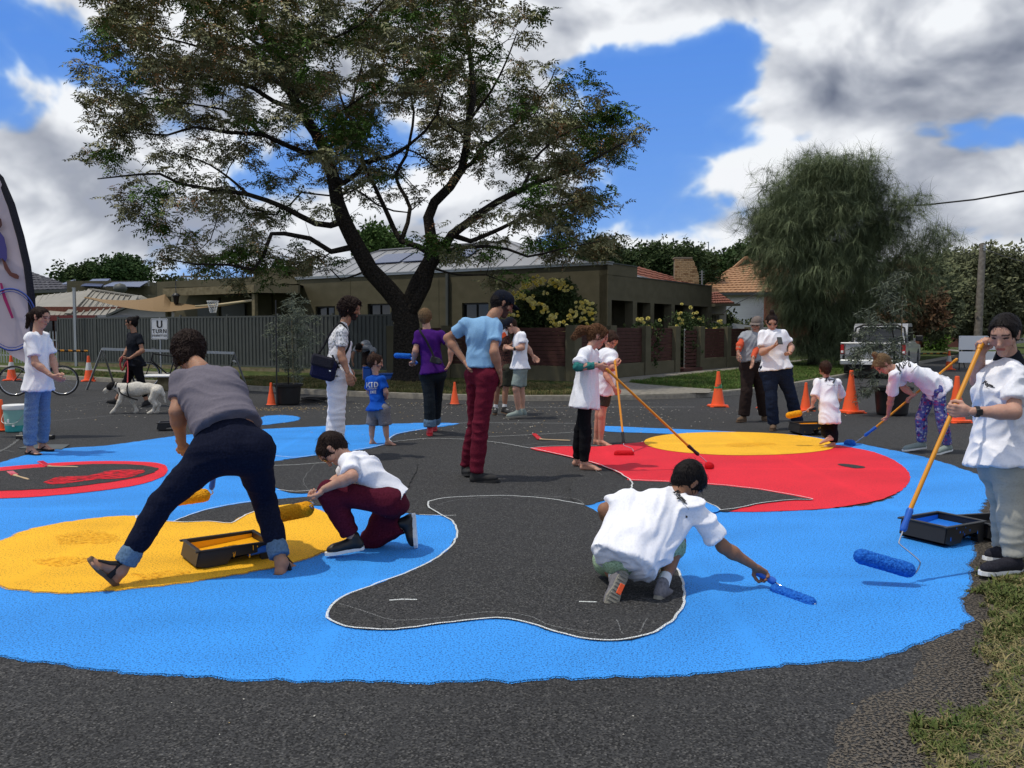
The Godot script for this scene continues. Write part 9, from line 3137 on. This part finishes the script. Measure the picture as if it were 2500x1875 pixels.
# ---------------------------------------------------------------- dog
func build_dog() -> void:
	var D := 15.0
	var t := thing("dog", "white dog with black head patches walking in a dark harness", "dog", Vector3(-6.661,0.011,-15))
	t.position.y = 0
	var w := Color(1,1,1)
	var k := Color(.03,.03,.032)
	var b := Blob.new()
	b.cell = .013
	b.k = .05
	b.col = w
	var up := Vector3(0,0,1)
	# deep chest, tucked belly, level back
	b.add(Vector3(-6.84,0.405,-15), Vector3(-6.617,0.438,-15),.115,.125, up, .35).add(Vector3(-6.617,0.421,-15), Vector3(-6.42,0.448,-15),.12,.085, up, .2).add(Vector3(-6.42,0.448,-15), Vector3(-6.264,0.415,-15),.085,.10, up, .2)
	b.add(Vector3(-6.852,0.448,-15), Vector3(-7.014,0.487,-15),.085,.065)
	# front legs: one reaching forward, one under the chest
	b.add(Vector3(-6.828,0.363,-14.9), Vector3(-6.887,0.217,-14.9),.055,.035).add(Vector3(-6.887,0.217,-14.9), Vector3(-6.99,0.055,-14.88),.032,.020).add(Vector3(-6.99,0.055,-14.88), Vector3(-7.036,0.02,-14.88),.022,.022)
	b.add(Vector3(-6.844,0.332,-15.1), Vector3(-6.739,0.2,-15.1),.055,.033).add(Vector3(-6.739,0.2,-15.1), Vector3(-6.678,0.035,-15.1),.030,.020).add(Vector3(-6.678,0.035,-15.1), Vector3(-6.718,0.005,-15.1),.021,.021)
	# hind legs: stifle forward, hock back
	b.add(Vector3(-6.243,0.396,-14.9), Vector3(-6.316,0.261,-14.88),.085,.048).add(Vector3(-6.316,0.261,-14.88), Vector3(-6.253,0.169,-14.88),.042,.026).add(Vector3(-6.253,0.169,-14.88), Vector3(-6.315,0.046,-14.88),.024,.019).add(Vector3(-6.315,0.046,-14.88), Vector3(-6.378,0.022,-14.86),.022,.022)
	b.add(Vector3(-6.327,0.375,-15.1), Vector3(-6.37,0.233,-15.1),.08,.046).add(Vector3(-6.37,0.233,-15.1), Vector3(-6.28,0.151,-15.1),.04,.026).add(Vector3(-6.28,0.151,-15.1), Vector3(-6.309,0.025,-15.1),.024,.019).add(Vector3(-6.309,0.025,-15.1), Vector3(-6.363,-0.002,-15.1),.02,.02)
	# tail hanging behind
	b.add(Vector3(-6.218,0.448,-15), Vector3(-6.162,0.34,-15),.032,.026).add(Vector3(-6.162,0.34,-15), Vector3(-6.126,0.192,-15),.026,.014)
	var h := Blob.new()
	h.cell = .008
	h.k = .02
	h.col = k
	h.add(Vector3(-7.053,0.5,-15), Vector3(-7.106,0.467,-15),.062,.055).add(Vector3(-6.993,0.561,-14.96), Vector3(-7.034,0.503,-14.96),.012,.024, up, .5).add(Vector3(-7.044,0.557,-15.04), Vector3(-7.078,0.498,-15.04),.012,.024, up, .5)
	h.add(Vector3(-7,0.531,-14.93), Vector3(-7.036,0.453,-14.92),.022,.012, up, .8)
	var m := Blob.new()
	m.cell = .008
	m.k = .015
	m.col = w
	m.add(Vector3(-7.113,0.454,-15), Vector3(-7.199,0.402,-15),.040,.027).add(Vector3(-7.141,0.402,-15), Vector3(-7.187,0.363,-15),.020,.014)
	var n := Blob.new()
	n.cell = .006
	n.col = k
	n.add(Vector3(-7.212,0.415,-15), Vector3(-7.219,0.405,-15),.016,.015)
	var r := Blob.new()
	r.cell = .013
	r.k = .02
	r.col = k
	r.add(Vector3(-6.237,0.467,-15), Vector3(-6.198,0.435,-15),.038,.034)
	job([b, h, m, n, r], t, "body", M.fur_white, .004,20.0)
	var hb := mb()
	for s in [[Vector3(-6.941,0.526,-15), Vector3(-6.85,0.383,-14.85), Vector3(-6.698,0.293,-14.88), Vector3(-6.607,0.243,-14.98)],[Vector3(-6.941,0.526,-15), Vector3(-6.988,0.362,-15.15), Vector3(-6.806,0.275,-15.12), Vector3(-6.624,0.24,-15.02)],[Vector3(-6.777,0.546,-15), Vector3(-6.738,0.43,-14.87), Vector3(-6.713,0.306,-14.88)],[Vector3(-6.777,0.546,-15), Vector3(-6.856,0.413,-15.13), Vector3(-6.822,0.288,-15.12)],[Vector3(-6.966,0.552,-15), Vector3(-6.964,0.492,-14.92), Vector3(-7.016,0.415,-15)]]:
		rope(hb, s, .012,5)
	part("harness", hb, M.strap_dark, t)

# ---------------------------------------------------------------- writing on clothes
# strokes of the handwritten word on the white tees, x along the line, y up, in letter heights
func script_strokes(n: int) -> Array:
	var all := [
		[[-.25,-.35,.0,-.1,.15,.4,.3,.9,.42,1.05,.40,.8,.25,.2,.15,-.3],[.25,.35,.5,.5,.75,.75,.9,1.05,.95,.95,.8,.5,.72,.0,.9,-.1,1.05,.1]],
		[[1.5,.42,1.3,.5,1.15,.25,1.25,.0,1.42,.12,1.52,.45,1.5,.1,1.65,.02]],
		[[1.75,.45,1.75,.15,1.9,.05,2.05,.2,2.15,.5,2.1,.1,1.95,-.5,1.75,-.75,1.62,-.6,1.8,-.3,2.25,.08]],
		[[2.3,.4,2.32,.0,2.36,.3,2.5,.45,2.55,.2,2.55,.0,2.6,.3,2.74,.45,2.8,.2,2.85,.02,2.95,.08]],
		[[2.98,.22,3.15,.28,3.2,.42,3.1,.5,3.0,.3,3.05,.05,3.25,.05]],
		[[3.35,.05,3.5,.45,3.5,.2,3.58,.0,3.4,-.08],[.9,-.35,1.6,-.28,2.4,-.3,3.2,-.22,4.3,.15]]]
	var o := []
	for i in mini(n, all.size()): o.append_array(all[i])
	return o

# a point of the print, laid on the creased surface of the shirt
func onto(w: Dictionary, p: Vector3, lift: float) -> Vector3:
	var sh: Blob = w.shirt
	var into := (p - Vector3(0,1.45,0)).normalized()
	var q := p - into * .40
	for i in 60:
		var d := sh.value(q)
		if d < .002: break
		q += into * maxf(.002, d * .6)
	if sh.value(q) > .03: return Vector3.INF
	return q - into * (maxf(0.0, crease(crease_noise(w.job), jobs[w.job], q)) * 1.25 + lift)

func write_script(w: Dictionary, a: Vector3, along: Vector3, up: Vector3, h: float, letters: int, th: float, lift := .003) -> void:
	var b := mb()
	for s in script_strokes(letters):
		var pts := PackedVector2Array()
		for i in range(0, s.size(),2): pts.append(Vector2(s[i], s[i + 1]))
		var fine := subdiv(pts, .08,0.0, false)
		var line := PackedVector3Array()
		for p in fine:
			var q := onto(w, a + along * p.x * h + up * p.y * h, lift)
			if q != Vector3.INF: line.append(q)
		b.tube(line, PackedFloat32Array([th]),5, true)
	if b.v.is_empty(): return
	shirt_part(w, "handwritten_print", b, M.sign_black)

func shirt_part(w: Dictionary, called: String, b: MB, m: Material) -> void:
	var sn: Node = w.node
	for c in (w.node as Node).get_children():
		if String(c.name).begins_with("t_shirt"): sn = c
	part(called, b, m, sn)

func small_line(w: Dictionary, a: Vector3, along: Vector3, up: Vector3, l: float, th: float) -> void:
	var b := mb()
	var x := 0.0
	while x < l:
		var n := r2(.006,.012)
		var p0 := onto(w, a + along * x, .003)
		var p1 := onto(w, a + along * (x + n * .6) + up * th * r2(-.6,.6),.003)
		if p0 != Vector3.INF and p1 != Vector3.INF: b.tube(PackedVector3Array([p0, p1]), PackedFloat32Array([th * .5]),4)
		x += n
	if b.v.is_empty(): return
	shirt_part(w, "small_print", b, M.steel_fence)

func write_block(w: Dictionary, s: String, a: Vector3, along: Vector3, up: Vector3, h: float, m: Material) -> void:
	var arr := text_mesh(s, h).get_mesh_arrays()
	var v: PackedVector3Array = arr[Mesh.ARRAY_VERTEX]
	var ix: PackedInt32Array = arr[Mesh.ARRAY_INDEX]
	var b := mb()
	for i in range(0, ix.size(),3):
		var q := []
		for j in 3:
			var p := v[ix[i + j]]
			q.append(onto(w, a + along * p.x + up * p.y, .004 + (.002 if p.z > 0 else 0.0)))
		if q[0] != Vector3.INF and q[1] != Vector3.INF and q[2] != Vector3.INF: b.f3(q[0], q[2], q[1])
	shirt_part(w, "block_print", b, m)

func build_lettering() -> void:
	var cr := Vector3(0.916,0.548,-4.75)
	var ce := Vector3(0.988,0.474,-4.7)
	var x := (ce - cr).normalized()
	var y := Vector3(0,0,1).cross(x).normalized()
	write_script(who.crouch, cr, x, y, .022,6,.0028)
	small_line(who.crouch, Vector3(0.959,0.488,-4.75), x, y, .05,.003)
	var b0 := Vector3(4.552,0.981,-10)
	x = (Vector3(4.69,1.129,-10) - b0).normalized()
	y = Vector3(0,0,1).cross(x).normalized()
	write_script(who.bow, b0, x, y, .075,3,.006)
	small_line(who.bow, Vector3(4.69,0.967,-10), x, y, .16,.007)
	var c0 := Vector3(3.912,0.85,-10.6)
	x = (Vector3(4.044,0.847,-10.6) - c0).normalized()
	y = Vector3(0,0,1).cross(x).normalized()
	write_script(who.child, c0, x, y, .055,3,.005)
	small_line(who.child, Vector3(3.929,0.785,-10.6), x, y, .17,.005)
	var k0 := Vector3(-0.98,0.737,-5.4)
	write_script(who.kneel, k0, (Vector3(-0.928,0.719,-5.42) - k0).normalized(), Vector3(.2,1,0).normalized(),.03,1,.0035)
	small_line(who.kneel, Vector3(-0.905,0.68,-5.4), (Vector3(-0.852,0.697,-5.42) - Vector3(-0.905,0.68,-5.4)).normalized(), Vector3.UP, .055,.004)
	var p0 := Vector3(2.744,1.15,-4.95)
	x = (Vector3(2.799,1.128,-4.95) - p0).normalized()
	y = Vector3(0,0,1).cross(x).normalized()
	write_script(who.pole, p0, x, y, .017,6,.0021)
	small_line(who.pole, Vector3(2.752,1.128,-4.95), x, y, .03,.002)
	var ux := Vector3(.98,.04,-.1).normalized()
	write_block(who.kid, "KID", Vector3(-1.747,0.784,-10.6), ux, Vector3.UP, .066, M.felt_gear)
	write_block(who.kid, "PRESIDENT", Vector3(-1.745,0.736,-10.6), ux, Vector3.UP, .017, M.felt_gear)
	write_block(who.kid, "BIKE", Vector3(-1.748,0.694,-10.6), ux, Vector3.UP, .036, M.felt_gear)
